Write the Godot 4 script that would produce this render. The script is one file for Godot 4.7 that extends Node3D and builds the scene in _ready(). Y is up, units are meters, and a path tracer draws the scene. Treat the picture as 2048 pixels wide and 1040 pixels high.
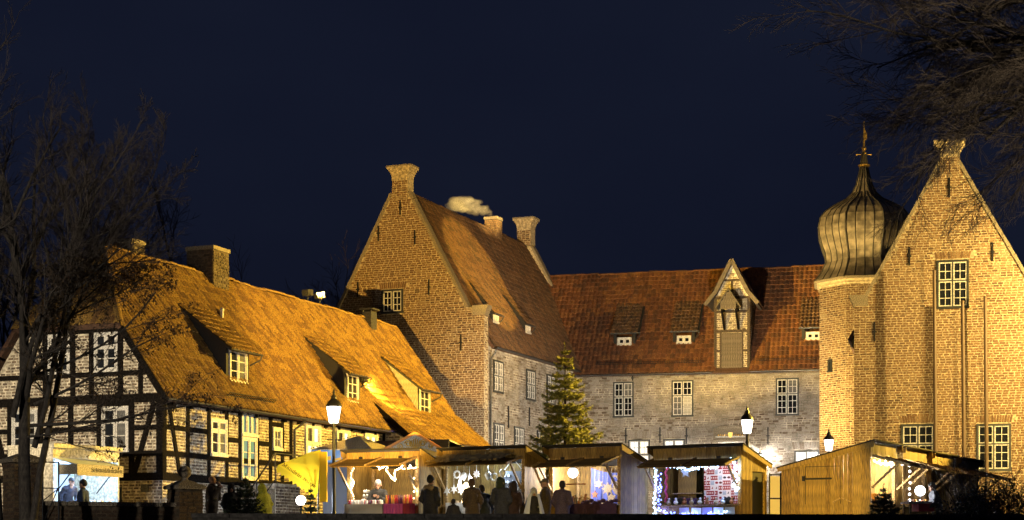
extends Node3D
# A castle courtyard with a Christmas market at night. Metres, y up, market ground at y = 0; the camera stands lower, beyond a moat parapet.

var used := {}
var M := {}
var TEX := {}
var lens_at := Vector3(0, -0.45, 0)
const AMBER := Color(1.0, 0.62, 0.085)
const GOLD := Color(1.0, 0.68, 0.205)
const WARM := Color(1.0, 0.82, 0.55)
const WHITE := Color(1.0, 0.94, 0.84)
const COOL := Color(0.62, 0.80, 1.0)


func _ready() -> void:
	# camera
	var cam := Camera3D.new()
	cam.name = "camera"
	cam.position = lens_at
	cam.projection = Camera3D.PROJECTION_FRUSTUM
	cam.near = 0.5
	cam.far = 900.0
	cam.size = 0.5 * 1040.0 / 3500.0
	cam.frustum_offset = Vector2(0.0, 0.5 * 590.0 / 3500.0)
	add_child(cam)
	# sky and exposure
	var env := Environment.new()
	var sky := Sky.new()
	var ps := ProceduralSkyMaterial.new()
	ps.sky_top_color = Color(0.068, 0.086, 0.152)
	ps.sky_horizon_color = Color(0.032, 0.038, 0.088)
	ps.sky_curve = 0.09
	ps.ground_bottom_color = Color(0.02, 0.02, 0.03)
	ps.ground_horizon_color = Color(0.04, 0.045, 0.09)
	ps.sky_cover = night_cloud()
	ps.sky_cover_modulate = Color(0.75, 0.85, 1.0, 0.5)
	sky.sky_material = ps
	env.background_mode = Environment.BG_SKY
	env.sky = sky
	env.tonemap_mode = Environment.TONE_MAPPER_LINEAR
	env.tonemap_exposure = 1.0
	env.sdfgi_enabled = true
	env.ssao_enabled = true
	env.ssil_enabled = true
	env.volumetric_fog_enabled = true
	env.volumetric_fog_density = 0.0
	var we := WorldEnvironment.new()
	we.name = "environment"
	we.environment = env
	add_child(we)
	# unseen lamps placed to light castle, stalls and trees; some added as fill
	unseen_flood("out of view floodlight on a mast beside the right brick gable lighting the ochre roof", Vector3(25.5, 11.5, -68.3), Vector3(-8, 8.2, -65), AMBER, 4700.0, 26.0, 0.3)  # lamp out of view, placed to light the left house roof
	unseen_flood("second out of view floodlight on the mast beside the right brick gable lighting that gable", Vector3(26.0, 11.0, -68.6), Vector3(18.5, 10.5, -76), GOLD, 520.0, 75.0, 0.6)  # out of view; gives the bright right edge of the gable
	unseen_flood("third out of view floodlight on the mast beside the right brick gable lighting the wing roof", Vector3(25.5, 12.0, -64.0), Vector3(-2.4, 13.8, -89.9), AMBER, 4800.0, 4.8, 0.15)  # out of view; cone set to light a strip of the wing roof
	unseen_flood("unseen floodlight on the bank below the parapet lighting the tall castle gable", Vector3(-3.0, -0.8, -24), Vector3(-5.2, 14.3, -86), Color(1.0, 0.58, 0.12), 5200.0, 8.5, 0.4)  # below the frame, placed to light the tall castle gable
	unseen_flood("added narrow floodlight on the mast lighting the chimney smoke", Vector3(25.2, 12.6, -64.4), Vector3(-2.35, 19.15, -96.7), GOLD, 13000.0, 3.0, 0.8)  # added lamp, only to brighten the chimney smoke
	unseen_flood("added floodlight on the ridge of the half timbered house lighting the red castle roof", Vector3(-8.13, 9.98, -69.6), Vector3(9.5, 13.6, -94), AMBER, 2500.0, 14.0, 0.6, 0.4)  # added lamp; lights the red roof from the left
	unseen_flood("second added floodlight on the ridge of the half timbered house lighting the onion dome", Vector3(-7.75, 10.0, -70.5), Vector3(17.3, 16.2, -88), GOLD, 1500.0, 6.5, 0.6, 0.4)  # added lamp, there to brighten the dome
	unseen_flood("unseen low floodlight on the cobbles lighting the stair tower", Vector3(9.3, 0.5, -79.5), Vector3(17.0, 12.0, -87), GOLD, 820.0, 27.0, 0.5)  # hidden behind the stalls, placed to light tower and dome
	unseen_flood("small floodlight on the tiles beside the middle dormer", Vector3(-5.85, 6.45, -68.6), Vector3(-3.75, 5.5, -72.7), AMBER, 60.0, 50.0, 0.5, 0.4)
	unseen_flood("unseen floodlight on the cobbles right of the stall row lighting the right brick gable", Vector3(21, 1.0, -60), Vector3(18.6, 9.0, -76.5), GOLD, 350.0, 42.0, 0.7)  # out of frame, placed to light the gable from below
	unseen_flood("unseen floodlight on a post right of the stall row lighting the stall edges", Vector3(22, 6.3, -58), Vector3(2.0, 2.5, -50), AMBER, 800.0, 17.0, 0.5)  # out of frame; brings light onto the rake boards
	unseen_flood("unseen low floodlight behind the parapet lighting the plank stall", Vector3(6.8, 0.24, -41.3), Vector3(8.4, 1.5, -50), AMBER, 125.0, 15.0, 0.5)  # unseen behind the parapet; lights the closed plank side
	unseen_flood("unseen low floodlight behind the parapet lighting the stall fronts", Vector3(0.8, 0.24, -41.3), Vector3(0.6, 3.2, -50), AMBER, 20.0, 36.0, 0.6)  # unseen behind the parapet; lifts stall fronts and visitors
	unseen_flood("added white fill floodlight on the cobbles behind the stalls lighting the pale castle walls", Vector3(6.3, 0.7, -67), Vector3(5.2, 6.0, -95), Color(1.0, 0.86, 0.66), 760.0, 33.0, 0.6)  # added fill for the limewashed walls and the gable shadow
	unseen_flood("unseen lamp head left of the half timbered house lighting its gable", Vector3(-23, 3.2, -37), Vector3(-13.6, 3.3, -55), WARM, 520.0, 13.0, 0.5)  # lamp out of frame, placed to light the timbered gable
	unseen_flood("unseen dim lamp head far left of the garden wall lighting wall and tree stems", Vector3(-18, 4.0, -12), Vector3(-9.8, 3.2, -39), Color(1.0, 0.9, 0.75), 240.0, 22.0, 0.6)  # out of frame near the viewer; faint light on wall and stems
	unseen_flood("unseen lamp head right of the overhanging beech lighting its twigs", Vector3(15.5, 3.6, -20), Vector3(7.8, 8.8, -31), WARM, 130.0, 30.0, 0.7)  # out of frame; lights the hanging twigs
	materials()
	setting()
	half_timbered_house()
	gabled_castle_wing()
	middle_castle_wing()
	stair_tower()
	right_gable_house()
	market()
	street_furniture()
	people()
	plants()


func night_cloud() -> Texture2D:  # faint uneven haze of the night air
	var f := FastNoiseLite.new()
	f.seed = 12
	f.frequency = 0.02
	f.fractal_octaves = 5
	var im := Image.create(1024, 512, false, Image.FORMAT_RGBA8)
	for y in 512:
		var v := (y + 0.5) / 512.0 * PI
		for x in 1024:
			var a := (x + 0.5) / 1024.0 * TAU
			var p := Vector3(sin(v) * cos(a), cos(v) * 2.0, sin(v) * sin(a)) * 170.0
			var k := clampf(0.045 + 0.07 * f.get_noise_3dv(p), 0, 1)
			im.set_pixel(x, y, Color(k, k, k * 1.05, 1))
	return ImageTexture.create_from_image(im)


# ---------------------------------------------------------------- shapes
class Geo:
	var v := PackedVector3Array()
	var n := PackedVector3Array()
	var c := PackedColorArray()
	var ix := PackedInt32Array()
	var col := Color.WHITE

	func tri(a: Vector3, b: Vector3, d: Vector3) -> void:
		var m := (b - a).cross(d - a).normalized()
		var k := v.size()
		v.append(a); v.append(b); v.append(d)
		n.append(m); n.append(m); n.append(m)
		c.append(col); c.append(col); c.append(col)
		ix.append(k); ix.append(k + 2); ix.append(k + 1)

	func quad(a: Vector3, b: Vector3, d: Vector3, e: Vector3) -> void:
		tri(a, b, d)
		tri(a, d, e)

	func hexa(p: Array) -> void:  # eight corners: 0-3 bottom ring, counter-clockwise seen from above, 4-7 top ring
		quad(p[3], p[2], p[1], p[0])
		quad(p[4], p[5], p[6], p[7])
		for i in 4:
			var j := (i + 1) % 4
			quad(p[i], p[j], p[4 + j], p[4 + i])

	func box(lo: Vector3, hi: Vector3, t := Transform3D.IDENTITY) -> void:
		var p := []
		for y in [lo.y, hi.y]:
			for q in [Vector2(lo.x, hi.z), Vector2(hi.x, hi.z), Vector2(hi.x, lo.z), Vector2(lo.x, lo.z)]:
				p.append(t * Vector3(q.x, y, q.y))
		hexa(p)

	func bevel(lo: Vector3, hi: Vector3, b: float, t := Transform3D.IDENTITY) -> void:  # a box whose edges across y are chamfered
		var q := [Vector2(lo.x + b, hi.z), Vector2(hi.x - b, hi.z), Vector2(hi.x, hi.z - b), Vector2(hi.x, lo.z + b), Vector2(hi.x - b, lo.z), Vector2(lo.x + b, lo.z), Vector2(lo.x, lo.z + b), Vector2(lo.x, hi.z - b)]
		for i in 8:
			var j := (i + 1) % 8
			quad(t * Vector3(q[i].x, lo.y, q[i].y), t * Vector3(q[j].x, lo.y, q[j].y), t * Vector3(q[j].x, hi.y, q[j].y), t * Vector3(q[i].x, hi.y, q[i].y))
			if i > 0 and i < 7:
				tri(t * Vector3(q[0].x, hi.y, q[0].y), t * Vector3(q[i].x, hi.y, q[i].y), t * Vector3(q[j].x, hi.y, q[j].y))
				tri(t * Vector3(q[0].x, lo.y, q[0].y), t * Vector3(q[j].x, lo.y, q[j].y), t * Vector3(q[i].x, lo.y, q[i].y))

	func bar(a: Vector3, b: Vector3, w: float, h: float, up := Vector3.UP) -> void:  # a beam from a to b
		var d := (b - a).normalized()
		var s := d.cross(up)
		if s.length() < 0.01:
			s = d.cross(Vector3.BACK)
		s = s.normalized()
		var u := s.cross(d).normalized()
		s *= w / 2
		u *= h / 2
		hexa([a - s - u, a + s - u, b + s - u, b - s - u, a - s + u, a + s + u, b + s + u, b - s + u])

	func tube(pts: PackedVector3Array, r: PackedFloat32Array, sides: int, ends := true) -> void:
		var k := v.size()
		var side := Vector3.ZERO
		for i in pts.size():
			var d := (pts[mini(i + 1, pts.size() - 1)] - pts[maxi(i - 1, 0)]).normalized()
			if side == Vector3.ZERO:
				side = d.cross(Vector3.UP if absf(d.y) < 0.9 else Vector3.RIGHT)
			side = (side - d * side.dot(d)).normalized()
			var w := d.cross(side)
			for j in sides:
				var a := TAU * j / sides
				var o := side * cos(a) + w * sin(a)
				v.append(pts[i] + o * r[i])
				n.append(o)
				c.append(col)
		for i in pts.size() - 1:
			for j in sides:
				var a := k + i * sides + j
				var b := k + i * sides + (j + 1) % sides
				ix.append(a); ix.append(a + sides); ix.append(b)
				ix.append(b); ix.append(a + sides); ix.append(b + sides)
		if ends:
			for e in [0, pts.size() - 1]:
				for j in sides - 2:
					var a: int = k + e * sides
					if e == 0:
						ix.append(a); ix.append(a + j + 1); ix.append(a + j + 2)
					else:
						ix.append(a); ix.append(a + j + 2); ix.append(a + j + 1)

	func rod(a: Vector3, b: Vector3, ra: float, rb := -1.0, sides := 6) -> void:
		tube(PackedVector3Array([a, b]), PackedFloat32Array([ra, ra if rb < 0 else rb]), sides)

	func lathe(prof: Array, seg: int, t := Transform3D.IDENTITY, flat := false, turn := 0.0) -> void:  # prof: Vector2(radius, height) upwards
		if flat:
			for i in prof.size() - 1:
				for j in seg:
					var a := turn + TAU * j / seg
					var b := turn + TAU * (j + 1) / seg
					var p := func(q: Vector2, w: float) -> Vector3: return t * Vector3(q.x * sin(w), q.y, q.x * cos(w))
					if prof[i].x > 0.0005:
						tri(p.call(prof[i], a), p.call(prof[i], b), p.call(prof[i + 1], b))
					if prof[i + 1].x > 0.0005:
						tri(p.call(prof[i], a), p.call(prof[i + 1], b), p.call(prof[i + 1], a))
			return
		var k := v.size()
		for i in prof.size():
			var d: Vector2 = prof[mini(i + 1, prof.size() - 1)] - prof[maxi(i - 1, 0)]
			var o := Vector2(d.y, -d.x).normalized()
			for j in seg:
				var a := turn + TAU * j / seg
				v.append(t * Vector3(prof[i].x * sin(a), prof[i].y, prof[i].x * cos(a)))
				n.append((t.basis * Vector3(o.x * sin(a), o.y, o.x * cos(a))).normalized())
				c.append(col)
		for i in prof.size() - 1:
			for j in seg:
				var a := k + i * seg + j
				var b := k + i * seg + (j + 1) % seg
				ix.append(a); ix.append(a + seg); ix.append(b)
				ix.append(b); ix.append(a + seg); ix.append(b + seg)

	func ball(at: Vector3, r: float, seg := 8, squash := 1.0) -> void:
		var prof := []
		for i in seg / 2 + 1:
			var a := PI * i / (seg / 2) - PI / 2
			prof.append(Vector2(maxf(r * cos(a), 0.0002), r * squash * sin(a)))
		lathe(prof, seg, Transform3D(Basis.IDENTITY, at))

	func prism(poly: PackedVector2Array, z0: float, z1: float, t := Transform3D.IDENTITY) -> void:  # poly counter-clockwise in xy, z0 < z1
		var ts := Geometry2D.triangulate_polygon(poly)
		for i in ts.size() / 3:
			var p := [poly[ts[3 * i]], poly[ts[3 * i + 1]], poly[ts[3 * i + 2]]]
			if (p[1] - p[0]).cross(p[2] - p[0]) < 0:
				p = [p[0], p[2], p[1]]
			tri(t * Vector3(p[0].x, p[0].y, z1), t * Vector3(p[1].x, p[1].y, z1), t * Vector3(p[2].x, p[2].y, z1))
			tri(t * Vector3(p[0].x, p[0].y, z0), t * Vector3(p[2].x, p[2].y, z0), t * Vector3(p[1].x, p[1].y, z0))
		for i in poly.size():
			var a := poly[i]
			var b := poly[(i + 1) % poly.size()]
			quad(t * Vector3(a.x, a.y, z0), t * Vector3(b.x, b.y, z0), t * Vector3(b.x, b.y, z1), t * Vector3(a.x, a.y, z1))

	func slab(q: Array, thick: float) -> void:  # a flat four-sided sheet, counter-clockwise from outside, with its thickness behind it
		var m: Vector3 = (q[1] - q[0]).cross(q[3] - q[0]).normalized() * thick
		hexa([q[0] - m, q[1] - m, q[2] - m, q[3] - m, q[0], q[1], q[2], q[3]])

	func done() -> ArrayMesh:
		var a := []
		a.resize(Mesh.ARRAY_MAX)
		a[Mesh.ARRAY_VERTEX] = v
		a[Mesh.ARRAY_NORMAL] = n
		a[Mesh.ARRAY_COLOR] = c
		a[Mesh.ARRAY_INDEX] = ix
		var m := ArrayMesh.new()
		m.add_surface_from_arrays(Mesh.PRIMITIVE_TRIANGLES, a)
		return m


# ---------------------------------------------------------------- objects
func numbered(called: String) -> String:
	var k: int = used.get(called, 0)
	used[called] = k + 1
	return called if k == 0 else "%s_%03d" % [called, k]


func tag(o: Node3D, label: String, category := "", group := "", kind := "") -> Node3D:
	if label: o.set_meta("label", label)
	if category: o.set_meta("category", category)
	if group: o.set_meta("group", group)
	if kind: o.set_meta("kind", kind)
	return o


func thing(called: String, label: String, category: String, at := Vector3.ZERO, turn := 0.0, group := "") -> Node3D:
	var o := Node3D.new()
	o.name = numbered(called)
	add_child(o)
	o.position = at
	o.rotation.y = deg_to_rad(turn)
	return tag(o, label, category, group)


func part(called: String, g, m: Material, parent: Node, kind := "") -> MeshInstance3D:
	var o := MeshInstance3D.new()
	o.name = numbered(called) if parent == self else called
	o.mesh = g.done() if g is Geo else g
	o.material_override = m
	parent.add_child(o, true)
	if kind: o.set_meta("kind", kind)
	return o


func node(called: String, parent: Node, at := Vector3.ZERO) -> Node3D:
	var o := Node3D.new()
	o.name = called
	o.position = at
	parent.add_child(o, true)
	return o


func single(called: String, g, m: Material, label: String, category: String, group := "", at := Vector3.ZERO, turn := 0.0) -> MeshInstance3D:
	var o := part(called, g, m, self)
	o.position = at
	o.rotation.y = deg_to_rad(turn)
	tag(o, label, category, group)
	return o


func copy(o: Node3D, label: String, at: Vector3, turn := 0.0, scale := 1.0) -> Node3D:
	var base := String(o.name)
	if base.length() > 4 and base[-4] == "_" and base.right(3).is_valid_int():
		base = base.left(-4)
	var r: Node3D = o.duplicate()
	r.name = numbered(base)
	add_child(r)
	r.position = at
	r.rotation.y = deg_to_rad(turn)
	r.scale = Vector3.ONE * scale
	r.set_meta("label", label)
	return r


func seen_size(p: Vector3) -> float:  # how large a metre at p shows in the picture; 0 outside the frame
	var d := p - lens_at
	if d.z > -1: return 0.0
	var x := 1024 + 3500 * d.x / -d.z
	var y := 1110 - 3500 * d.y / -d.z
	return 0.0 if x < 0 or x > 2048 or y < 0 or y > 1022 else 1.0 / -d.z


# Lays many alike pieces: those that show largest as parts of their own, the rest as one part.
func pieces(parent: Node3D, called: String, rest: String, mesh: Mesh, xs: Array, tones: PackedInt32Array, pal: Array, look: String, most: int) -> void:
	var base := parent.global_transform
	var order := []
	for i in xs.size():
		var s := seen_size(base * xs[i].origin)
		if s > 0: order.append(Vector2(-s, i))
	order.sort()
	var own := {}
	for k in mini(most, order.size()):
		own[int(order[k].y)] = true
	var ms := []
	for k in pal.size():
		ms.append(toned(look, pal[k], k))
	var left := []
	for i in xs.size():
		if own.has(i):
			var o := MeshInstance3D.new()
			o.name = called
			o.mesh = mesh
			o.material_override = ms[tones[i]]
			o.transform = xs[i]
			parent.add_child(o, true)
		else:
			left.append(i)
	if left.is_empty(): return
	var mm := MultiMesh.new()
	mm.transform_format = MultiMesh.TRANSFORM_3D
	mm.use_colors = true
	mm.mesh = mesh
	mm.instance_count = left.size()
	for k in left.size():
		mm.set_instance_transform(k, xs[left[k]])
		mm.set_instance_color(k, pal[tones[left[k]]])
	var mi := MultiMeshInstance3D.new()
	mi.name = rest
	mi.multimesh = mm
	mi.material_override = M[look]
	parent.add_child(mi, true)
	mi.set_meta("kind", "stuff")


func toned(look: String, tone: Color, k: int) -> Material:
	var key := "%s %s" % [look, tone.to_html()]
	if not M.has(key):
		var m: StandardMaterial3D = M[look].duplicate()
		m.vertex_color_use_as_albedo = false
		m.albedo_color = tone.linear_to_srgb()
		M[key] = m
	return M[key]


# ---------------------------------------------------------------- materials
func noise_tex(key: String, freq: float, lo: float, hi: float, octaves := 4, kind := FastNoiseLite.TYPE_SIMPLEX_SMOOTH, size := 256) -> Texture2D:
	if TEX.has(key): return TEX[key]
	var f := FastNoiseLite.new()
	f.seed = key.hash() % 1000
	f.noise_type = kind
	f.frequency = freq
	f.fractal_octaves = octaves
	var im := f.get_seamless_image(size, size)
	im.convert(Image.FORMAT_RGB8)
	for y in size:
		for x in size:
			var t := im.get_pixel(x, y).r
			var s := lerpf(lo, hi, clampf((t - 0.5) * 1.5 + 0.5, 0, 1))
			im.set_pixel(x, y, Color(s, s, s))
	TEX[key] = ImageTexture.create_from_image(im)
	return TEX[key]


func mat(key: String, lin: Color, rough := 0.85, tex: Texture2D = null, scale := Vector3.ONE, world := false, metal := 0.0) -> StandardMaterial3D:
	var m := StandardMaterial3D.new()
	m.resource_name = key
	m.albedo_color = lin.linear_to_srgb()
	m.roughness = rough
	m.metallic = metal
	if tex:
		m.albedo_texture = tex
		m.uv1_triplanar = true
		m.uv1_world_triplanar = world
		m.uv1_scale = scale
	M[key] = m
	return m


func glow(key: String, lin: Color, e: float) -> StandardMaterial3D:
	var m := mat(key, Color(0.6, 0.6, 0.6), 0.5)
	m.emission_enabled = true
	m.emission = lin.linear_to_srgb()
	m.emission_energy_multiplier = e
	return m


func vertex_mat(key: String, rough := 0.8, tex: Texture2D = null, scale := Vector3.ONE, world := true) -> StandardMaterial3D:
	var m := mat(key, Color.WHITE, rough, tex, scale, world)
	m.vertex_color_use_as_albedo = true
	return m


func materials() -> void:
	var fine := noise_tex("fine", 0.03, 0.62, 1.0, 5)
	var blotch := noise_tex("blotch", 0.012, 0.55, 1.0, 5)
	var grain := noise_tex("grain", 0.022, 0.55, 1.0, 5)
	var speck := noise_tex("speck", 0.09, 0.35, 1.0, 3)
	vertex_mat("brick", 0.9, speck, Vector3(1.3, 1.9, 1.3))
	vertex_mat("tile", 0.72, speck, Vector3(0.9, 0.9, 0.9))
	mat("mortar", Color(0.56, 0.46, 0.30), 0.95, fine, Vector3.ONE * 0.7)
	mat("mortar_dark", Color(0.13, 0.095, 0.06), 0.95, fine, Vector3.ONE * 0.7)
	mat("mortar_pale", Color(0.66, 0.59, 0.46), 0.95, fine, Vector3.ONE * 0.6)
	mat("mortar_wash", Color(0.50, 0.45, 0.37), 0.95, blotch, Vector3.ONE * 0.35)
	mat("timber", Color(0.013, 0.011, 0.010), 0.85, grain, Vector3(2, 2, 2))
	M.timber.metallic_specular = 0.12
	mat("roof_base", Color(0.10, 0.05, 0.03), 0.95, fine)
	mat("brown_timber", Color(0.075, 0.05, 0.032), 0.85, grain, Vector3(2, 2, 2))
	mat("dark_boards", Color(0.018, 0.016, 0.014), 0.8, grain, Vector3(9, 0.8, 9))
	mat("grey_boards", Color(0.16, 0.13, 0.10), 0.85, grain, Vector3(8, 0.7, 8))
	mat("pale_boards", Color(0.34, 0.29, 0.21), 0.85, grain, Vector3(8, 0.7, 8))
	mat("white_paint", Color(0.72, 0.70, 0.66), 0.5, fine, Vector3.ONE * 2)
	mat("dark_frame", Color(0.018, 0.02, 0.02), 0.5)
	mat("glass", Color(0.012, 0.014, 0.018), 0.06)
	M.glass.metallic_specular = 0.6
	mat("curtain", Color(0.62, 0.60, 0.55), 0.9, grain, Vector3(12, 1, 12))
	mat("curtain_glass", Color(0.20, 0.20, 0.20), 0.1, grain, Vector3(10, 1, 10))
	mat("blue_glass", Color(0.10, 0.22, 0.45), 0.08)
	mat("iron", Color(0.02, 0.02, 0.022), 0.5, null, Vector3.ONE, false, 0.6)
	mat("zinc", Color(0.09, 0.09, 0.095), 0.45, fine, Vector3.ONE * 1.5, false, 0.7)
	mat("stone_cap", Color(0.42, 0.35, 0.25), 0.9, speck, Vector3.ONE * 1.2)
	mat("dome_metal", Color(0.30, 0.25, 0.19), 0.5, blotch, Vector3.ONE * 0.6, false, 0.25)
	mat("dark_seam", Color(0.03, 0.026, 0.022), 0.6)
	mat("gold", Color(0.75, 0.48, 0.12), 0.35, null, Vector3.ONE, false, 0.9)
	mat("cobble", Color(0.11, 0.10, 0.09), 0.85, speck, Vector3.ONE * 0.8, true)
	mat("dark_ground", Color(0.02, 0.022, 0.018), 0.95, fine, Vector3.ONE * 0.3, true)
	mat("parapet_stone", Color(0.10, 0.09, 0.08), 0.95, fine, Vector3.ONE * 0.8, true)
	mat("spruce_board", Color(0.34, 0.215, 0.05), 0.72, grain, Vector3(7, 0.55, 7))
	mat("spruce_board_b", Color(0.28, 0.17, 0.04), 0.74, grain, Vector3(6, 0.6, 6))
	mat("spruce_board_c", Color(0.40, 0.26, 0.065), 0.7, grain, Vector3(9, 0.5, 9))
	mat("spruce_beam", Color(0.44, 0.30, 0.13), 0.7, grain, Vector3(3, 3, 3))
	mat("felt", Color(0.035, 0.03, 0.028), 0.95, speck, Vector3.ONE * 2)
	mat("pole", Color(0.10, 0.065, 0.035), 0.6)
	mat("matt_black", Color(0.02, 0.02, 0.02), 0.9)
	mat("black_metal", Color(0.012, 0.013, 0.016), 0.4, null, Vector3.ONE, false, 0.5)
	glow("glow_lantern", Color(1.0, 0.93, 0.86), 6.0)
	glow("glow_warm", Color(1.0, 0.70, 0.32), 5.0)
	glow("glow_white", Color(0.95, 0.97, 1.0), 7.0)
	glow("glow_blue", Color(0.10, 0.16, 1.0), 6.0)
	glow("glow_ice", Color(0.45, 0.72, 1.0), 5.0)
	glow("glow_red", Color(1.0, 0.12, 0.10), 6.0)
	glow("glow_flood", Color(1.0, 0.72, 0.3), 0.7)
	glow("lit_window", Color(1.0, 0.92, 0.74), 0.85)
	glow("lit_pale", Color(0.90, 0.93, 1.0), 0.7)


# ---------------------------------------------------------------- lights
func lin(c: Color) -> Color:
	return c.linear_to_srgb()


func omni(parent: Node3D, at: Vector3, c: Color, e: float, size := 0.06) -> void:
	var l := OmniLight3D.new()
	l.name = "lamp_light"
	l.light_color = lin(c)
	l.light_energy = e
	l.light_size = size
	l.omni_range = 60
	l.omni_attenuation = 2.0
	l.shadow_enabled = true
	parent.add_child(l, true)
	l.position = at


func unseen_flood(label: String, at: Vector3, to: Vector3, c: Color, e: float, angle: float, blend: float, mast := 0.0) -> void:  # lamps not seen themselves; each placed for what it lights
	if not M.has("black_metal"): materials()
	var t := thing("floodlight", label, "floodlight")
	t.transform = Transform3D(Basis.looking_at(to - at), at)
	var g := Geo.new()
	g.box(Vector3(-0.16, -0.12, -0.02), Vector3(0.16, 0.12, 0.14))
	for k in 5:
		g.box(Vector3(-0.13 + k * 0.055, -0.10, 0.14), Vector3(-0.115 + k * 0.055, 0.10, 0.19))
	for k in [[Vector3(-0.165, 0.11, -0.15), Vector3(0.165, 0.122, -0.02)], [Vector3(-0.165, -0.122, -0.15), Vector3(0.165, -0.11, -0.02)], [Vector3(-0.165, -0.11, -0.15), Vector3(-0.15, 0.11, -0.02)], [Vector3(0.15, -0.11, -0.15), Vector3(0.165, 0.11, -0.02)]]:
		g.box(k[0], k[1])
	part("housing", g, M.matt_black, t)
	var b := Geo.new()
	b.tube(PackedVector3Array([Vector3(-0.19, 0, 0.06), Vector3(-0.19, -0.2, 0.06), Vector3(0.19, -0.2, 0.06), Vector3(0.19, 0, 0.06)]), PackedFloat32Array([0.014, 0.014, 0.014, 0.014]), 6)
	part("bracket", b, M.iron, t)
	var f := Geo.new()
	f.box(Vector3(-0.14, -0.10, -0.026), Vector3(0.14, 0.10, -0.018))
	part("lamp_lens", f, M.glow_flood, t)
	if mast == 0: mast = at.y + (0.0 if at.z < -40.4 else 2.0)
	if mast > 0.15:
		var mg := Geo.new()
		var inv := t.transform.affine_inverse()
		mg.rod(inv * (at + Vector3(0, -mast, 0)), inv * (at + Vector3(0, -0.1, 0)), 0.03, 0.03, 6)
		part("mast", mg, M.iron, t)
	var l := SpotLight3D.new()
	l.name = "flood_light"
	l.light_color = lin(c)
	l.light_energy = e
	l.light_size = 0.12
	l.spot_range = 140
	l.spot_attenuation = 2.0
	l.spot_angle = angle
	l.spot_angle_attenuation = blend
	l.shadow_enabled = true
	t.add_child(l)
	l.position = Vector3(0, 0, -0.2)


# ---------------------------------------------------------------- walls, windows, roofs
func plane(origin: Vector3, right: Vector3, up := Vector3.UP) -> Transform3D:
	return Transform3D(Basis(right.normalized(), up.normalized(), right.cross(up).normalized()), origin)


var brick_mesh: Mesh


func brick_shape() -> Mesh:
	if brick_mesh == null:
		var g := Geo.new()
		var p := func(x: float, y: float, z: float) -> Vector3: return Vector3(x, y, z)
		var e := 0.44
		g.quad(p.call(-e, -0.42, 0), p.call(e, -0.42, 0), p.call(e, 0.42, 0), p.call(-e, 0.42, 0))
		g.quad(p.call(-0.5, -0.5, -1), p.call(0.5, -0.5, -1), p.call(e, -0.42, 0), p.call(-e, -0.42, 0))
		g.quad(p.call(0.5, 0.5, -1), p.call(-0.5, 0.5, -1), p.call(-e, 0.42, 0), p.call(e, 0.42, 0))
		g.quad(p.call(0.5, -0.5, -1), p.call(0.5, 0.5, -1), p.call(e, 0.42, 0), p.call(e, -0.42, 0))
		g.quad(p.call(-0.5, 0.5, -1), p.call(-0.5, -0.5, -1), p.call(-e, -0.42, 0), p.call(-e, 0.42, 0))
		brick_mesh = g.done()
	return brick_mesh


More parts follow.
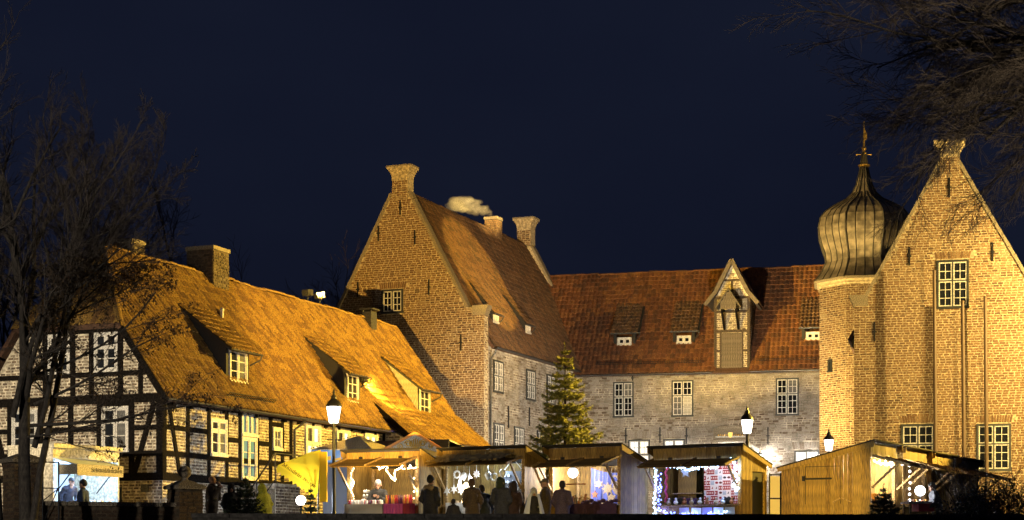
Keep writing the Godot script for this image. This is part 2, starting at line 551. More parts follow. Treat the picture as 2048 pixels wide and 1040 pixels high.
# holes: Rect2 left free; arches: Rect2 filled with upright bricks. weights: how often each tone of pal occurs; patchy: how much the tones gather in patches.
func bricks(parent: Node3D, t: Transform3D, poly: PackedVector2Array, holes: Array, arches: Array, course: float, length: float, joint: float, pal: Array, weights: Array, patchy: float, most: int, seed_no: int) -> void:
	var r := RandomNumberGenerator.new()
	r.seed = seed_no
	var f := FastNoiseLite.new()
	f.seed = seed_no
	f.frequency = 0.35
	var lo := poly[0]
	var hi := poly[0]
	for q in poly:
		lo = Vector2(minf(lo.x, q.x), minf(lo.y, q.y))
		hi = Vector2(maxf(hi.x, q.x), maxf(hi.y, q.y))
	var xs := []
	var tones := PackedInt32Array()
	var total := 0.0
	for w in weights: total += w
	var pick := func(x: float, y: float) -> int:
		var s: float = clampf(lerpf(r.randf(), f.get_noise_2d(x, y * 2.2) * 0.7 + f.get_noise_2d(x * 0.22 + 50, y * 0.3) * 1.0 + 0.5, patchy), 0, 0.999) * total
		for i in weights.size():
			s -= weights[i]
			if s < 0: return i
		return weights.size() - 1
	for k in int((hi.y - lo.y) / course):
		var y := lo.y + (k + 0.5) * course
		var x := lo.x - length * (0.5 if k % 2 else 0.0) - r.randf() * 0.03
		while x < hi.x:
			var l := length * (0.5 if r.randf() < 0.25 else 1.0) * r.randf_range(0.92, 1.07)
			var a := maxf(x, lo.x)
			var b := minf(x + l, hi.x)
			x += l
			if b - a < 0.06: continue
			var ok := Geometry2D.is_point_in_polygon(Vector2(a + 0.02, y), poly) and Geometry2D.is_point_in_polygon(Vector2(b - 0.02, y), poly)
			if not ok: continue
			for h: Rect2 in holes:
				if y > h.position.y - course * 0.4 and y < h.end.y + course * 0.4:
					if a < h.end.x and b > h.position.x:
						if a < h.position.x - 0.05: b = minf(b, h.position.x)
						elif b > h.end.x + 0.05: a = maxf(a, h.end.x)
						else: ok = false
			for h: Rect2 in arches:
				if y > h.position.y and y < h.end.y and b > h.position.x and a < h.end.x: ok = false
			if not ok or b - a < 0.05: continue
			var bs := Basis.from_scale(Vector3(b - a - joint, course - joint, 0.03))
			bs = Basis(Vector3.BACK, r.randf_range(-0.02, 0.02)) * bs
			xs.append(t * Transform3D(bs, Vector3((a + b) / 2, y + r.randf_range(-0.008, 0.008), r.randf_range(-0.005, 0.005))))
			tones.append(pick.call(a, y))
	for h: Rect2 in arches:
		var m := int(h.size.x / course)
		for i in m:
			var x := h.position.x + (i + 0.5) * h.size.x / m
			var lean := (x - h.get_center().x) / h.size.x * 0.5
			xs.append(t * Transform3D(Basis(Vector3.BACK, -lean) * Basis.from_scale(Vector3(h.size.x / m - joint * 0.8, h.size.y - joint, 0.03)), Vector3(x, h.get_center().y, 0.004)))
			tones.append(pick.call(x, h.position.y))
	pieces(parent, "brick", "brickwork", brick_shape(), xs, tones, pal, "brick", most)


# A window in the plane t, its opening's lower left corner at (x, y). rows: the number of pane rows of each sash, from the top; heights: their shares.
func window(parent: Node3D, t: Transform3D, x: float, y: float, w: float, h: float, leaves: int, rows: Array, heights: Array, cols: int, frame_mat: Material, sash_mat: Material, glass: Array, fw := 0.09, called := "window") -> Node3D:
	var n := node(called, parent)
	n.transform = t * Transform3D(Basis.IDENTITY, Vector3(x, y, 0))
	var g := Geo.new()
	var zf := 0.055
	g.box(Vector3(0, 0, -0.05), Vector3(fw, h, zf))
	g.box(Vector3(w - fw, 0, -0.05), Vector3(w, h, zf))
	g.box(Vector3(fw, h - fw, -0.05), Vector3(w - fw, h, zf - 0.003))
	g.box(Vector3(-0.02, -0.03, -0.05), Vector3(w + 0.02, fw * 0.8, zf + 0.03))
	var iw := (w - 2 * fw) / leaves
	for i in leaves - 1:
		g.box(Vector3(fw + iw * (i + 1) - fw * 0.32, fw * 0.8, -0.05), Vector3(fw + iw * (i + 1) + fw * 0.32, h - fw, zf - 0.006))
	var top := h - fw
	var ih := h - fw * 1.8
	var k := 0
	for s in rows.size():
		var sh: float = ih * heights[s]
		if s < rows.size() - 1:
			g.box(Vector3(fw, top - sh - fw * 0.3, -0.05), Vector3(w - fw, top - sh + fw * 0.3, zf - 0.009))
		for i in leaves:
			var a := Vector2(fw + iw * i + (fw * 0.32 if i > 0 else 0.0), top - sh + (fw * 0.3 if s < rows.size() - 1 else 0.0))
			var b := Vector2(fw + iw * (i + 1) - (fw * 0.32 if i < leaves - 1 else 0.0), top - (fw * 0.3 if s > 0 else 0.0))
			var q := Geo.new()
			var sw := 0.05
			q.box(Vector3(a.x, a.y, -0.03), Vector3(a.x + sw, b.y, 0.035))
			q.box(Vector3(b.x - sw, a.y, -0.03), Vector3(b.x, b.y, 0.035))
			q.box(Vector3(a.x + sw, a.y, -0.03), Vector3(b.x - sw, a.y + sw, 0.033))
			q.box(Vector3(a.x + sw, b.y - sw, -0.03), Vector3(b.x - sw, b.y, 0.033))
			for j in range(1, cols):
				var c := lerpf(a.x, b.x, float(j) / cols)
				q.box(Vector3(c - 0.015, a.y + sw, -0.02), Vector3(c + 0.015, b.y - sw, 0.028))
			for j in range(1, rows[s]):
				var c := lerpf(a.y, b.y, float(j) / rows[s])
				q.box(Vector3(a.x + sw, c - 0.015, -0.02), Vector3(b.x - sw, c + 0.015, 0.025))
			part("sash", q, sash_mat, n)
			var p := Geo.new()
			p.box(Vector3(a.x + 0.02, a.y + 0.02, -0.009), Vector3(b.x - 0.02, b.y - 0.02, -0.002))
			part("pane", p, glass[k % glass.size()], n)
			k += 1
		top -= sh
	part("frame", g, frame_mat, n)
	return n


var tile_mesh: Mesh


func tile_shape() -> Mesh:
	if tile_mesh == null:
		var g := Geo.new()
		var seg := 8
		for i in seg:
			var p := []
			for j in 2:
				var u := float(i + j) / seg
				var z := 0.05 * (0.5 - 0.5 * cos(TAU * u)) * (1.0 if u < 0.5 else 1.0)
				p.append(Vector2(u - 0.5, z))
			g.quad(Vector3(p[0].x, 0, p[0].y + 0.042), Vector3(p[1].x, 0, p[1].y + 0.042), Vector3(p[1].x, 1.1, p[1].y - 0.002), Vector3(p[0].x, 1.1, p[0].y - 0.002))
			g.quad(Vector3(p[0].x, 0, p[0].y), Vector3(p[1].x, 0, p[1].y), Vector3(p[1].x, 0, p[1].y + 0.042), Vector3(p[0].x, 0, p[0].y + 0.042))
		tile_mesh = g.done()
	return tile_mesh


# Pantiles on the plane t (x along the eave, y up the slope). inside: the outline they fill.
func tiles(parent: Node3D, t: Transform3D, inside: PackedVector2Array, tw: float, te: float, pal: Array, most: int, seed_no: int, holes := []) -> void:
	var r := RandomNumberGenerator.new()
	r.seed = seed_no
	var f := FastNoiseLite.new()
	f.seed = seed_no
	f.frequency = 0.25
	var lo := inside[0]
	var hi := inside[0]
	for q in inside:
		lo = Vector2(minf(lo.x, q.x), minf(lo.y, q.y))
		hi = Vector2(maxf(hi.x, q.x), maxf(hi.y, q.y))
	var xs := []
	var tones := PackedInt32Array()
	for j in int(ceil((hi.y - lo.y) / te)):
		for i in int(ceil((hi.x - lo.x) / tw)):
			var c := Vector2(lo.x + (i + 0.5) * tw, lo.y + (j + 0.5) * te)
			if not Geometry2D.is_point_in_polygon(c, inside): continue
			var skip := false
			for h in holes:
				if Geometry2D.is_point_in_polygon(c, h): skip = true
			if skip: continue
			var sag := 0.03 * f.get_noise_2d(c.x * 1.5, c.y * 1.5)
			var b := Basis.from_euler(Vector3(r.randf_range(-0.02, 0.03), r.randf_range(-0.03, 0.03), r.randf_range(-0.012, 0.012))) * Basis.from_scale(Vector3(tw, te, 1.0))
			xs.append(t * Transform3D(b, Vector3(c.x + r.randf_range(-0.006, 0.006), c.y - te / 2 + r.randf_range(-0.012, 0.012), 0.012 + sag)))
			var s := clampf(r.randf() * 0.86 + (f.get_noise_2d(c.x, c.y) * 0.6 + 0.5) * 0.2, 0, 0.999)
			tones.append(int(s * pal.size()))
	pieces(parent, "roof_tile", "roof_tiling", tile_shape(), xs, tones, pal, "tile", most)


func ridge(parent: Node3D, a: Vector3, b: Vector3, step: float, r: float, pal: Array, seed_no: int) -> void:
	var rn := RandomNumberGenerator.new()
	rn.seed = seed_no
	var g := Geo.new()
	var prof := PackedVector2Array()
	for i in 7:
		var w := PI * i / 6
		prof.append(Vector2(r * cos(w), r * 0.8 * sin(w)))
	for i in range(6, -1, -1):
		var w := PI * i / 6
		prof.append(Vector2((r - 0.02) * cos(w), (r - 0.02) * 0.8 * sin(w)))
	g.prism(prof, 0.0, 1.0)
	var m := g.done()
	var d := (b - a).normalized()
	var side := Vector3.UP.cross(d).normalized()
	var n := int((b - a).length() / step)
	for i in n:
		var o := MeshInstance3D.new()
		o.name = "ridge_tile"
		o.mesh = m
		o.material_override = toned("tile", pal[rn.randi() % pal.size()], 0)
		var k := rn.randf_range(0.96, 1.08)
		o.transform = Transform3D(Basis(side * k, d.cross(side) * k, d * (step + 0.05)), a + d * (i * step) + Vector3(0, rn.randf_range(-0.02, 0.025) - 0.05 * sin(i * 0.31) * sin(i * 0.31), 0))
		parent.add_child(o, true)


func gutter(parent: Node3D, a: Vector3, b: Vector3, r := 0.075) -> void:
	var g := Geo.new()
	var d := (b - a).normalized()
	var s := d.cross(Vector3.UP).normalized()
	for i in 6:
		var w := PI + PI * i / 6
		var x := PI + PI * (i + 1) / 6
		var p := s * cos(w) * r + Vector3.UP * sin(w) * r
		var q := s * cos(x) * r + Vector3.UP * sin(x) * r
		g.slab([a + p, b + p, b + q, a + q], 0.006)
	part("gutter", g, M.zinc, parent)


func pipe(parent: Node3D, pts: Array, r := 0.05) -> void:
	var g := Geo.new()
	var rs := PackedFloat32Array()
	rs.resize(pts.size())
	rs.fill(r)
	g.tube(PackedVector3Array(pts), rs, 8)
	part("downpipe", g, M.zinc, parent)


func wall_anchor(parent: Node3D, t: Transform3D, x: float, y: float, h: float) -> void:
	var g := Geo.new()
	g.box(Vector3(x - 0.035, y, 0.0), Vector3(x + 0.035, y + h, 0.05), t)
	g.box(Vector3(x - 0.09, y + h * 0.5 - 0.03, 0.01), Vector3(x + 0.09, y + h * 0.5 + 0.03, 0.057), t)
	part("wall_anchor", g, M.iron, parent)


# A shed dormer over the roof plane: front at distance out, between z0 > z1 along the eave (house axes: the roof falls towards +x).
func shed_dormer(parent: Node3D, x: float, y0: float, y1: float, z0: float, z1: float, slope: float, roof_y: Callable, cheek: Material, pal: Array, seed_no: int, over := 0.3, base := Transform3D.IDENTITY) -> void:
	var n := node("dormer", parent)
	n.transform = base
	# where the shed roof meets the main roof
	var back := x
	while y1 + (x - back) * slope > roof_y.call(back): back -= 0.02
	var g := Geo.new()
	for z in [z0, z1]:
		var s := 0.04 if z == z0 else -0.04
		var q := PackedVector2Array([Vector2(x, roof_y.call(x) - 0.1), Vector2(x, y1), Vector2(back, y1 + (x - back) * slope), Vector2(back, roof_y.call(back) - 0.12)])
		g.prism(q, minf(z, z + s), maxf(z, z + s))
	part("cheek", g, cheek, n)
	var f := Geo.new()
	f.box(Vector3(x - 0.06, roof_y.call(x) - 0.1, z1 + 0.0), Vector3(x, y0, z0))
	f.box(Vector3(x - 0.06, y0, z0 - 0.12), Vector3(x, y1, z0))
	f.box(Vector3(x - 0.06, y0, z1), Vector3(x, y1, z1 + 0.12))
	f.box(Vector3(x - 0.06, y1 - 0.1, z1 + 0.12), Vector3(x - 0.003, y1, z0 - 0.12))
	part("dormer_front", f, M.dark_boards, n)
	var r := Geo.new()
	var a := Vector3(x + over, y1 - over * slope + 0.06, 0)
	var b := Vector3(back - 0.1, y1 + (x - back + 0.1) * slope + 0.06, 0)
	r.slab([a + Vector3(0, 0, z0 + 0.18), a + Vector3(0, 0, z1 - 0.30), b + Vector3(0, 0, z1 - 0.30), b + Vector3(0, 0, z0 + 0.18)], 0.07)
	part("dormer_roof", r, M.dark_boards, n)
	var up := (b - a)
	var t := plane(a + Vector3(0, 0, z0 + 0.18), Vector3(0, 0, -1), up)
	var w := z0 - z1 + 0.48
	tiles(n, t, PackedVector2Array([Vector2(0, 0), Vector2(w, 0), Vector2(w, up.length()), Vector2(0, up.length())]), 0.215, 0.32, pal, 0, seed_no)
	gutter(n, Vector3(x + over + 0.05, a.y, z0 + 0.2), Vector3(x + over + 0.05, a.y, z1 - 0.35), 0.05)
	pipe(n, [Vector3(x + over + 0.05, a.y - 0.05, z1 - 0.30), Vector3(x + over + 0.02, a.y - 0.18, z1 - 0.28), Vector3(x + 0.02, a.y - 0.38, z1 - 0.06)], 0.03)


# ---------------------------------------------------------------- the half-timbered house on the left
const TILE_OCHRE := [Color(0.40, 0.225, 0.045), Color(0.46, 0.265, 0.055), Color(0.33, 0.175, 0.04), Color(0.50, 0.30, 0.065), Color(0.25, 0.13, 0.04), Color(0.42, 0.245, 0.055)]
const BRICK_PANEL := [Color(0.22, 0.15, 0.10), Color(0.30, 0.21, 0.14), Color(0.44, 0.36, 0.26), Color(0.38, 0.29, 0.20), Color(0.16, 0.11, 0.08), Color(0.50, 0.42, 0.32)]


func timber(parent: Node3D, t: Transform3D, a: Vector2, b: Vector2, w: float, proud: float, m: Material = null) -> void:
	var g := Geo.new()
	var d := (b - a).normalized() * 0.5 * w
	var s := Vector2(-d.y, d.x)
	var p := []
	for z in [-0.1, proud]:
		for q in [a - s, b - s, b + s, a + s]:
			p.append(t * Vector3(q.x, q.y, z))
	g.hexa(p)
	part("timber", g, m if m else M.timber, parent)


func half_timbered_house() -> void:
	var h := thing("half_timbered_house", "long half timbered house with ochre tiled roof and three dormers", "house", Vector3(-10.78, 0, -54), -22)
	var front := plane(Vector3(0, 0, 0), Vector3.RIGHT)
	var side := plane(Vector3(0, 0, 0), Vector3(0, 0, -1))
	var roof_y := func(x: float) -> float: return 4.39 + (0.3 - x) * 1.408
	# body
	var g := Geo.new()
	g.prism(PackedVector2Array([Vector2(-6.77, 0), Vector2(-0.012, 0), Vector2(-0.012, 4.45), Vector2(-1.40, 6.6), Vector2(-5.4, 6.6), Vector2(-6.77, 4.45)]), -23.4, -0.012)
	part("wall", g, M.mortar_pale, h)
	# the aisle at the far end, under the roof that is carried further out
	var ai := Geo.new()
	ai.prism(PackedVector2Array([Vector2(-0.012, 0), Vector2(0.75, 0), Vector2(0.75, 4.15), Vector2(-0.012, 4.5)]), -23.3, -15.6)
	part("aisle_wall", ai, M.mortar_pale, h)
	bricks(h, plane(Vector3(0.762, 0, 0), Vector3(0, 0, -1)), PackedVector2Array([Vector2(15.7, 0), Vector2(23.2, 0), Vector2(23.2, 4.1), Vector2(15.7, 4.1)]), [], [], 0.105, 0.26, 0.02, BRICK_PANEL, [3, 2, 1, 2, 2, 1], 0.3, 0, 11)
	bricks(h, plane(Vector3(0, 0, -15.588), Vector3.RIGHT), PackedVector2Array([Vector2(0.0, 0), Vector2(0.75, 0), Vector2(0.75, 4.1), Vector2(0.0, 4.4)]), [], [], 0.105, 0.26, 0.02, BRICK_PANEL, [3, 2, 1, 2, 2, 1], 0.3, 0, 12)
	# brick infill of gable and side
	var gw := [Rect2(-4.25, 5.3, 0.84, 1.24), Rect2(-2.5, 5.3, 0.88, 1.22), Rect2(-2.22, 2.78, 1.0, 1.4), Rect2(-5.65, 2.78, 0.95, 1.4), Rect2(-2.08, 1.22, 0.58, 0.45)]
	bricks(h, front, PackedVector2Array([Vector2(-6.77, 0), Vector2(-0.01, 0), Vector2(-0.01, 4.4), Vector2(-1.40, 6.5), Vector2(-5.4, 6.5), Vector2(-6.77, 4.4)]), gw, [], 0.098, 0.215, 0.033, BRICK_PANEL, [3, 3, 3, 3, 2.4, 3], 0.3, 190, 1)
	var sw := [Rect2(2.73, 2.78, 1.0, 1.2), Rect2(4.67, 2.1, 1.0, 2.25), Rect2(6.74, 3.18, 0.62, 0.78), Rect2(9.07, 2.05, 1.12, 2.22), Rect2(11.43, 2.5, 1.1, 1.75), Rect2(13.71, 2.5, 1.1, 1.75)]
	bricks(h, side, PackedVector2Array([Vector2(0.01, 0), Vector2(15.5, 0), Vector2(15.5, 4.4), Vector2(0.01, 4.4)]), sw, [], 0.098, 0.215, 0.034, BRICK_PANEL, [3, 2.4, 3, 3, 2.4, 4], 0.25, 110, 2)
	# timber frame, gable side
	timber(h, front, Vector2(-6.8, 1.98), Vector2(0.032, 1.98), 0.24, 0.032)
	timber(h, front, Vector2(-6.8, 2.7), Vector2(0.0, 2.7), 0.17, 0.021)
	timber(h, front, Vector2(-6.8, 3.5), Vector2(-2.3, 3.5), 0.16, 0.021)
	timber(h, front, Vector2(-1.15, 3.5), Vector2(0.0, 3.5), 0.16, 0.021)
	timber(h, front, Vector2(-6.8, 4.42), Vector2(0.035, 4.42), 0.27, 0.036)
	timber(h, front, Vector2(-6.2, 5.22), Vector2(-0.55, 5.22), 0.16, 0.021)
	timber(h, front, Vector2(-5.3, 6.62), Vector2(-1.4, 6.62), 0.22, 0.034)
	for x in [-6.7, -5.75, -4.55, -3.4, -2.32, -1.13, -0.10]:
		timber(h, front, Vector2(x, 2.1), Vector2(x, 4.29), 0.19 if x < -0.2 else 0.24, 0.026)
	for x in [-5.12, -4.37, -3.32, -2.62, -1.54]:
		timber(h, front, Vector2(x, 4.55), Vector2(x, 6.52), 0.18, 0.026)
	timber(h, front, Vector2(-0.8, 4.55), Vector2(-0.8, 5.5), 0.16, 0.025)
	timber(h, front, Vector2(-0.30, 4.28), Vector2(-1.02, 2.1), 0.18, 0.029)
	timber(h, front, Vector2(-6.5, 4.28), Vector2(-5.85, 2.1), 0.18, 0.029)
	timber(h, front, Vector2(-2.25, 4.26), Vector2(-1.15, 4.26), 0.12, 0.023)
	timber(h, front, Vector2(-0.05, 4.55), Vector2(-1.45, 6.55), 0.2, 0.03)
	# timber frame, long side
	timber(h, side, Vector2(-0.036, 1.98), Vector2(8.1, 1.98), 0.24, 0.033)
	timber(h, side, Vector2(0, 2.7), Vector2(8.0, 2.7), 0.17, 0.021)
	timber(h, side, Vector2(0, 3.52), Vector2(2.7, 3.52), 0.16, 0.021)
	timber(h, side, Vector2(3.8, 3.35), Vector2(4.62, 3.35), 0.16, 0.021)
	timber(h, side, Vector2(5.75, 3.35), Vector2(6.62, 3.35), 0.16, 0.021)
	timber(h, side, Vector2(6.62, 4.06), Vector2(7.5, 4.06), 0.15, 0.021)
	timber(h, side, Vector2(6.62, 3.08), Vector2(8.0, 3.08), 0.15, 0.022)
	timber(h, side, Vector2(-0.03, 4.36), Vector2(15.5, 4.36), 0.2, 0.036)
	for z in [0.10, 1.42, 2.66, 3.76, 4.6, 5.74, 6.62, 7.44, 8.05, 15.4]:
		timber(h, side, Vector2(z, 2.1), Vector2(z, 4.28), 0.17, 0.026)
	timber(h, side, Vector2(0.32, 4.28), Vector2(0.95, 2.1), 0.16, 0.029)
	for z in 15:
		timber(h, side, Vector2(0.55 + z, 4.30), Vector2(0.55 + z, 4.18), 0.12, 0.10)
	# windows
	var wp: Material = M.white_paint
	for x in [-4.25]:
		window(h, front, x, 5.3, 0.84, 1.24, 2, [2, 1], [0.55, 0.45], 1, wp, wp, [M.glass, M.glass, M.curtain_glass], 0.075)
	window(h, front, -2.5, 5.3, 0.88, 1.22, 2, [1, 2], [0.35, 0.65], 1, wp, wp, [M.glass], 0.075)
	for x in [-2.22, -5.65]:
		window(h, front, x, 2.78, 1.0, 1.4, 2, [1, 2], [0.3, 0.7], 1, wp, wp, [M.glass, M.curtain_glass, M.glass, M.curtain_glass], 0.075)
	window(h, side, 2.73, 2.78, 1.0, 1.2, 2, [1, 2], [0.3, 0.7], 1, wp, wp, [M.glass, M.curtain_glass], 0.075)
	window(h, side, 4.66, 3.55, 1.05, 0.8, 3, [1], [1.0], 1, wp, wp, [M.blue_glass], 0.07)
	window(h, side, 4.66, 2.08, 1.0, 1.42, 2, [3], [1.0], 1, wp, wp, [M.blue_glass], 0.08, "door")
	window(h, side, 6.74, 3.18, 0.62, 0.78, 1, [2], [1.0], 2, wp, wp, [M.curtain_glass], 0.09)
	window(h, side, 9.07, 2.05, 1.12, 2.22, 2, [1, 2], [0.3, 0.7], 1, wp, wp, [M.glass, M.lit_pale, M.lit_window, M.lit_window], 0.12)
	window(h, side, 11.43, 2.5, 1.1, 1.75, 2, [2], [1.0], 1, wp, wp, [M.glass, M.lit_pale], 0.12)
	window(h, side, 13.71, 2.5, 1.1, 1.75, 2, [2], [1.0], 1, wp, wp, [M.lit_window, M.lit_pale], 0.12)
	window(h, front, -2.08, 1.22, 0.58, 0.45, 1, [1], [1.0], 1, M.dark_frame, M.dark_frame, [M.glass], 0.05)
	var pl := Geo.new()
	pl.box(Vector3(-0.78, 1.5, 0.0), Vector3(-0.5, 1.74, 0.02), front)
	part("wall_plate", pl, M.zinc, h)
	# roof
	var rs := Geo.new()
	rs.slab([Vector3(0.3, 4.36, 0.3), Vector3(0.3, 4.36, -23.6), Vector3(-3.4, 9.57, -23.6), Vector3(-3.4, 9.57, -1.7)], 0.14)
	rs.slab([Vector3(0.3, 4.36, 0.3), Vector3(-3.4, 9.57, -1.7), Vector3(-1.355, 6.69, 0.3), Vector3(-0.8, 5.91, 0.3)], 0.14)
	rs.slab([Vector3(-7.1, 4.36, -23.6), Vector3(-7.1, 4.36, 0.3), Vector3(-3.4, 9.57, -1.7), Vector3(-3.4, 9.57, -23.6)], 0.14)
	rs.slab([Vector3(-7.1, 4.36, 0.3), Vector3(-6.0, 5.91, 0.3), Vector3(-5.445, 6.69, 0.3), Vector3(-3.4, 9.57, -1.7)], 0.14)
	rs.slab([Vector3(-5.445, 6.69, 0.3), Vector3(-1.355, 6.69, 0.3), Vector3(-3.39, 9.57, -1.7), Vector3(-3.41, 9.57, -1.7)], 0.14)
	part("roof", rs, M.roof_base, h)
	var far := Geo.new()
	far.prism(PackedVector2Array([Vector2(-6.7, 4.3), Vector2(-0.1, 4.3), Vector2(-3.4, 9.3)]), -23.4, -23.2)
	part("gable_wall", far, M.dark_boards, h)
	var up := Vector3(-3.7, 5.21, 0)
	var sl := up.length()
	var t := plane(Vector3(0.3, 4.39, 0.3), Vector3(0, 0, -1), up)
	var k := sl / 5.21
	tiles(h, t, PackedVector2Array([Vector2(0, 0), Vector2(23.9, 0), Vector2(23.9, sl), Vector2(2.0, sl), Vector2(0, 2.33 * k)]), 0.215, 0.315, TILE_OCHRE, 300, 3)
	var hup := Vector3(0, 2.88, -2.0)
	var ht := plane(Vector3(-5.445, 6.73, 0.32), Vector3.RIGHT, hup)
	tiles(h, ht, PackedVector2Array([Vector2(0, 0), Vector2(4.09, 0), Vector2(2.045, hup.length())]), 0.215, 0.315, TILE_OCHRE, 60, 4)
	# the roof carried out over the aisle
	var fl := Vector3(-1.75, 0.97, 0)
	var ft := plane(Vector3(1.2, 4.12, -15.5), Vector3(0, 0, -1), fl)
	var fs := Geo.new()
	fs.slab([Vector3(1.2, 4.09, -15.5), Vector3(1.2, 4.09, -23.6), Vector3(-0.55, 5.54, -23.6), Vector3(-0.55, 5.54, -15.5)], 0.12)
	part("aisle_roof", fs, M.roof_base, h)
	var ft2 := plane(Vector3(1.2, 4.12, -15.5), Vector3(0, 0, -1), Vector3(-1.75, 1.45, 0))
	tiles(h, ft2, PackedVector2Array([Vector2(0, 0), Vector2(8.1, 0), Vector2(8.1, 2.18), Vector2(0, 2.18)]), 0.215, 0.315, TILE_OCHRE, 60, 5)
	var vb := Geo.new()
	vb.bar(Vector3(1.22, 3.98, -15.46), Vector3(-0.75, 5.64, -15.46), 0.06, 0.24)
	part("verge_board", vb, M.timber, h)
	ridge(h, Vector3(-3.4, 9.6, -1.7), Vector3(-3.4, 9.6, -23.6), 0.38, 0.13, TILE_OCHRE, 6)
	ridge(h, Vector3(-1.34, 6.76, 0.32), Vector3(-3.4, 9.64, -1.7), 0.38, 0.12, TILE_OCHRE, 7)
	var vg := Geo.new()
	vg.bar(Vector3(0.34, 4.26, 0.30), Vector3(-1.32, 6.60, 0.30), 0.05, 0.2)
	part("verge_board", vg, M.timber, h)
	gutter(h, Vector3(0.38, 4.36, 0.3), Vector3(0.38, 4.36, -15.4))
	gutter(h, Vector3(1.28, 4.08, -15.5), Vector3(1.28, 4.08, -23.6))
	pipe(h, [Vector3(0.38, 4.3, -8.4), Vector3(0.3, 4.15, -8.3), Vector3(0.09, 3.95, -8.16), Vector3(0.09, 0, -8.16)])
	pipe(h, [Vector3(1.28, 4.0, -23.2), Vector3(0.9, 3.7, -23.2), Vector3(0.85, 0, -23.2)])
	# snow guard and roof hook
	var sg := Geo.new()
	for i in 26:
		sg.rod(t * Vector3(3.9 + i * 0.12, 0.42, 0.05), t * Vector3(3.9 + i * 0.12, 0.42, 0.24), 0.012, -1, 4)
	for z in [0.1, 0.23]:
		sg.rod(t * Vector3(3.85, 0.42, z), t * Vector3(6.95, 0.42, z), 0.013, -1, 4)
	part("snow_guard", sg, M.iron, h)
	# dormers
	var n := 0
	for d in [[-4.45, -5.85, 6.55], [-12.95, -14.15, 6.55], [-19.45, -20.7, 6.52]]:
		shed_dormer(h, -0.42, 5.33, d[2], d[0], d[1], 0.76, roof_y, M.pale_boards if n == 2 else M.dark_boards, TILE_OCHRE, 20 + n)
		var q := plane(Vector3(-0.42, 0, 0), Vector3(0, 0, -1))
		var w: float = d[0] - d[1] - 0.28
		window(h, q, -d[0] + 0.14, 5.35, w, d[2] - 5.35 - 0.1, 2 if n == 0 else 1, [3], [1.0], 1 if n == 0 else 2, wp, wp, [M.glass, M.curtain_glass], 0.055)
		n += 1
	# chimneys
	var pal := [Color(0.11, 0.075, 0.055), Color(0.075, 0.055, 0.04), Color(0.14, 0.10, 0.07), Color(0.22, 0.17, 0.12)]
	for c in [[Vector3(-4.1, 8.2, -8.85), Vector3(-2.97, 10.55, -7.75), 0], [Vector3(-4.1, 8.8, -4.2), Vector3(-3.45, 10.1, -3.4), 1]]:
		chimney(h, c[0], c[1], pal, 30 + c[2])
	var mc := Geo.new()
	mc.bevel(Vector3(-3.45, 8.8, -20.8), Vector3(-2.95, 9.85, -20.3), 0.05)
	mc.bevel(Vector3(-3.55, 9.92, -20.9), Vector3(-2.85, 9.98, -20.2), 0.05)
	for x in [-3.4, -3.0]:
		for z in [-20.75, -20.35]:
			mc.rod(Vector3(x, 9.8, z), Vector3(x, 9.93, z), 0.02, -1, 5)
	part("metal_chimney", mc, M.zinc, h)
	var vt := Geo.new()
	vt.rod(Vector3(-2.1, 7.6, -6.9), Vector3(-2.1, 8.1, -6.9), 0.07, 0.06, 8)
	vt.ball(Vector3(-2.1, 8.12, -6.9), 0.09)
	part("vent_pipe", vt, M.white_paint, h)
	# stairs to the door, with a railing
	var st := thing("entrance_stairs", "masonry entrance stairs with iron railing at the half timbered house", "stairs", Vector3(-10.78, 0, -54), -22)
	var sg2 := Geo.new()
	sg2.box(Vector3(0.04, 0, -8.0), Vector3(1.35, 1.92, -4.6))
	part("landing", sg2, M.mortar_pale, st)
	bricks(st, plane(Vector3(1.362, 0, 0), Vector3(0, 0, -1)), PackedVector2Array([Vector2(4.6, 0), Vector2(8.0, 0), Vector2(8.0, 1.9), Vector2(4.6, 1.9)]), [], [], 0.102, 0.25, 0.022, BRICK_PANEL, [4, 3, 2, 3, 3, 1], 0.2, 0, 13)
	for i in 9:
		var sp := Geo.new()
		sp.box(Vector3(0.06, 0, -4.6 + i * 0.27), Vector3(1.33, 1.92 - (i + 1) * 0.192, -4.6 + (i + 1) * 0.27))
		part("step", sp, M.stone_cap, st)
	var rg := Geo.new()
	for z in [-4.7, -6.3, -7.95]:
		rg.rod(Vector3(1.28, 1.92, z), Vector3(1.28, 2.92, z), 0.022)
	rg.rod(Vector3(1.28, 2.92, -4.7), Vector3(1.28, 2.92, -7.95), 0.025)
	rg.rod(Vector3(1.28, 2.05, -4.7), Vector3(1.28, 2.05, -7.95), 0.016)
	rg.rod(Vector3(1.28, 2.92, -4.7), Vector3(1.28, 0.95, -2.2), 0.025)
	rg.rod(Vector3(1.28, 2.05, -4.7), Vector3(1.28, 0.2, -2.3), 0.016)
	for z in [-2.3, -3.5]:
		rg.rod(Vector3(1.28, 0, z), Vector3(1.28, 2.9 - (z + 4.7) * 0.79, z), 0.02)
	for z in [-5.5, -7.12]:
		for s in [-1, 1]:
			rg.tube(PackedVector3Array([Vector3(1.28, 2.06, z - s * 0.5), Vector3(1.28, 2.35, z - s * 0.12), Vector3(1.28, 2.48, z - s * 0.05), Vector3(1.28, 2.62, z - s * 0.12), Vector3(1.28, 2.9, z - s * 0.5)]), PackedFloat32Array([0.014, 0.014, 0.014, 0.014, 0.014]), 5)
	part("railing", rg, M.iron, st)


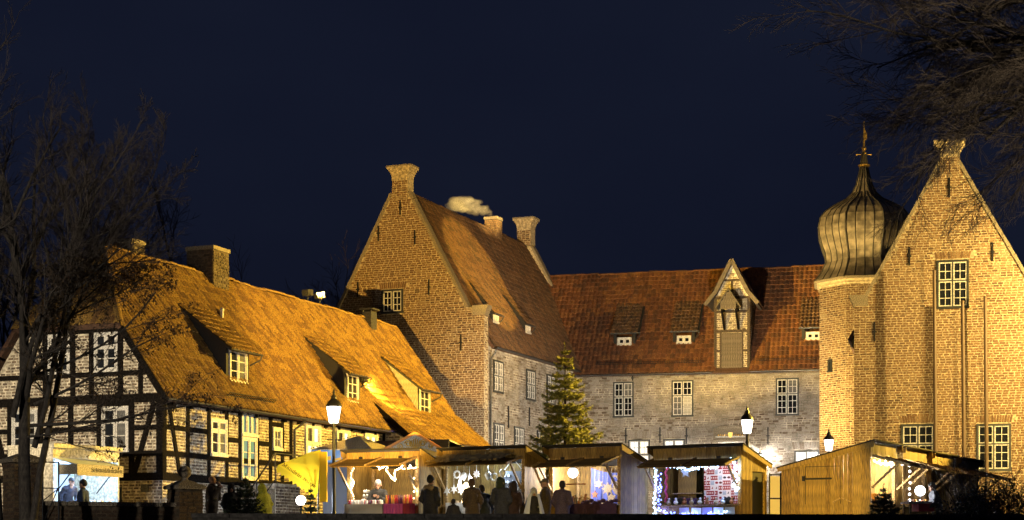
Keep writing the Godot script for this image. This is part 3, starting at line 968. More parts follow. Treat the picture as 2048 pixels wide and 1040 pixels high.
func chimney(parent: Node3D, lo: Vector3, hi: Vector3, pal: Array, seed_no: int) -> void:
	var c := node("chimney", parent)
	var g := Geo.new()
	g.box(lo + Vector3(0.02, 0, 0.02), hi - Vector3(0.02, 0.1, 0.02))
	part("shaft", g, M.mortar_dark, c)
	var w := hi.x - lo.x
	var d := hi.z - lo.z
	var hh := hi.y - lo.y - 0.12
	var rect := func(x: float) -> PackedVector2Array: return PackedVector2Array([Vector2(0.01, 0), Vector2(x - 0.01, 0), Vector2(x - 0.01, hh), Vector2(0.01, hh)])
	bricks(c, plane(Vector3(lo.x, lo.y, hi.z), Vector3.RIGHT), rect.call(w), [], [], 0.1, 0.25, 0.02, pal, [3, 2, 2, 1], 0.2, 0, seed_no)
	bricks(c, plane(Vector3(hi.x, lo.y, hi.z), Vector3(0, 0, -1)), rect.call(d), [], [], 0.1, 0.25, 0.02, pal, [2, 1, 2, 3], 0.2, 0, seed_no + 1)
	bricks(c, plane(Vector3(lo.x, lo.y, lo.z), Vector3(0, 0, 1)), rect.call(d), [], [], 0.1, 0.25, 0.02, pal, [3, 2, 2, 1], 0.2, 0, seed_no + 2)
	var k := Geo.new()
	k.box(Vector3(lo.x - 0.025, hi.y - 0.10, lo.z - 0.025), Vector3(hi.x + 0.025, hi.y - 0.03, hi.z + 0.025))
	k.box(Vector3(lo.x - 0.02, hi.y - 0.03, lo.z - 0.02), Vector3(hi.x + 0.02, hi.y + 0.04, hi.z + 0.02))
	part("chimney_cap", k, M.stone_cap, c)


# ---------------------------------------------------------------- the castle
const BRICK_GOLD := [Color(0.30, 0.165, 0.078), Color(0.35, 0.20, 0.095), Color(0.25, 0.135, 0.065), Color(0.40, 0.25, 0.125), Color(0.17, 0.095, 0.052), Color(0.47, 0.34, 0.20)]
const BRICK_WASH := [Color(0.50, 0.44, 0.38), Color(0.45, 0.385, 0.32), Color(0.54, 0.48, 0.42), Color(0.34, 0.265, 0.20), Color(0.21, 0.145, 0.10), Color(0.42, 0.35, 0.29)]
const TILE_BROWN := [Color(0.20, 0.105, 0.055), Color(0.25, 0.13, 0.065), Color(0.17, 0.09, 0.05), Color(0.29, 0.16, 0.08), Color(0.14, 0.085, 0.05), Color(0.23, 0.13, 0.07)]
const TILE_RED := [Color(0.29, 0.11, 0.042), Color(0.34, 0.135, 0.052), Color(0.24, 0.095, 0.04), Color(0.38, 0.165, 0.06), Color(0.19, 0.085, 0.04), Color(0.31, 0.125, 0.05)]


func finial(parent: Node3D, t: Transform3D, x: float, y: float) -> void:  # the flared brick cap on a gable's top
	var n := node("gable_cap", parent)
	var g := Geo.new()
	g.box(Vector3(x - 0.42, y - 0.6, -0.62), Vector3(x + 0.42, y + 0.35, 0.07), t)
	for i in 6:
		var w := 0.43 + 0.009 * i * i
		g.box(Vector3(x - w, y + 0.35 + i * 0.1, -0.62 - i * 0.02), Vector3(x + w, y + 0.45 + i * 0.1, 0.07 + i * 0.022), t)
	part("cap_core", g, M.mortar, n)
	bricks(n, t * Transform3D(Basis.IDENTITY, Vector3(0, 0, 0.082)), PackedVector2Array([Vector2(x - 0.42, y - 0.6), Vector2(x + 0.42, y - 0.6), Vector2(x + 0.42, y + 0.34), Vector2(x - 0.42, y + 0.34)]), [], [], 0.11, 0.26, 0.02, BRICK_GOLD, [2, 2, 2, 2, 1, 1], 0.2, 0, 77)
	var c := Geo.new()
	c.box(Vector3(x - 0.67, y + 0.95, -0.72), Vector3(x + 0.67, y + 1.02, 0.2), t)
	part("cap_slab", c, M.stone_cap, n)


# Sloping coping of a gable from a to b in the plane t.
func coping(parent: Node3D, t: Transform3D, a: Vector2, b: Vector2, seed_no: int) -> void:
	var r := RandomNumberGenerator.new()
	r.seed = seed_no
	var d := (b - a)
	var n := int(d.length() / 0.42)
	var o := Vector2(-d.y, d.x).normalized()
	if o.y < 0: o = -o
	for i in n:
		var p := a + d * (float(i) / n)
		var q := a + d * ((i + 0.965) / n)
		var g := Geo.new()
		var j := o * r.randf_range(-0.008, 0.010)
		var pts := []
		for z in [-0.42, 0.07]:
			var s := [p - o * 0.05 + j, q - o * 0.05 + j, q + o * 0.09 + j, p + o * 0.09 + j]
			if (s[1] - s[0]).cross(s[2] - s[0]) < 0: s = [s[1], s[0], s[3], s[2]]
			for w in s: pts.append(t * Vector3(w.x, w.y, z))
		g.hexa(pts)
		part("coping_stone", g, M.stone_cap, parent)


func kneeler(parent: Node3D, t: Transform3D, x: float, y: float, dir: float) -> void:
	var g := Geo.new()
	for i in 4:
		var a := x - dir * 0.6
		var b := x + dir * (0.05 + 0.055 * i)
		g.box(Vector3(minf(a, b), y - 0.48 + i * 0.12, -0.5), Vector3(maxf(a, b), y - 0.36 + i * 0.12, 0.03 + 0.015 * i), t)
	part("kneeler", g, M.stone_cap, parent)


func rect(x0: float, y0: float, x1: float, y1: float) -> PackedVector2Array:
	return PackedVector2Array([Vector2(x0, y0), Vector2(x1, y0), Vector2(x1, y1), Vector2(x0, y1)])


func gabled_castle_wing() -> void:
	var h := thing("castle_gable_wing", "tall steep brick castle wing with flared gable cap behind the half timbered house", "castle wing", Vector3(-1.34, 0, -84), -22)
	var front := plane(Vector3.ZERO, Vector3.RIGHT)
	var side := plane(Vector3.ZERO, Vector3(0, 0, -1))
	var gable := PackedVector2Array([Vector2(-8.9, 0), Vector2(0, 0), Vector2(0, 11.5), Vector2(-0.9, 11.5), Vector2(-4.02, 17.35), Vector2(-4.88, 17.35), Vector2(-8.0, 11.5), Vector2(-8.9, 11.5)])
	var g := Geo.new()
	g.prism(gable, -0.5, -0.012)
	g.prism(gable, -17.0, -16.5)
	g.prism(PackedVector2Array([Vector2(-8.88, 0), Vector2(-0.012, 0), Vector2(-0.012, 9.7), Vector2(-4.45, 17.0), Vector2(-8.88, 9.7)]), -16.5, -0.5)
	part("wall", g, M.mortar, h)
	var ws := Geo.new()
	ws.box(Vector3(-0.1, 0, -16.4), Vector3(-0.006, 9.66, -0.52))
	part("limewashed_wall", ws, M.mortar_wash, h)
	bricks(h, front, gable, [Rect2(-5.45, 11.42, 1.16, 1.16)], [Rect2(-5.6, 12.6, 1.46, 0.36)], 0.108, 0.265, 0.02, BRICK_GOLD, [4, 4, 3, 3, 1.8, 1.6], 0.5, 200, 41)
	bricks(h, side, rect(0.02, 0, 0.5, 11.4), [], [], 0.108, 0.24, 0.02, BRICK_GOLD, [4, 4, 3, 3, 1.4, 1.6], 0.3, 0, 42)
	var w := [Rect2(1.1, 7.5, 1.25, 1.55), Rect2(5.45, 7.48, 1.25, 1.55), Rect2(8.4, 7.5, 1.2, 1.55), Rect2(1.15, 4.2, 1.35, 1.8), Rect2(3.82, 4.2, 1.32, 1.8), Rect2(7.0, 4.2, 1.3, 1.8)]
	bricks(h, side, rect(0.52, 0, 12.9, 9.62), w, [], 0.125, 0.30, 0.014, BRICK_WASH, [4, 4, 3, 3, 1.6, 3], 0.45, 120, 43)
	coping(h, front, Vector2(-0.9, 11.5), Vector2(-4.0, 17.3), 5)
	coping(h, front, Vector2(-8.0, 11.5), Vector2(-4.9, 17.3), 6)
	var farp := plane(Vector3(0, 0, -16.5), Vector3.RIGHT)
	coping(h, farp, Vector2(-0.9, 11.5), Vector2(-4.0, 17.3), 7)
	kneeler(h, front, 0, 11.56, 1)
	kneeler(h, front, -8.9, 11.56, -1)
	finial(h, front, -4.45, 17.6)
	finial(h, farp, -4.45, 18.0)
	for a in [[-5.64, 15.0, 0.75], [-3.66, 14.7, 0.7], [-6.77, 12.3, 0.75], [-2.91, 12.2, 0.75], [-1.21, 9.4, 0.8], [-4.45, 16.2, 0.7]]:
		wall_anchor(h, front, a[0], a[1], a[2])
	for a in [[3.05, 5.85, 1.1], [5.9, 6.15, 0.95]]:
		wall_anchor(h, side, a[0], a[1], a[2])
	window(h, front, -5.45, 11.42, 1.16, 1.16, 2, [3], [1.0], 2, M.dark_frame, M.white_paint, [M.glass], 0.09)
	for r: Rect2 in w:
		window(h, side, r.position.x, r.position.y, r.size.x, r.size.y, 2, [2, 2], [0.48, 0.52], 2, M.dark_frame, M.white_paint, [M.glass, M.curtain_glass, M.glass], 0.08)
	# roof
	var rs := Geo.new()
	rs.slab([Vector3(0.3, 9.58, -0.5), Vector3(0.3, 9.58, -16.5), Vector3(-4.45, 17.36, -16.5), Vector3(-4.45, 17.36, -0.5)], 0.14)
	rs.slab([Vector3(-9.2, 9.58, -16.5), Vector3(-9.2, 9.58, -0.5), Vector3(-4.45, 17.36, -0.5), Vector3(-4.45, 17.36, -16.5)], 0.14)
	part("roof", rs, M.roof_base, h)
	var up := Vector3(-4.75, 7.78, 0)
	tiles(h, plane(Vector3(0.3, 9.62, -0.5), Vector3(0, 0, -1), up), rect(0, 0, 16.0, up.length()), 0.23, 0.33, TILE_BROWN, 120, 44)
	ridge(h, Vector3(-4.45, 17.42, -0.6), Vector3(-4.45, 17.42, -16.4), 0.4, 0.14, TILE_BROWN, 8)
	var roof_y := func(x: float) -> float: return 9.62 + (0.3 - x) * 1.638
	for z in [[-2.35, -3.0], [-6.7, -7.35]]:
		shed_dormer(h, -0.52, 11.03, 11.55, z[0], z[1], 1.22, roof_y, M.dark_boards, TILE_BROWN, 46, 0.12)
		window(h, plane(Vector3(-0.52, 0, 0), Vector3(0, 0, -1)), -z[0] + 0.02, 11.05, 0.61, 0.46, 2, [1], [1.0], 1, M.white_paint, M.white_paint, [M.glass], 0.07)
	chimney(h, Vector3(-4.85, 16.4, -12.3), Vector3(-4.1, 18.15, -11.5), BRICK_GOLD.slice(0, 4), 48)
	gutter(h, Vector3(0.38, 9.58, -0.55), Vector3(0.38, 9.58, -13.0))
	pipe(h, [Vector3(0.36, 9.5, -0.62), Vector3(0.3, 9.3, -0.62), Vector3(0.09, 9.05, -0.62), Vector3(0.09, 0, -0.62)])


func middle_castle_wing() -> void:
	var h := thing("castle_middle_wing", "low castle wing with red tiled roof, hoist gable and pale limewashed brick", "castle wing", Vector3(3.45, 0, -95.9), -13.5)
	var front := plane(Vector3.ZERO, Vector3.RIGHT)
	var g := Geo.new()
	var body := PackedVector2Array([Vector2(0.012, 0), Vector2(9.6, 0), Vector2(9.6, 9.2), Vector2(4.8, 15.2), Vector2(0.012, 9.2)])
	g.prism(body, 0, 22.0, Transform3D(Basis(Vector3(0, 0, -1), Vector3.UP, Vector3(1, 0, 0)), Vector3(-6, 0, 0)))
	part("wall", g, M.mortar_wash, h)
	var w := [Rect2(2.13, 7.06, 1.13, 1.92), Rect2(5.33, 7.04, 1.18, 1.95), Rect2(10.92, 7.0, 1.22, 1.98), Rect2(2.96, 3.9, 1.2, 1.92), Rect2(4.88, 3.9, 1.18, 1.92), Rect2(11.9, 3.4, 1.3, 1.7), Rect2(7.55, 0, 2.0, 6.45), Rect2(0.75, 3.9, 1.1, 1.5)]
	var arches := [Rect2(2.9, 5.85, 1.35, 0.42), Rect2(4.8, 5.85, 1.35, 0.42), Rect2(11.8, 5.15, 1.5, 0.42)]
	bricks(h, front, rect(-1.0, 0, 14.2, 9.42), w, arches, 0.125, 0.32, 0.014, BRICK_WASH, [4, 4, 4, 2.6, 1.7, 3], 0.55, 220, 51)
	for i in 6:
		var r: Rect2 = w[i]
		var gl := [M.glass, M.curtain_glass, M.glass]
		if i == 1: gl = [M.glass, M.glass, M.curtain_glass, M.curtain]
		if i in [3, 4, 5]: gl = [M.lit_pale, M.lit_window]
		window(h, front, r.position.x, r.position.y, r.size.x, r.size.y, 2, [2, 3], [0.42, 0.58], 2, M.dark_frame, M.white_paint, gl, 0.08)
	window(h, front, 0.75, 3.9, 1.1, 1.5, 2, [2, 2], [0.45, 0.55], 2, M.dark_frame, M.white_paint, [M.lit_pale, M.curtain_glass], 0.08)
	for a in [[2.83, 5.62, 0.85], [4.7, 5.62, 0.85], [6.14, 5.55, 0.85], [10.51, 5.45, 0.92], [3.2, 9.02, 0.3], [8.0, 7.5, 0.0]]:
		if a[2] > 0.1: wall_anchor(h, front, a[0], a[1], a[2])
	# portal
	var p := node("portal", h)
	var pg := Geo.new()
	pg.box(Vector3(7.55, 0, -0.02), Vector3(7.85, 5.7, 0.12))
	pg.box(Vector3(9.2, 0, -0.02), Vector3(9.5, 5.7, 0.12))
	pg.box(Vector3(7.45, 5.62, -0.02), Vector3(9.6, 5.74, 0.2))
	pg.box(Vector3(7.6, 5.74, -0.02), Vector3(9.42, 6.36, 0.09))
	pg.box(Vector3(7.85, 6.36, -0.02), Vector3(9.2, 6.47, 0.14))
	part("portal_frame", pg, M.stone_cap, p)
	var pi := Geo.new()
	pi.box(Vector3(7.85, 3.2, -0.02), Vector3(9.2, 5.62, 0.05))
	pi.box(Vector3(7.72, 5.85, 0.06), Vector3(9.3, 5.93, 0.12))
	part("plaster_panel", pi, M.white_paint, p)
	var cr := Geo.new()
	cr.prism(PackedVector2Array([Vector2(8.4, 5.93), Vector2(8.52, 5.84), Vector2(8.64, 5.93), Vector2(8.64, 6.12), Vector2(8.4, 6.12)]), 0.09, 0.14)
	for s in [-1, 1]:
		for i in 5:
			cr.ball(Vector3(8.52 + s * (0.2 + i * 0.11), 5.97 + 0.02 * (i % 2), 0.11), 0.05, 6)
	part("crest_relief", cr, M.gold, p)
	var fa := Geo.new()
	fa.prism(PackedVector2Array([Vector2(8.05, 5.02), Vector2(9.0, 5.02), Vector2(9.0, 5.3), Vector2(8.85, 5.48), Vector2(8.2, 5.48), Vector2(8.05, 5.3)]), 0.05, 0.09)
	part("fanlight_frame", fa, M.dark_frame, p)
	for i in 3:
		var fp := Geo.new()
		fp.box(Vector3(8.11 + i * 0.29, 5.06, 0.088), Vector3(8.36 + i * 0.29, 5.32, 0.096))
		part("fanlight_pane", fp, M.lit_pale, p)
	# roof
	var rs := Geo.new()
	rs.slab([Vector3(-6, 9.36, 0.3), Vector3(16, 9.36, 0.3), Vector3(16, 15.53, -4.5), Vector3(-6, 15.53, -4.5)], 0.14)
	rs.slab([Vector3(16, 9.36, -9.3), Vector3(-6, 9.36, -9.3), Vector3(-6, 15.53, -4.5), Vector3(16, 15.53, -4.5)], 0.14)
	part("roof", rs, M.roof_base, h)
	var up := Vector3(0, 6.17, -4.8)
	tiles(h, plane(Vector3(-5, 9.4, 0.3), Vector3.RIGHT, up), rect(0, 0, 20.5, up.length()), 0.255, 0.34, TILE_RED, 260, 54, [rect(12.66, -0.1, 14.5, 4.6)])
	ridge(h, Vector3(-5, 15.58, -4.5), Vector3(15.5, 15.58, -4.5), 0.42, 0.15, TILE_RED, 9)
	gutter(h, Vector3(-0.2, 9.34, 0.38), Vector3(7.55, 9.34, 0.38), 0.06)
	gutter(h, Vector3(9.62, 9.34, 0.38), Vector3(13.6, 9.34, 0.38), 0.06)
	# snow guards
	for s in [[1.2, 7.2], [9.9, 13.4]]:
		var sg := Geo.new()
		var e := up.normalized()
		var nn := Vector3.RIGHT.cross(e)
		for i in int((s[1] - s[0]) / 0.13):
			var b := Vector3(s[0] + i * 0.13, 9.4, 0.3) + e * 0.62
			sg.rod(b + nn * 0.04, b + nn * 0.24, 0.011, -1, 4)
		for z in [0.09, 0.23]:
			sg.rod(Vector3(s[0] - 0.05, 9.4, 0.3) + e * 0.62 + nn * z, Vector3(s[1], 9.4, 0.3) + e * 0.62 + nn * z, 0.012, -1, 4)
		part("snow_guard", sg, M.iron, h)
	# low dormers
	var base := Transform3D(Basis(Vector3(0, 0, 1), Vector3.UP, Vector3(-1, 0, 0)), Vector3.ZERO)
	var roof_y := func(x: float) -> float: return 9.4 + (0.3 - x) * 1.2854
	var n := 0
	for x in [[2.05, 3.1], [5.33, 6.37], [12.3, 13.3]]:
		shed_dormer(h, -1.0, 11.06, 11.80, -x[0] + 0.04, -x[1] - 0.04, 0.90, roof_y, M.dark_boards, TILE_BROWN, 56 + n, 0.14, base)
		window(h, plane(Vector3(0, 0, -1.0), Vector3.RIGHT), x[0] + 0.14, 11.1, 0.78, 0.42, 2, [1], [1.0], 1, M.white_paint, M.white_paint, [M.glass], 0.085)
		n += 1
	hoist_gable(h)


func hoist_gable(h: Node3D) -> void:
	var d := node("hoist_gable", h)
	var x0 := 7.64
	var x1 := 9.56
	var xm := 8.6
	var g := Geo.new()
	g.prism(PackedVector2Array([Vector2(x0, 9.3), Vector2(x1, 9.3), Vector2(x1, 13.3), Vector2(xm, 15.1), Vector2(x0, 13.3)]), -4.2, 0.10)
	part("gable_wall", g, M.mortar_pale, d)
	var t := plane(Vector3(0, 0, 0.112), Vector3.RIGHT)
	bricks(d, t, PackedVector2Array([Vector2(x0, 9.4), Vector2(x1, 9.4), Vector2(x1, 13.3), Vector2(xm, 15.05), Vector2(x0, 13.3)]), [Rect2(8.02, 9.5, 1.12, 1.95)], [], 0.11, 0.25, 0.022, BRICK_PANEL, [2, 3, 4, 4, 1, 4], 0.3, 0, 61)
	var ts := plane(Vector3(x1 + 0.012, 0, 0.1), Vector3(0, 0, -1))
	bricks(d, ts, PackedVector2Array([Vector2(0, 9.6), Vector2(0.5, 9.6), Vector2(3.0, 13.2), Vector2(0, 13.2)]), [], [], 0.11, 0.25, 0.022, BRICK_PANEL, [3, 3, 3, 3, 1, 3], 0.3, 0, 62)
	var m := func(a: Vector2, b: Vector2, w: float, pr: float, tt: Transform3D) -> void: timber(d, tt, a, b, w, pr, M.brown_timber)
	for x in [x0 + 0.07, x1 - 0.07]:
		m.call(Vector2(x, 9.5), Vector2(x, 13.3), 0.15, 0.03, t)
	for x in [8.0, 9.16]:
		m.call(Vector2(x, 9.5), Vector2(x, 11.5), 0.1, 0.026, t)
	for y in [9.5, 11.55, 12.6, 13.34]:
		m.call(Vector2(x0, y), Vector2(x1, y), 0.14, 0.034 if y < 9.6 or y > 13 else 0.021, t)
	m.call(Vector2(x0, 10.5), Vector2(8.0, 10.5), 0.1, 0.02, t)
	m.call(Vector2(9.16, 10.5), Vector2(x1, 10.5), 0.1, 0.02, t)
	m.call(Vector2(xm, 13.4), Vector2(xm, 14.3), 0.12, 0.022, t)
	m.call(Vector2(8.1, 14.28), Vector2(9.1, 14.28), 0.11, 0.027, t)
	for x in [8.22, 8.97]:
		m.call(Vector2(x, 11.6), Vector2(x, 12.55), 0.11, 0.024, t)
	for y in [10.9, 12.0, 12.9]:
		m.call(Vector2(0, y), Vector2(2.4, y), 0.12, 0.022, ts)
	for z in [0.55, 1.2, 2.0]:
		m.call(Vector2(z, 9.9 + z * 1.1), Vector2(z, 13.2), 0.11, 0.028, ts)
	# loading door of boards
	for i in 8:
		var b := Geo.new()
		b.box(Vector3(8.055 + i * 0.1315, 9.58, 0.10), Vector3(8.18 + i * 0.1315, 11.46, 0.125 + 0.006 * (i % 3)))
		part("door_board", b, M.grey_boards, d)
	# roof of the hoist gable
	var r := Geo.new()
	for s in [-1, 1]:
		var e := Vector3(xm + s * 1.36, 13.0, 0)
		var k := Vector3(xm + s * 0.85, 13.62, 0)
		var a := Vector3(xm, 15.32, 0)
		var q := [[e, k], [k, a]]
		for w in q:
			var p := [w[0] + Vector3(0, 0, 0.42), w[0] + Vector3(0, 0, -3.6), w[1] + Vector3(0, 0, -4.4), w[1] + Vector3(0, 0, 0.42)]
			if s < 0: p = [p[1], p[0], p[3], p[2]]
			r.slab(p, 0.1)
	part("hoist_roof", r, M.grey_boards, d)
	for s in [-1, 1]:
		var tu := Vector3(-s * 1.36, 2.28, 0)
		var o := Vector3(xm + s * 1.36, 13.06, 0.4 if s < 0 else 0.4)
		var tt := plane(o, Vector3(0, 0, -1), tu) if s > 0 else plane(o + Vector3(0, 0, -4.4), Vector3(0, 0, 1), tu)
		tiles(d, tt, rect(0, 0, 4.4, tu.length()), 0.24, 0.34, TILE_BROWN, 0, 63 + s)
	var bb := Geo.new()
	for s in [-1, 1]:
		bb.bar(Vector3(xm + s * 1.42, 12.95, 0.44), Vector3(xm + s * 0.86, 13.62, 0.44), 0.05, 0.2)
		bb.bar(Vector3(xm + s * 0.88, 13.58, 0.445), Vector3(xm, 15.34, 0.445), 0.05, 0.2)
	part("barge_board", bb, M.grey_boards, d)
	# the small hood over the hoist beam
	var hd := Geo.new()
	for s in [-1, 1]:
		var p := [Vector3(xm - 0.1 + s * 0.68, 12.72, 1.1), Vector3(xm - 0.1 + s * 0.68, 12.72, 0.1), Vector3(xm - 0.1, 13.75, 0.1), Vector3(xm - 0.1, 13.75, 1.1)]
		if s < 0: p = [p[1], p[0], p[3], p[2]]
		hd.slab(p, 0.07)
	part("hoist_hood", hd, M.grey_boards, d)
	for i in 6:
		var b := Geo.new()
		var x := xm - 0.1 - 0.42 + i * 0.14
		b.box(Vector3(x, 12.62, 0.98), Vector3(x + 0.13, 13.62 - absf(x + 0.065 - xm + 0.1) * 1.45, 1.01 + 0.005 * (i % 2)))
		part("hood_board", b, M.grey_boards, d)
	var br := Geo.new()
	for x in [8.2, 8.95]:
		br.bar(Vector3(x, 11.65, 0.15), Vector3(x - 0.05, 12.65, 0.95), 0.11, 0.11)
		br.bar(Vector3(x, 12.62, 0.1), Vector3(x, 12.62, 1.0), 0.1, 0.1)
	part("bracket", br, M.timber, d)


func stair_tower() -> void:
	var h := thing("stair_tower", "octagonal brick stair tower with onion dome and weather vane", "tower", Vector3(17.7, 0, -88), 0)
	var R := 2.38
	var turn := deg_to_rad(12.0)
	var g := Geo.new()
	g.lathe([Vector2(R - 0.012, 0), Vector2(R - 0.012, 12.9), Vector2(R + 0.06, 12.95), Vector2(R + 0.06, 13.05), Vector2(R + 0.14, 13.1), Vector2(R + 0.14, 13.22)], 8, Transform3D.IDENTITY, true, turn)
	part("wall", g, M.mortar, h)
	for i in 8:
		var a := turn + TAU * i / 8
		var b := turn + TAU * (i + 1) / 8
		var p := Vector3(R * sin(a), 0, R * cos(a))
		var q := Vector3(R * sin(b), 0, R * cos(b))
		if cos((a + b) / 2) < -0.2: continue
		var t := plane(p, q - p)
		var hole := []
		if i == 6: hole = [Rect2(0.62, 8.65, 0.28, 0.6)]
		bricks(h, t, rect(0, 0, (q - p).length(), 12.9), hole, [], 0.108, 0.25, 0.02, BRICK_GOLD, [4, 4, 3, 3, 2, 1.6], 0.3, 60 if i >= 6 else 0, 70 + i)
		if hole: window(h, t, 0.62, 8.65, 0.28, 0.6, 1, [1], [1.0], 1, M.dark_frame, M.dark_frame, [M.glass], 0.05)
	var dome := [Vector2(2.62, 13.2), Vector2(2.50, 13.38), Vector2(2.22, 13.75), Vector2(2.02, 14.2), Vector2(2.06, 14.62), Vector2(2.24, 15.1), Vector2(2.38, 15.55), Vector2(2.42, 15.95), Vector2(2.33, 16.4), Vector2(2.04, 16.76), Vector2(1.6, 17.05), Vector2(0.95, 17.4), Vector2(0.62, 17.72), Vector2(0.43, 18.1), Vector2(0.29, 18.55), Vector2(0.20, 18.95), Vector2(0.12, 19.4), Vector2(0.07, 19.8)]
	var dg := Geo.new()
	dg.lathe(dome, 8, Transform3D.IDENTITY, true, turn)
	part("onion_dome", dg, M.dome_metal, h)
	for i in 8:
		for s in 4:  # standing seams: on the edges and three on each face
			var rg := Geo.new()
			var pts := PackedVector3Array()
			var rs := PackedFloat32Array()
			var a := turn + TAU * i / 8
			var b := turn + TAU * (i + 1) / 8
			for k in dome.size():
				if s % 2 == 1 and k > 12: break
				var f := s / 4.0
				var p: Vector3 = Vector3(sin(a), 0, cos(a)).lerp(Vector3(sin(b), 0, cos(b)), f) * (dome[k].x + 0.015)
				pts.append(p + Vector3(0, dome[k].y, 0))
				rs.append(0.045 if s == 0 else 0.024)
			rg.tube(pts, rs, 5)
			part("seam", rg, M.dark_seam, h)
	var cor := Geo.new()
	cor.lathe([Vector2(2.3, 13.12), Vector2(2.66, 13.14), Vector2(2.66, 13.24), Vector2(2.5, 13.3)], 8, Transform3D.IDENTITY, true, turn)
	part("eaves_moulding", cor, M.stone_cap, h)
	var ban := Geo.new()
	ban.lathe([Vector2(0.2, 19.05), Vector2(0.3, 19.1), Vector2(0.3, 19.16), Vector2(0.2, 19.2)], 12)
	part("collar", ban, M.gold, h)
	var va := node("weather_vane", h)
	var vg := Geo.new()
	vg.rod(Vector3(0, 19.4, 0), Vector3(0, 21.35, 0), 0.07, 0.03, 6)
	vg.ball(Vector3(0, 19.98, 0), 0.13, 10)
	for v in [Vector3(0.36, 0, 0), Vector3(0, 0, 0.36)]:
		vg.rod(Vector3(0, 19.68, 0) - v, Vector3(0, 19.68, 0) + v, 0.022)
		for s in [-1, 1]: vg.ball(Vector3(0, 19.68, 0) + v * s, 0.055, 6)
	part("vane_rod", vg, M.gold, va)
	var fg := Geo.new()
	fg.prism(PackedVector2Array([Vector2(0.02, 20.35), Vector2(0.16, 20.5), Vector2(0.14, 20.75), Vector2(0.05, 20.95), Vector2(0.02, 21.0)]), -0.01, 0.01)
	part("vane_flag", fg, M.gold, va)


func right_gable_house() -> void:
	var h := thing("brick_gable_house", "brick castle wing with steep gable behind three flagpoles", "castle wing", Vector3(15.05, 0, -77), -13.5)
	var t := plane(Vector3.ZERO, Vector3.RIGHT)
	var poly := PackedVector2Array([Vector2(0, 0), Vector2(8.14, 0), Vector2(8.14, 10.95), Vector2(7.6, 10.95), Vector2(4.42, 16.7), Vector2(3.72, 16.7), Vector2(0.54, 10.95), Vector2(0, 10.95)])
	var g := Geo.new()
	g.prism(poly, -0.5, -0.012)
	g.prism(PackedVector2Array([Vector2(0.02, 0), Vector2(8.12, 0), Vector2(8.12, 9.2), Vector2(4.07, 16.2), Vector2(0.02, 9.2)]), -8.0, -0.5)
	part("wall", g, M.mortar, h)
	var w := [Rect2(3.53, 10.28, 1.36, 2.08), Rect2(2.02, 3.2, 1.44, 2.06), Rect2(5.21, 3.2, 1.44, 2.02)]
	bricks(h, t, poly, w, [Rect2(3.45, 12.4, 1.52, 0.36), Rect2(1.95, 5.3, 1.58, 0.36), Rect2(5.15, 5.26, 1.56, 0.36)], 0.108, 0.265, 0.02, BRICK_GOLD, [4, 4, 3, 4, 2.2, 1.6], 0.5, 300, 81)
	for r: Rect2 in w:
		window(h, t, r.position.x, r.position.y, r.size.x, r.size.y, 2, [2, 3], [0.42, 0.58], 2, M.dark_frame, M.white_paint, [M.glass], 0.09)
	coping(h, t, Vector2(0.54, 10.95), Vector2(3.7, 16.65), 15)
	coping(h, t, Vector2(7.6, 10.95), Vector2(4.44, 16.65), 16)
	kneeler(h, t, 0, 10.98, -1)
	kneeler(h, t, 8.14, 10.98, 1)
	finial(h, t, 4.07, 16.55)
	for a in [[2.38, 12.2, 0.8], [5.88, 12.25, 0.8], [0.88, 8.92, 0.85], [4.07, 15.1, 0.85], [7.3, 8.9, 0.85]]:
		wall_anchor(h, t, a[0], a[1], a[2])
	var rs := Geo.new()
	rs.slab([Vector3(8.4, 9.1, -0.5), Vector3(8.4, 9.1, -8.0), Vector3(4.07, 16.5, -8.0), Vector3(4.07, 16.5, -0.5)], 0.14)
	rs.slab([Vector3(-0.3, 9.1, -8.0), Vector3(-0.3, 9.1, -0.5), Vector3(4.07, 16.5, -0.5), Vector3(4.07, 16.5, -8.0)], 0.14)
	part("roof", rs, M.roof_base, h)


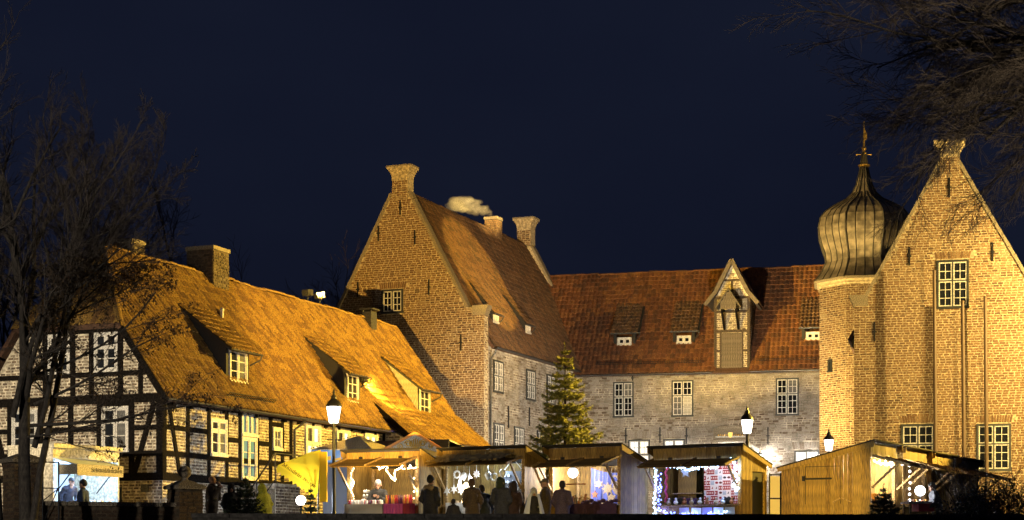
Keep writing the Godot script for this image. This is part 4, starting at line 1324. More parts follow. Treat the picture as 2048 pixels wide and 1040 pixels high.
# ---------------------------------------------------------------- ground, walls
func setting() -> void:
	var g := Geo.new()
	g.box(Vector3(-160, -0.6, -420), Vector3(160, 0, -40.35))
	tag(part("courtyard_ground", g, M.cobble, self), "cobbled courtyard ground under the market and the castle", "", "", "structure")
	var l := Geo.new()
	l.box(Vector3(-160, -2.6, -39.9), Vector3(160, -2.0, 60))
	tag(part("moat_lawn", l, M.dark_ground, self), "dark lawn below the parapet on the near side", "", "", "structure")
	# parapet towards the viewer
	var p := thing("parapet_wall", "dark unlit stone parapet wall along the foreground below the stalls", "wall")
	var pg := Geo.new()
	pg.box(Vector3(-7.3, -2.4, -40.35), Vector3(30, 0.40, -39.95))
	part("wall", pg, M.parapet_stone, p)
	for i in 42:
		var c := Geo.new()
		c.bevel(Vector3(-7.32 + i * 0.89, 0.40, -40.42), Vector3(-7.32 + i * 0.89 + 0.88, 0.50 - 0.0012 * i, -39.88), 0.02)
		part("coping_stone", c, M.parapet_stone, p)
	# brick garden wall with its two piers
	var w := thing("garden_wall", "low brick garden wall between the ball pier and the tree trunks", "wall", Vector3(-8.0, 0, -42), 0.0)
	w.rotation.y = deg_to_rad(22.5)
	var len := 3.7
	var t := plane(Vector3(-len, -2, 0.17), Vector3.RIGHT)
	var wg := Geo.new()
	wg.box(Vector3(-len, -2, -0.17), Vector3(0.1, 0.70, 0.158))
	part("wall", wg, M.mortar_dark, w)
	bricks(w, t, rect(0, 0, len, 2.68), [], [], 0.09, 0.25, 0.018, [Color(0.10, 0.06, 0.035), Color(0.13, 0.075, 0.04), Color(0.075, 0.05, 0.03), Color(0.15, 0.10, 0.055), Color(0.055, 0.05, 0.03)], [3, 3, 2, 2, 2], 0.4, 120, 91)
	for i in 7:
		var c := Geo.new()
		c.bevel(Vector3(-len + i * 0.53, 0.70, -0.24), Vector3(-len + i * 0.53 + 0.52, 0.80, 0.24), 0.02)
		part("coping_stone", c, M.stone_cap, w)
	pier("ball_pier", "square brick gate pier topped with a stone ball", Vector3(-7.86, 0, -42.05), 38, 0.64, 1.12, true, 92)
	pier("flat_pier", "taller brick gate pier with a plain stone cap beside the tree trunks", Vector3(-11.35, 0, -40.6), 38, 0.70, 1.68, false, 93)
	var gt := thing("iron_gate", "open black iron gate leaf beside the plain gate pier", "gate", Vector3(-10.86, 0, -40.5), 20)
	for b in [[0.0, 1.75], [0.36, 1.72]]:
		var q := Geo.new()
		q.rod(Vector3(b[0], -0.2, 0), Vector3(b[0], b[1], 0), 0.022)
		part("gate_post", q, M.iron, gt)
	for y in [0.35, 1.1, 1.7]:
		var q := Geo.new()
		q.rod(Vector3(0, y, 0), Vector3(0.36, y, 0), 0.015)
		part("gate_rail", q, M.iron, gt)
	var q2 := Geo.new()
	q2.rod(Vector3(0, 0.8, 0), Vector3(0.36, 1.1, 0), 0.012)
	q2.rod(Vector3(0.03, 0.36, 0), Vector3(0.33, 1.05, 0), 0.012)
	part("gate_brace", q2, M.iron, gt)


func pier(called: String, label: String, at: Vector3, turn: float, s: float, h: float, ball: bool, seed_no: int) -> void:
	var p := thing(called, label, "gate pier", at, turn)
	var a := s / 2
	var g := Geo.new()
	g.box(Vector3(-a + 0.012, -2, -a + 0.012), Vector3(a - 0.012, h, a - 0.012))
	part("shaft", g, M.mortar_dark, p)
	var pal := [Color(0.20, 0.12, 0.06), Color(0.25, 0.155, 0.075), Color(0.15, 0.09, 0.05), Color(0.29, 0.20, 0.10), Color(0.12, 0.09, 0.05)]
	var k := 0
	for t in [plane(Vector3(-a, -2, a), Vector3.RIGHT), plane(Vector3(-a, -2, -a), Vector3(0, 0, 1)), plane(Vector3(a, -2, a), Vector3(0, 0, -1))]:
		bricks(p, t, rect(0, 0, s, h + 1.98), [], [], 0.085, 0.25, 0.015, pal, [3, 3, 2, 2, 2], 0.4, 60, seed_no + k)
		k += 7
	var c := Geo.new()
	c.bevel(Vector3(-a - 0.06, h, -a - 0.06), Vector3(a + 0.06, h + 0.09, a + 0.06), 0.015)
	c.lathe([Vector2((a + 0.06) * 1.36, h + 0.09), Vector2(0.14, h + 0.22), Vector2(0.001, h + 0.23)], 4, Transform3D.IDENTITY, true, PI / 4)
	part("cap", c, M.stone_cap, p)
	if ball:
		var b := Geo.new()
		b.lathe([Vector2(0.1, h + 0.2), Vector2(0.07, h + 0.26), Vector2(0.09, h + 0.3)], 14)
		b.ball(Vector3(0, h + 0.42, 0), 0.155, 18)
		part("ball", b, M.stone_cap, p)


# ---------------------------------------------------------------- the market stalls
var board_mats := []


func boards(parent: Node3D, t: Transform3D, w: float, low: Callable, high: Callable, step: float, seed_no: int, skip := Rect2()) -> void:  # upright boards over a width w of the plane t
	var r := RandomNumberGenerator.new()
	r.seed = seed_no
	var n := int(round(w / step))
	for i in n:
		var a := w * i / n
		var b := w * (i + 1) / n - 0.006
		var y0: float = low.call((a + b) / 2)
		var g := Geo.new()
		var z := r.randf_range(0.0, 0.006)
		var m: float = high.call(a)
		var m2: float = high.call(b)
		if skip.has_area() and (a + b) / 2 > skip.position.x and (a + b) / 2 < skip.end.x: y0 = skip.end.y
		var p := [t * Vector3(a, y0, -0.024), t * Vector3(b, y0, -0.024), t * Vector3(b, y0, -0.04), t * Vector3(a, y0, -0.04)]
		p = [t * Vector3(a, y0, z), t * Vector3(b, y0, z), t * Vector3(b, y0, -0.024), t * Vector3(a, y0, -0.024), t * Vector3(a, m, z), t * Vector3(b, m2, z), t * Vector3(b, m2, -0.024), t * Vector3(a, m, -0.024)]
		g.hexa(p)
		part("board", g, board_mats[r.randi() % 3], parent)


func stall(label: String, at: Vector3, turn: float, w: float, d: float, hf: float, hb: float, seed_no: int, door := false, flap_len := 1.0, flap_drop := 0.26) -> Node3D:
	if board_mats.is_empty(): board_mats = [M.spruce_board, M.spruce_board_b, M.spruce_board_c]
	var s := thing("market_stall", label, "market stall", at, turn, "wooden market stalls in the courtyard")
	var zero := func(_x: float) -> float: return 0.02
	boards(s, plane(Vector3(-w, 0, -d), Vector3.RIGHT), w, zero, func(_x: float) -> float: return hb, 0.14, seed_no)
	boards(s, plane(Vector3(0, 0, 0), Vector3(0, 0, -1)), d, zero, func(x: float) -> float: return lerpf(hf, hb, x / d), 0.13, seed_no + 1, Rect2(d * 0.42, 0, d * 0.5, 1.98) if door else Rect2())
	boards(s, plane(Vector3(-w, 0, -d), Vector3(0, 0, 1)), d, zero, func(x: float) -> float: return lerpf(hb, hf, x / d), 0.13, seed_no + 2)
	boards(s, plane(Vector3(-w, 0, 0.012), Vector3.RIGHT), w, func(_x: float) -> float: return 2.30, func(_x: float) -> float: return hf, 0.16, seed_no + 3)
	if door:
		var dg := Geo.new()
		dg.box(Vector3(-0.09, 0.03, -d * 0.92), Vector3(-0.06, 1.97, -d * 0.42))
		part("door", dg, M.dark_boards, s)  # dark panel stands in for the shaded door opening
	for p in [[-w, 0.0], [0.0, 0.0], [-w, -d], [0.0, -d]]:
		var g := Geo.new()
		var x: float = p[0] + (0.03 if p[0] < -0.1 else -0.12)
		var z: float = p[1] - (0.115 if p[1] > -0.1 else -0.03)
		g.bevel(Vector3(x, 0, z), Vector3(x + 0.09, (hf if p[1] > -0.1 else hb) - 0.03, z + 0.09), 0.006)
		part("post", g, M.spruce_beam, s)
	var rs := Geo.new()
	var k := (hf - hb) / d
	rs.slab([Vector3(-w - 0.14, hf + 0.05 + 0.16 * k, 0.16), Vector3(0.14, hf + 0.05 + 0.16 * k, 0.16), Vector3(0.14, hb + 0.05 - 0.14 * k, -d - 0.14), Vector3(-w - 0.14, hb + 0.05 - 0.14 * k, -d - 0.14)], 0.04)
	part("roof", rs, M.felt, s)
	for x in [0.10, -w - 0.13]:
		var rb := Geo.new()
		rb.hexa([Vector3(x, hf - 0.12, 0.14), Vector3(x + 0.03, hf - 0.12, 0.14), Vector3(x + 0.03, hb - 0.12, -d - 0.1), Vector3(x, hb - 0.12, -d - 0.1), Vector3(x, hf + 0.01 + 0.14 * k, 0.14), Vector3(x + 0.03, hf + 0.01 + 0.14 * k, 0.14), Vector3(x + 0.03, hb + 0.01, -d - 0.1), Vector3(x, hb + 0.01, -d - 0.1)])
		part("rake_board", rb, M.spruce_board_c, s)
	# the raised shutter
	var n := 7
	var y0 := 2.33
	for i in n:
		var f := Geo.new()
		var a := Vector3(0, y0 - flap_drop * i / n, 0.05 + flap_len * i / n)
		var b := Vector3(0, y0 - flap_drop * (i + 0.96) / n, 0.05 + flap_len * (i + 0.96) / n)
		f.slab([Vector3(-w + 0.03, 0, 0) + b, Vector3(-0.05, 0, 0) + b, Vector3(-0.05, 0, 0) + a, Vector3(-w + 0.03, 0, 0) + a], 0.022)
		part("shutter_board", f, board_mats[i % 3], s)
	for x in [-w + 0.02, -w * 0.5, -0.05]:
		var b := Geo.new()
		b.bar(Vector3(x, y0 + 0.03, 0.04), Vector3(x, y0 + 0.03 - flap_drop, 0.06 + flap_len), 0.05, 0.05)
		part("shutter_batten", b, M.spruce_beam, s)
	for x in [-w + 0.08, -0.10]:
		var b := Geo.new()
		b.bar(Vector3(x, 1.45, 0.02), Vector3(x, y0 - flap_drop * 0.72, flap_len * 0.74), 0.055, 0.055)
		part("strut", b, M.spruce_beam, s)
	for x in [-w * 0.8, -w * 0.25]:
		var b := Geo.new()
		b.box(Vector3(x - 0.06, 2.31, 0.014), Vector3(x + 0.06, 2.40, 0.035))
		part("hinge", b, M.iron, s)
	# counter
	var c := Geo.new()
	c.box(Vector3(-w + 0.03, 0.97, -0.55), Vector3(-0.03, 1.01, 0.16))
	part("counter", c, M.spruce_beam, s)
	boards(s, plane(Vector3(-w, 0, 0.02), Vector3.RIGHT), w, zero, func(_x: float) -> float: return 0.965, 0.16, seed_no + 4)
	return s


func lathe_mesh(prof: Array, seg := 10, flat := false) -> ArrayMesh:
	var g := Geo.new()
	g.lathe(prof, seg, Transform3D.IDENTITY, flat)
	return g.done()


func star_shape(points: int, ro: float, ri: float, t: float) -> ArrayMesh:
	var q := PackedVector2Array()
	for i in points * 2:
		var a := PI * i / points + PI / 2
		q.append(Vector2(cos(a), sin(a)) * (ro if i % 2 == 0 else ri))
	var g := Geo.new()
	g.prism(q, -t / 2, t / 2)
	return g.done()


func ring_shape(r: float, w: float, t: float, wavy := 0.0, seg := 28) -> ArrayMesh:
	var g := Geo.new()
	for i in seg:
		var p := []
		for z in [-t / 2, t / 2]:
			for j in 2:
				var a := TAU * (i + j) / seg
				var k := r + wavy * absf(sin(a * 5))
				p.append(Vector3(cos(a) * (k - w), sin(a) * (k - w), z))
				p.append(Vector3(cos(a) * k, sin(a) * k, z))
		g.hexa([p[0], p[1], p[3], p[2], p[4], p[5], p[7], p[6]])
	return g.done()


func house_shape(w: float, h: float, t: float) -> ArrayMesh:
	var g := Geo.new()
	g.prism(PackedVector2Array([Vector2(-w, 0), Vector2(-w * 0.35, 0), Vector2(-w * 0.35, h * 0.4), Vector2(-w * 0.6, h * 0.4), Vector2(-w * 0.6, h * 0.5), Vector2(0, h * 0.85), Vector2(w * 0.6, h * 0.5), Vector2(w * 0.6, h * 0.4), Vector2(w * 0.35, h * 0.4), Vector2(w * 0.35, 0), Vector2(w, 0), Vector2(w, h * 0.55), Vector2(0, h), Vector2(-w, h * 0.55)]), -t / 2, t / 2)
	return g.done()


# hangs a flat ornament from a thread
func hang(called: String, mesh: Mesh, m: Material, label: String, cat: String, group: String, at: Vector3, turn: float, thread: float, top: float) -> void:
	var o := thing(called, label, cat, at, turn, group)
	part("body", mesh, m, o)
	var g := Geo.new()
	g.box(Vector3(-0.006, top, -0.004), Vector3(0.006, top + thread, 0.004))
	part("ribbon", g, M.white_paint, o)


func light_chain(label: String, pts: Array, step: float, m: Material, r: float, lamp: Color, e: float, lamps: int, seed_no: int, jitter := 0.02) -> void:
	var t := thing("light_chain", label, "light chain")
	var rn := RandomNumberGenerator.new()
	rn.seed = seed_no
	var c := Curve3D.new()
	for p in pts: c.add_point(p)
	c.bake_interval = 0.03
	var cable := Geo.new()
	var bl := Geo.new()
	var ps := PackedVector3Array()
	var rs := PackedFloat32Array()
	var n := int(c.get_baked_length() / step)
	for i in n + 1:
		var p := c.sample_baked(i * step) + Vector3(rn.randf_range(-jitter, jitter), rn.randf_range(-jitter, jitter), rn.randf_range(-jitter, jitter) * 0.6)
		ps.append(p)
		rs.append(0.006)
		bl.ball(p + Vector3(0, -0.012, 0.012), r * rn.randf_range(0.8, 1.2), 6)
	cable.tube(ps, rs, 4)
	part("cable", cable, M.black_metal, t)
	part("bulb_lights", bl, m, t, "stuff")
	for i in lamps:
		omni(t, c.sample_baked(c.get_baked_length() * (i + 0.5) / lamps) + Vector3(0, -0.02, 0.09), lamp, e / lamps, 0.05)


func picture_print() -> Texture2D:
	var im := Image.create(256, 256, false, Image.FORMAT_RGB8)
	im.fill(Color(0.86, 0.82, 0.80))
	var r := RandomNumberGenerator.new()
	r.seed = 5
	var red := Color(0.55, 0.06, 0.07)
	for j in 7:
		var x := 2
		while x < 250:
			var w: int = [30, 30, 30, 64][r.randi() % 4]
			if x + w > 254: w = 254 - x
			var y := j * 36 + 3
			var kind := r.randi() % 4
			if kind == 0 or w > 40:
				im.fill_rect(Rect2i(x, y, w - 3, 30), red)
				for k in int(w / 14):
					im.fill_rect(Rect2i(x + 4 + k * 14, y + 8, 7, 13), Color(0.86, 0.78, 0.72))
			elif kind == 1:
				im.fill_rect(Rect2i(x, y, w - 3, 30), Color(0.62, 0.66, 0.70))
				im.fill_rect(Rect2i(x + 4, y + 5, w - 14, 4), Color(0.8, 0.8, 0.82))
			else:
				var ink := [red, Color(0.16, 0.13, 0.14), Color(0.35, 0.12, 0.08)][r.randi() % 3] as Color
				for k in 16:
					var hw := int(13 - absi(k - 8)) if kind == 2 else int(k * 0.7)
					im.fill_rect(Rect2i(x + 14 - hw, y + 6 + k, hw * (2 if kind == 2 else 1) + 2, 1), ink)
			x += w + 2
	return ImageTexture.create_from_image(im)


func sheet_text(parent: Node3D, text: String, font_name: String, size: float, depth: float, m: Material, t: Transform3D, called := "lettering") -> void:
	var tm := TextMesh.new()
	var f := SystemFont.new()
	f.font_names = PackedStringArray([font_name])
	tm.font = f
	tm.text = text
	tm.font_size = 32
	tm.pixel_size = size / 32.0
	tm.depth = depth
	var o := MeshInstance3D.new()
	o.name = called
	o.mesh = tm
	o.material_override = m
	o.transform = t
	parent.add_child(o, true)


func drape(parent: Node3D, called: String, m: Material, w: float, h: float, amp: float, waves: float, t: Transform3D, sag := 0.0, seed_no := 1) -> MeshInstance3D:  # cloth hanging in folds, w wide, h down
	var g := Geo.new()
	var f := FastNoiseLite.new()
	f.seed = seed_no
	f.frequency = 1.2
	var nx := int(maxf(12, waves * 6))
	var ny := 8
	var p := func(i: int, j: int) -> Vector3:
		var u := float(i) / nx
		var v := float(j) / ny
		var y := -h * v - sag * sin(PI * u) * (1.0 - v)
		return t * Vector3(w * u, y, amp * (0.3 + 0.7 * v) * (sin(TAU * waves * u + f.get_noise_2d(u * 3, v) * 2.0) + f.get_noise_2d(u * w * 2, v * 3 + 7)))
	for j in ny:
		for i in nx:
			g.quad(p.call(i, j + 1), p.call(i + 1, j + 1), p.call(i + 1, j), p.call(i, j))
	return part(called, g, m, parent)


func market() -> void:
	mat("cream_cloth", Color(0.62, 0.57, 0.46), 0.95)
	mat("pink_cloth", Color(0.62, 0.10, 0.32), 0.9)
	mat("red_cloth", Color(0.30, 0.03, 0.05), 0.9)
	mat("blue_cloth", Color(0.05, 0.07, 0.28), 0.95)
	mat("purple_cloth", Color(0.05, 0.025, 0.08), 0.95)
	mat("tarp", Color(0.22, 0.17, 0.09), 0.8)
	mat("grey_tarp", Color(0.10, 0.11, 0.14), 0.7)
	mat("yellow_cloth", Color(0.72, 0.56, 0.02), 0.8)
	M.yellow_cloth.backlight_enabled = true
	M.yellow_cloth.backlight = Color(0.6, 0.5, 0.1)
	mat("ornament_wood", Color(0.72, 0.60, 0.44), 0.7, TEX.fine, Vector3.ONE * 4)
	mat("ornament_pale", Color(0.70, 0.74, 0.78), 0.6)
	mat("ginger", Color(0.30, 0.12, 0.05), 0.8)
	mat("jam_red", Color(0.35, 0.02, 0.03), 0.15)
	mat("jam_dark", Color(0.10, 0.02, 0.05), 0.15)
	mat("honey", Color(0.55, 0.25, 0.04), 0.15)
	mat("jar_white", Color(0.75, 0.74, 0.78), 0.3)
	mat("ink", Color(0.02, 0.018, 0.015), 0.9)
	mat("sign_cream", Color(0.70, 0.62, 0.44), 0.8, TEX.fine, Vector3.ONE * 3)
	mat("trailer_shell", Color(0.66, 0.60, 0.47), 0.5, TEX.fine, Vector3.ONE)
	mat("trailer_inside", Color(0.62, 0.70, 0.78), 0.5)
	mat("gold_paint", Color(0.60, 0.34, 0.03), 0.5)
	mat("orange_paint", Color(0.62, 0.24, 0.03), 0.5)
	mat("blue_paint", Color(0.12, 0.25, 0.50), 0.5)
	mat("silver", Color(0.5, 0.52, 0.56), 0.35, null, Vector3.ONE, false, 0.6)
	var pp := mat("picture_print", Color.WHITE, 0.8, picture_print(), Vector3.ONE * 0.95)
	pp.uv1_offset = Vector3(0.1, 0.2, 0)
	stall_of_jams()
	stall_of_lanterns()
	stall_of_stars()
	stall_of_prints()
	stalls_on_the_right()
	fair_booth()
	food_trailer()


func stall_of_jams() -> void:
	var s := stall("market stall with a warm rope light, jars and bottles on the counter", Vector3(-2.66, 0, -50), -24, 2.35, 1.55, 2.52, 2.12, 101)
	var t := s.transform
	drape(s, "front_cloth", M.cream_cloth, 1.25, 0.9, 0.012, 5, plane(Vector3(-2.33, 1.02, 0.19), Vector3.RIGHT))
	drape(s, "pink_skirt", M.pink_cloth, 0.62, 0.95, 0.03, 6, plane(Vector3(-1.04, 1.02, 0.2), Vector3.RIGHT))
	drape(s, "red_skirt", M.red_cloth, 0.4, 0.95, 0.02, 3, plane(Vector3(-0.42, 1.02, 0.2), Vector3.RIGHT))
	var bottle := [Vector2(0.002, 0), Vector2(0.036, 0.0), Vector2(0.038, 0.02), Vector2(0.038, 0.15), Vector2(0.015, 0.2), Vector2(0.015, 0.26), Vector2(0.002, 0.262)]
	var jar := [Vector2(0.002, 0), Vector2(0.042, 0), Vector2(0.045, 0.015), Vector2(0.045, 0.09), Vector2(0.036, 0.10), Vector2(0.04, 0.102), Vector2(0.04, 0.125), Vector2(0.002, 0.127)]
	var bm := lathe_mesh(bottle)
	var jm := lathe_mesh(jar)
	var r := RandomNumberGenerator.new()
	r.seed = 8
	for i in 15:
		var p := t * Vector3(-1.0 + (i % 8) * 0.115, 1.012, 0.1 - 0.11 * (i / 8))
		single("bottle", bm, [M.jam_red, M.jam_dark, M.honey][r.randi() % 3], "slim bottle of red or amber liqueur on the jam stall counter", "bottle", "bottles on the jam stall counter", p, 0)
	for i in 16:
		var p := t * Vector3(-2.2 + (i % 8) * 0.14 + r.randf_range(-0.02, 0.02), 1.012, 0.1 - 0.13 * (i / 8))
		single("jar", jm, [M.jar_white, M.jam_red, M.jam_dark, M.jar_white][r.randi() % 4], "small jar with white lid on the jam stall counter", "jar", "jars on the jam stall counter", p, 0)
	var cs := thing("tiered_stand", "tiered stand of small white packets behind the jars", "stand", t * Vector3(-1.85, 1.012, -0.28), 0)
	for i in 3:
		var g := Geo.new()
		g.lathe([Vector2(0.002, 0.08 + i * 0.13), Vector2(0.17 - i * 0.04, 0.085 + i * 0.13), Vector2(0.17 - i * 0.04, 0.1 + i * 0.13), Vector2(0.002, 0.105 + i * 0.13)], 14)
		part("tier", g, M.silver, cs)
		for k in 6 - i:
			var b := Geo.new()
			var a := TAU * k / (6 - i)
			b.ball(Vector3(cos(a), 0, sin(a)) * (0.12 - i * 0.03) + Vector3(0, 0.14 + i * 0.13, 0), 0.042, 7)
			part("packet", b, M.jar_white, cs)
	var st := Geo.new()
	st.rod(Vector3.ZERO, Vector3(0, 0.46, 0), 0.012)
	part("stem", st, M.silver, cs)
	# rope light in loops, and a chain down the left post
	var loops := []
	for i in 70:
		var u := i / 69.0
		var x := -1.45 + u * 1.35
		loops.append(t * Vector3(x + 0.07 * sin(u * 34), 2.16 - 0.12 * u * (1 - u) - 0.10 * absf(sin(u * 15)) - (0.42 * exp(-pow((u - 0.42) * 16, 2))), -0.08 + 0.04 * cos(u * 20)))
	light_chain("warm rope light in loops under the roof of the jam stall", loops, 0.045, M.glow_warm, 0.024, WARM, 4.5, 4, 3, 0.008)
	var down := []
	for i in 24:
		var u := i / 23.0
		down.append(t * Vector3(-2.2 + 0.05 * sin(u * 17), 2.2 - u * 1.15, -0.05))
	light_chain("warm light chain wound down the left post of the jam stall", down, 0.07, M.glow_warm, 0.024, WARM, 0.8, 1, 4, 0.01)
	var down2 := []
	for i in 6:
		down2.append(t * Vector3(-0.14, 1.75 - i * 0.14, 0.03))
	light_chain("short warm light chain on the right post of the jam stall", down2, 0.19, M.glow_warm, 0.03, WARM, 0.3, 1, 5, 0.01)


func stall_of_lanterns() -> void:
	var s := stall("market stall under a crumpled tarp with pale hanging ornaments", Vector3(0.36, 0, -50), -28, 2.7, 1.3, 2.6, 2.25, 111, false, 0.95, 0.22)
	var t := s.transform
	# crumpled cover thrown over the shutter
	var g := Geo.new()
	var f := FastNoiseLite.new()
	f.seed = 4
	f.frequency = 1.6
	f.fractal_octaves = 3
	var p := func(i: int, j: int) -> Vector3:
		var u := i / 36.0
		var v := j / 10.0
		return Vector3(-2.72 + 2.45 * u, 2.42 - 0.24 * v + 0.14 * absf(f.get_noise_2d(u * 5, v * 2.5)) + 0.02, 0.02 + 1.0 * v)
	for i in 36:
		for j in 10:
			g.quad(p.call(i, j + 1), p.call(i + 1, j + 1), p.call(i + 1, j), p.call(i, j))
	part("tarp", g, M.tarp, s)
	# pale hanging ornaments
	var y := 2.0
	var n := 0
	for o in [[-2.25, "ring"], [-2.02, "drop"], [-1.84, "candle"], [-1.6, "flake"], [-1.22, "drop"], [-1.02, "ring"], [-0.74, "drop"]]:
		var m: Mesh
		if o[1] == "ring": m = ring_shape(0.11, 0.045, 0.03, 0.015)
		elif o[1] == "flake": m = star_shape(8, 0.12, 0.07, 0.02)
		elif o[1] == "candle": m = lathe_mesh([Vector2(0.002, -0.2), Vector2(0.03, -0.19), Vector2(0.035, 0.05), Vector2(0.002, 0.14)], 8)
		else: m = lathe_mesh([Vector2(0.002, -0.14), Vector2(0.03, -0.12), Vector2(0.085, -0.03), Vector2(0.095, 0.03), Vector2(0.05, 0.10), Vector2(0.002, 0.12)], 10)
		var names := {"ring": "round pale hanging wreath of the lantern stall", "flake": "pale blue snowflake hanging among the lantern stall ornaments", "candle": "slender pale hanging candle at the left of the lantern stall", "drop": ["pale hanging glass lantern left of the snowflake", "pale hanging glass lantern right of the snowflake", "pale hanging glass lantern beside the blue grey panel"][mini(maxi(n - 1, 0) / 2, 2)]}
		hang("hanging_" + ("lantern" if o[1] == "drop" else "ornament"), m, M.ornament_pale, names[o[1]], "ornament", "pale ornaments hanging in the lantern stall", t * Vector3(o[0], 1.9 - 0.05 * (n % 3), -0.05), -28, 0.25, 0.11)
		n += 1
	for i in 3:
		hang("hanging_star", star_shape(6, 0.13, 0.055, 0.025), M.ornament_pale, "pale blue six pointed star hanging left of the counter", "ornament", "pale stars hanging at the lantern stall post", t * Vector3(-2.55 + i * 0.24, 1.42 + 0.05 * (i % 2), 0.03), -28, 0.4, 0.12)
	# framed mesh panel with small letters and figures
	var pn := thing("ornament_panel", "hanging blue grey panel of small silver ornaments in the lantern stall", "panel", t * Vector3(-0.55, 1.0, -0.5), -28)
	var pg := Geo.new()
	pg.box(Vector3(-0.45, 0, -0.01), Vector3(0.28, 0.98, 0.01))
	part("backing", pg, M.grey_tarp, pn)
	var r := RandomNumberGenerator.new()
	r.seed = 12
	for i in 22:
		var m2 := star_shape([4, 5, 6][r.randi() % 3], 0.06, 0.032, 0.02)
		var o := part("small_ornament", m2, M.ornament_pale, pn)
		o.position = Vector3(-0.38 + (i % 5) * 0.15 + r.randf_range(-0.03, 0.03), 0.1 + (i / 5) * 0.19, 0.025)
	var cord := Geo.new()
	cord.rod(Vector3(-0.4, 0.98, 0), Vector3(-0.08, 1.35, 0), 0.008)
	cord.rod(Vector3(0.24, 0.98, 0), Vector3(-0.08, 1.35, 0), 0.008)
	part("cord", cord, M.white_paint, pn)
	# the glowing wooden angel
	var an := thing("angel_lamp", "bright white angel lamp with raised wings on the counter", "lamp", t * Vector3(-1.92, 1.012, 0.0), -28)
	var ag := Geo.new()
	ag.lathe([Vector2(0.16, 0), Vector2(0.13, 0.12), Vector2(0.08, 0.32), Vector2(0.1, 0.42), Vector2(0.05, 0.5), Vector2(0.002, 0.52)], 12)
	ag.ball(Vector3(0, 0.58, 0), 0.075, 10)
	part("body_light", ag, M.glow_warm, an)
	for sd in [-1, 1]:
		var wg := Geo.new()
		var q := PackedVector2Array([Vector2(0.05 * sd, 0.36), Vector2(0.2 * sd, 0.38), Vector2(0.27 * sd, 0.55), Vector2(0.22 * sd, 0.74), Vector2(0.16 * sd, 0.82), Vector2(0.17 * sd, 0.62), Vector2(0.1 * sd, 0.5)])
		if sd < 0: q.reverse()
		wg.prism(q, -0.02, 0.02)
		part("wing_light", wg, M.glow_lantern, an)
	omni(an, Vector3(0, 0.5, 0.32), WHITE, 0.5, 0.1)
	var tp := thing("table_cloth_display", "pale blue cloth display of small gifts on the lantern stall counter", "display", t * Vector3(-2.5, 1.012, 0.02), -28)
	drape(tp, "cloth", M.ornament_pale, 0.8, 0.4, 0.02, 4, plane(Vector3(0, 0.06, 0.18), Vector3.RIGHT))
	for i in 8:
		var b := Geo.new()
		b.bevel(Vector3(0.06 + i * 0.1, 0, -0.05 - 0.05 * (i % 2)), Vector3(0.13 + i * 0.1, 0.06 + 0.03 * (i % 3), 0.03), 0.01)
		part("gift", b, [M.ornament_pale, M.silver, M.ornament_wood][i % 3], tp)
	omni(s, Vector3(-1.1, 2.15, -0.35), COOL, 2.6, 0.1)  # unseen stall lamp, placed to light the ornaments
	var lt := Geo.new()
	lt.box(Vector3(-1.5, 2.2, -0.42), Vector3(-0.7, 2.23, -0.36))
	part("tube_light", lt, M.glow_ice, s)


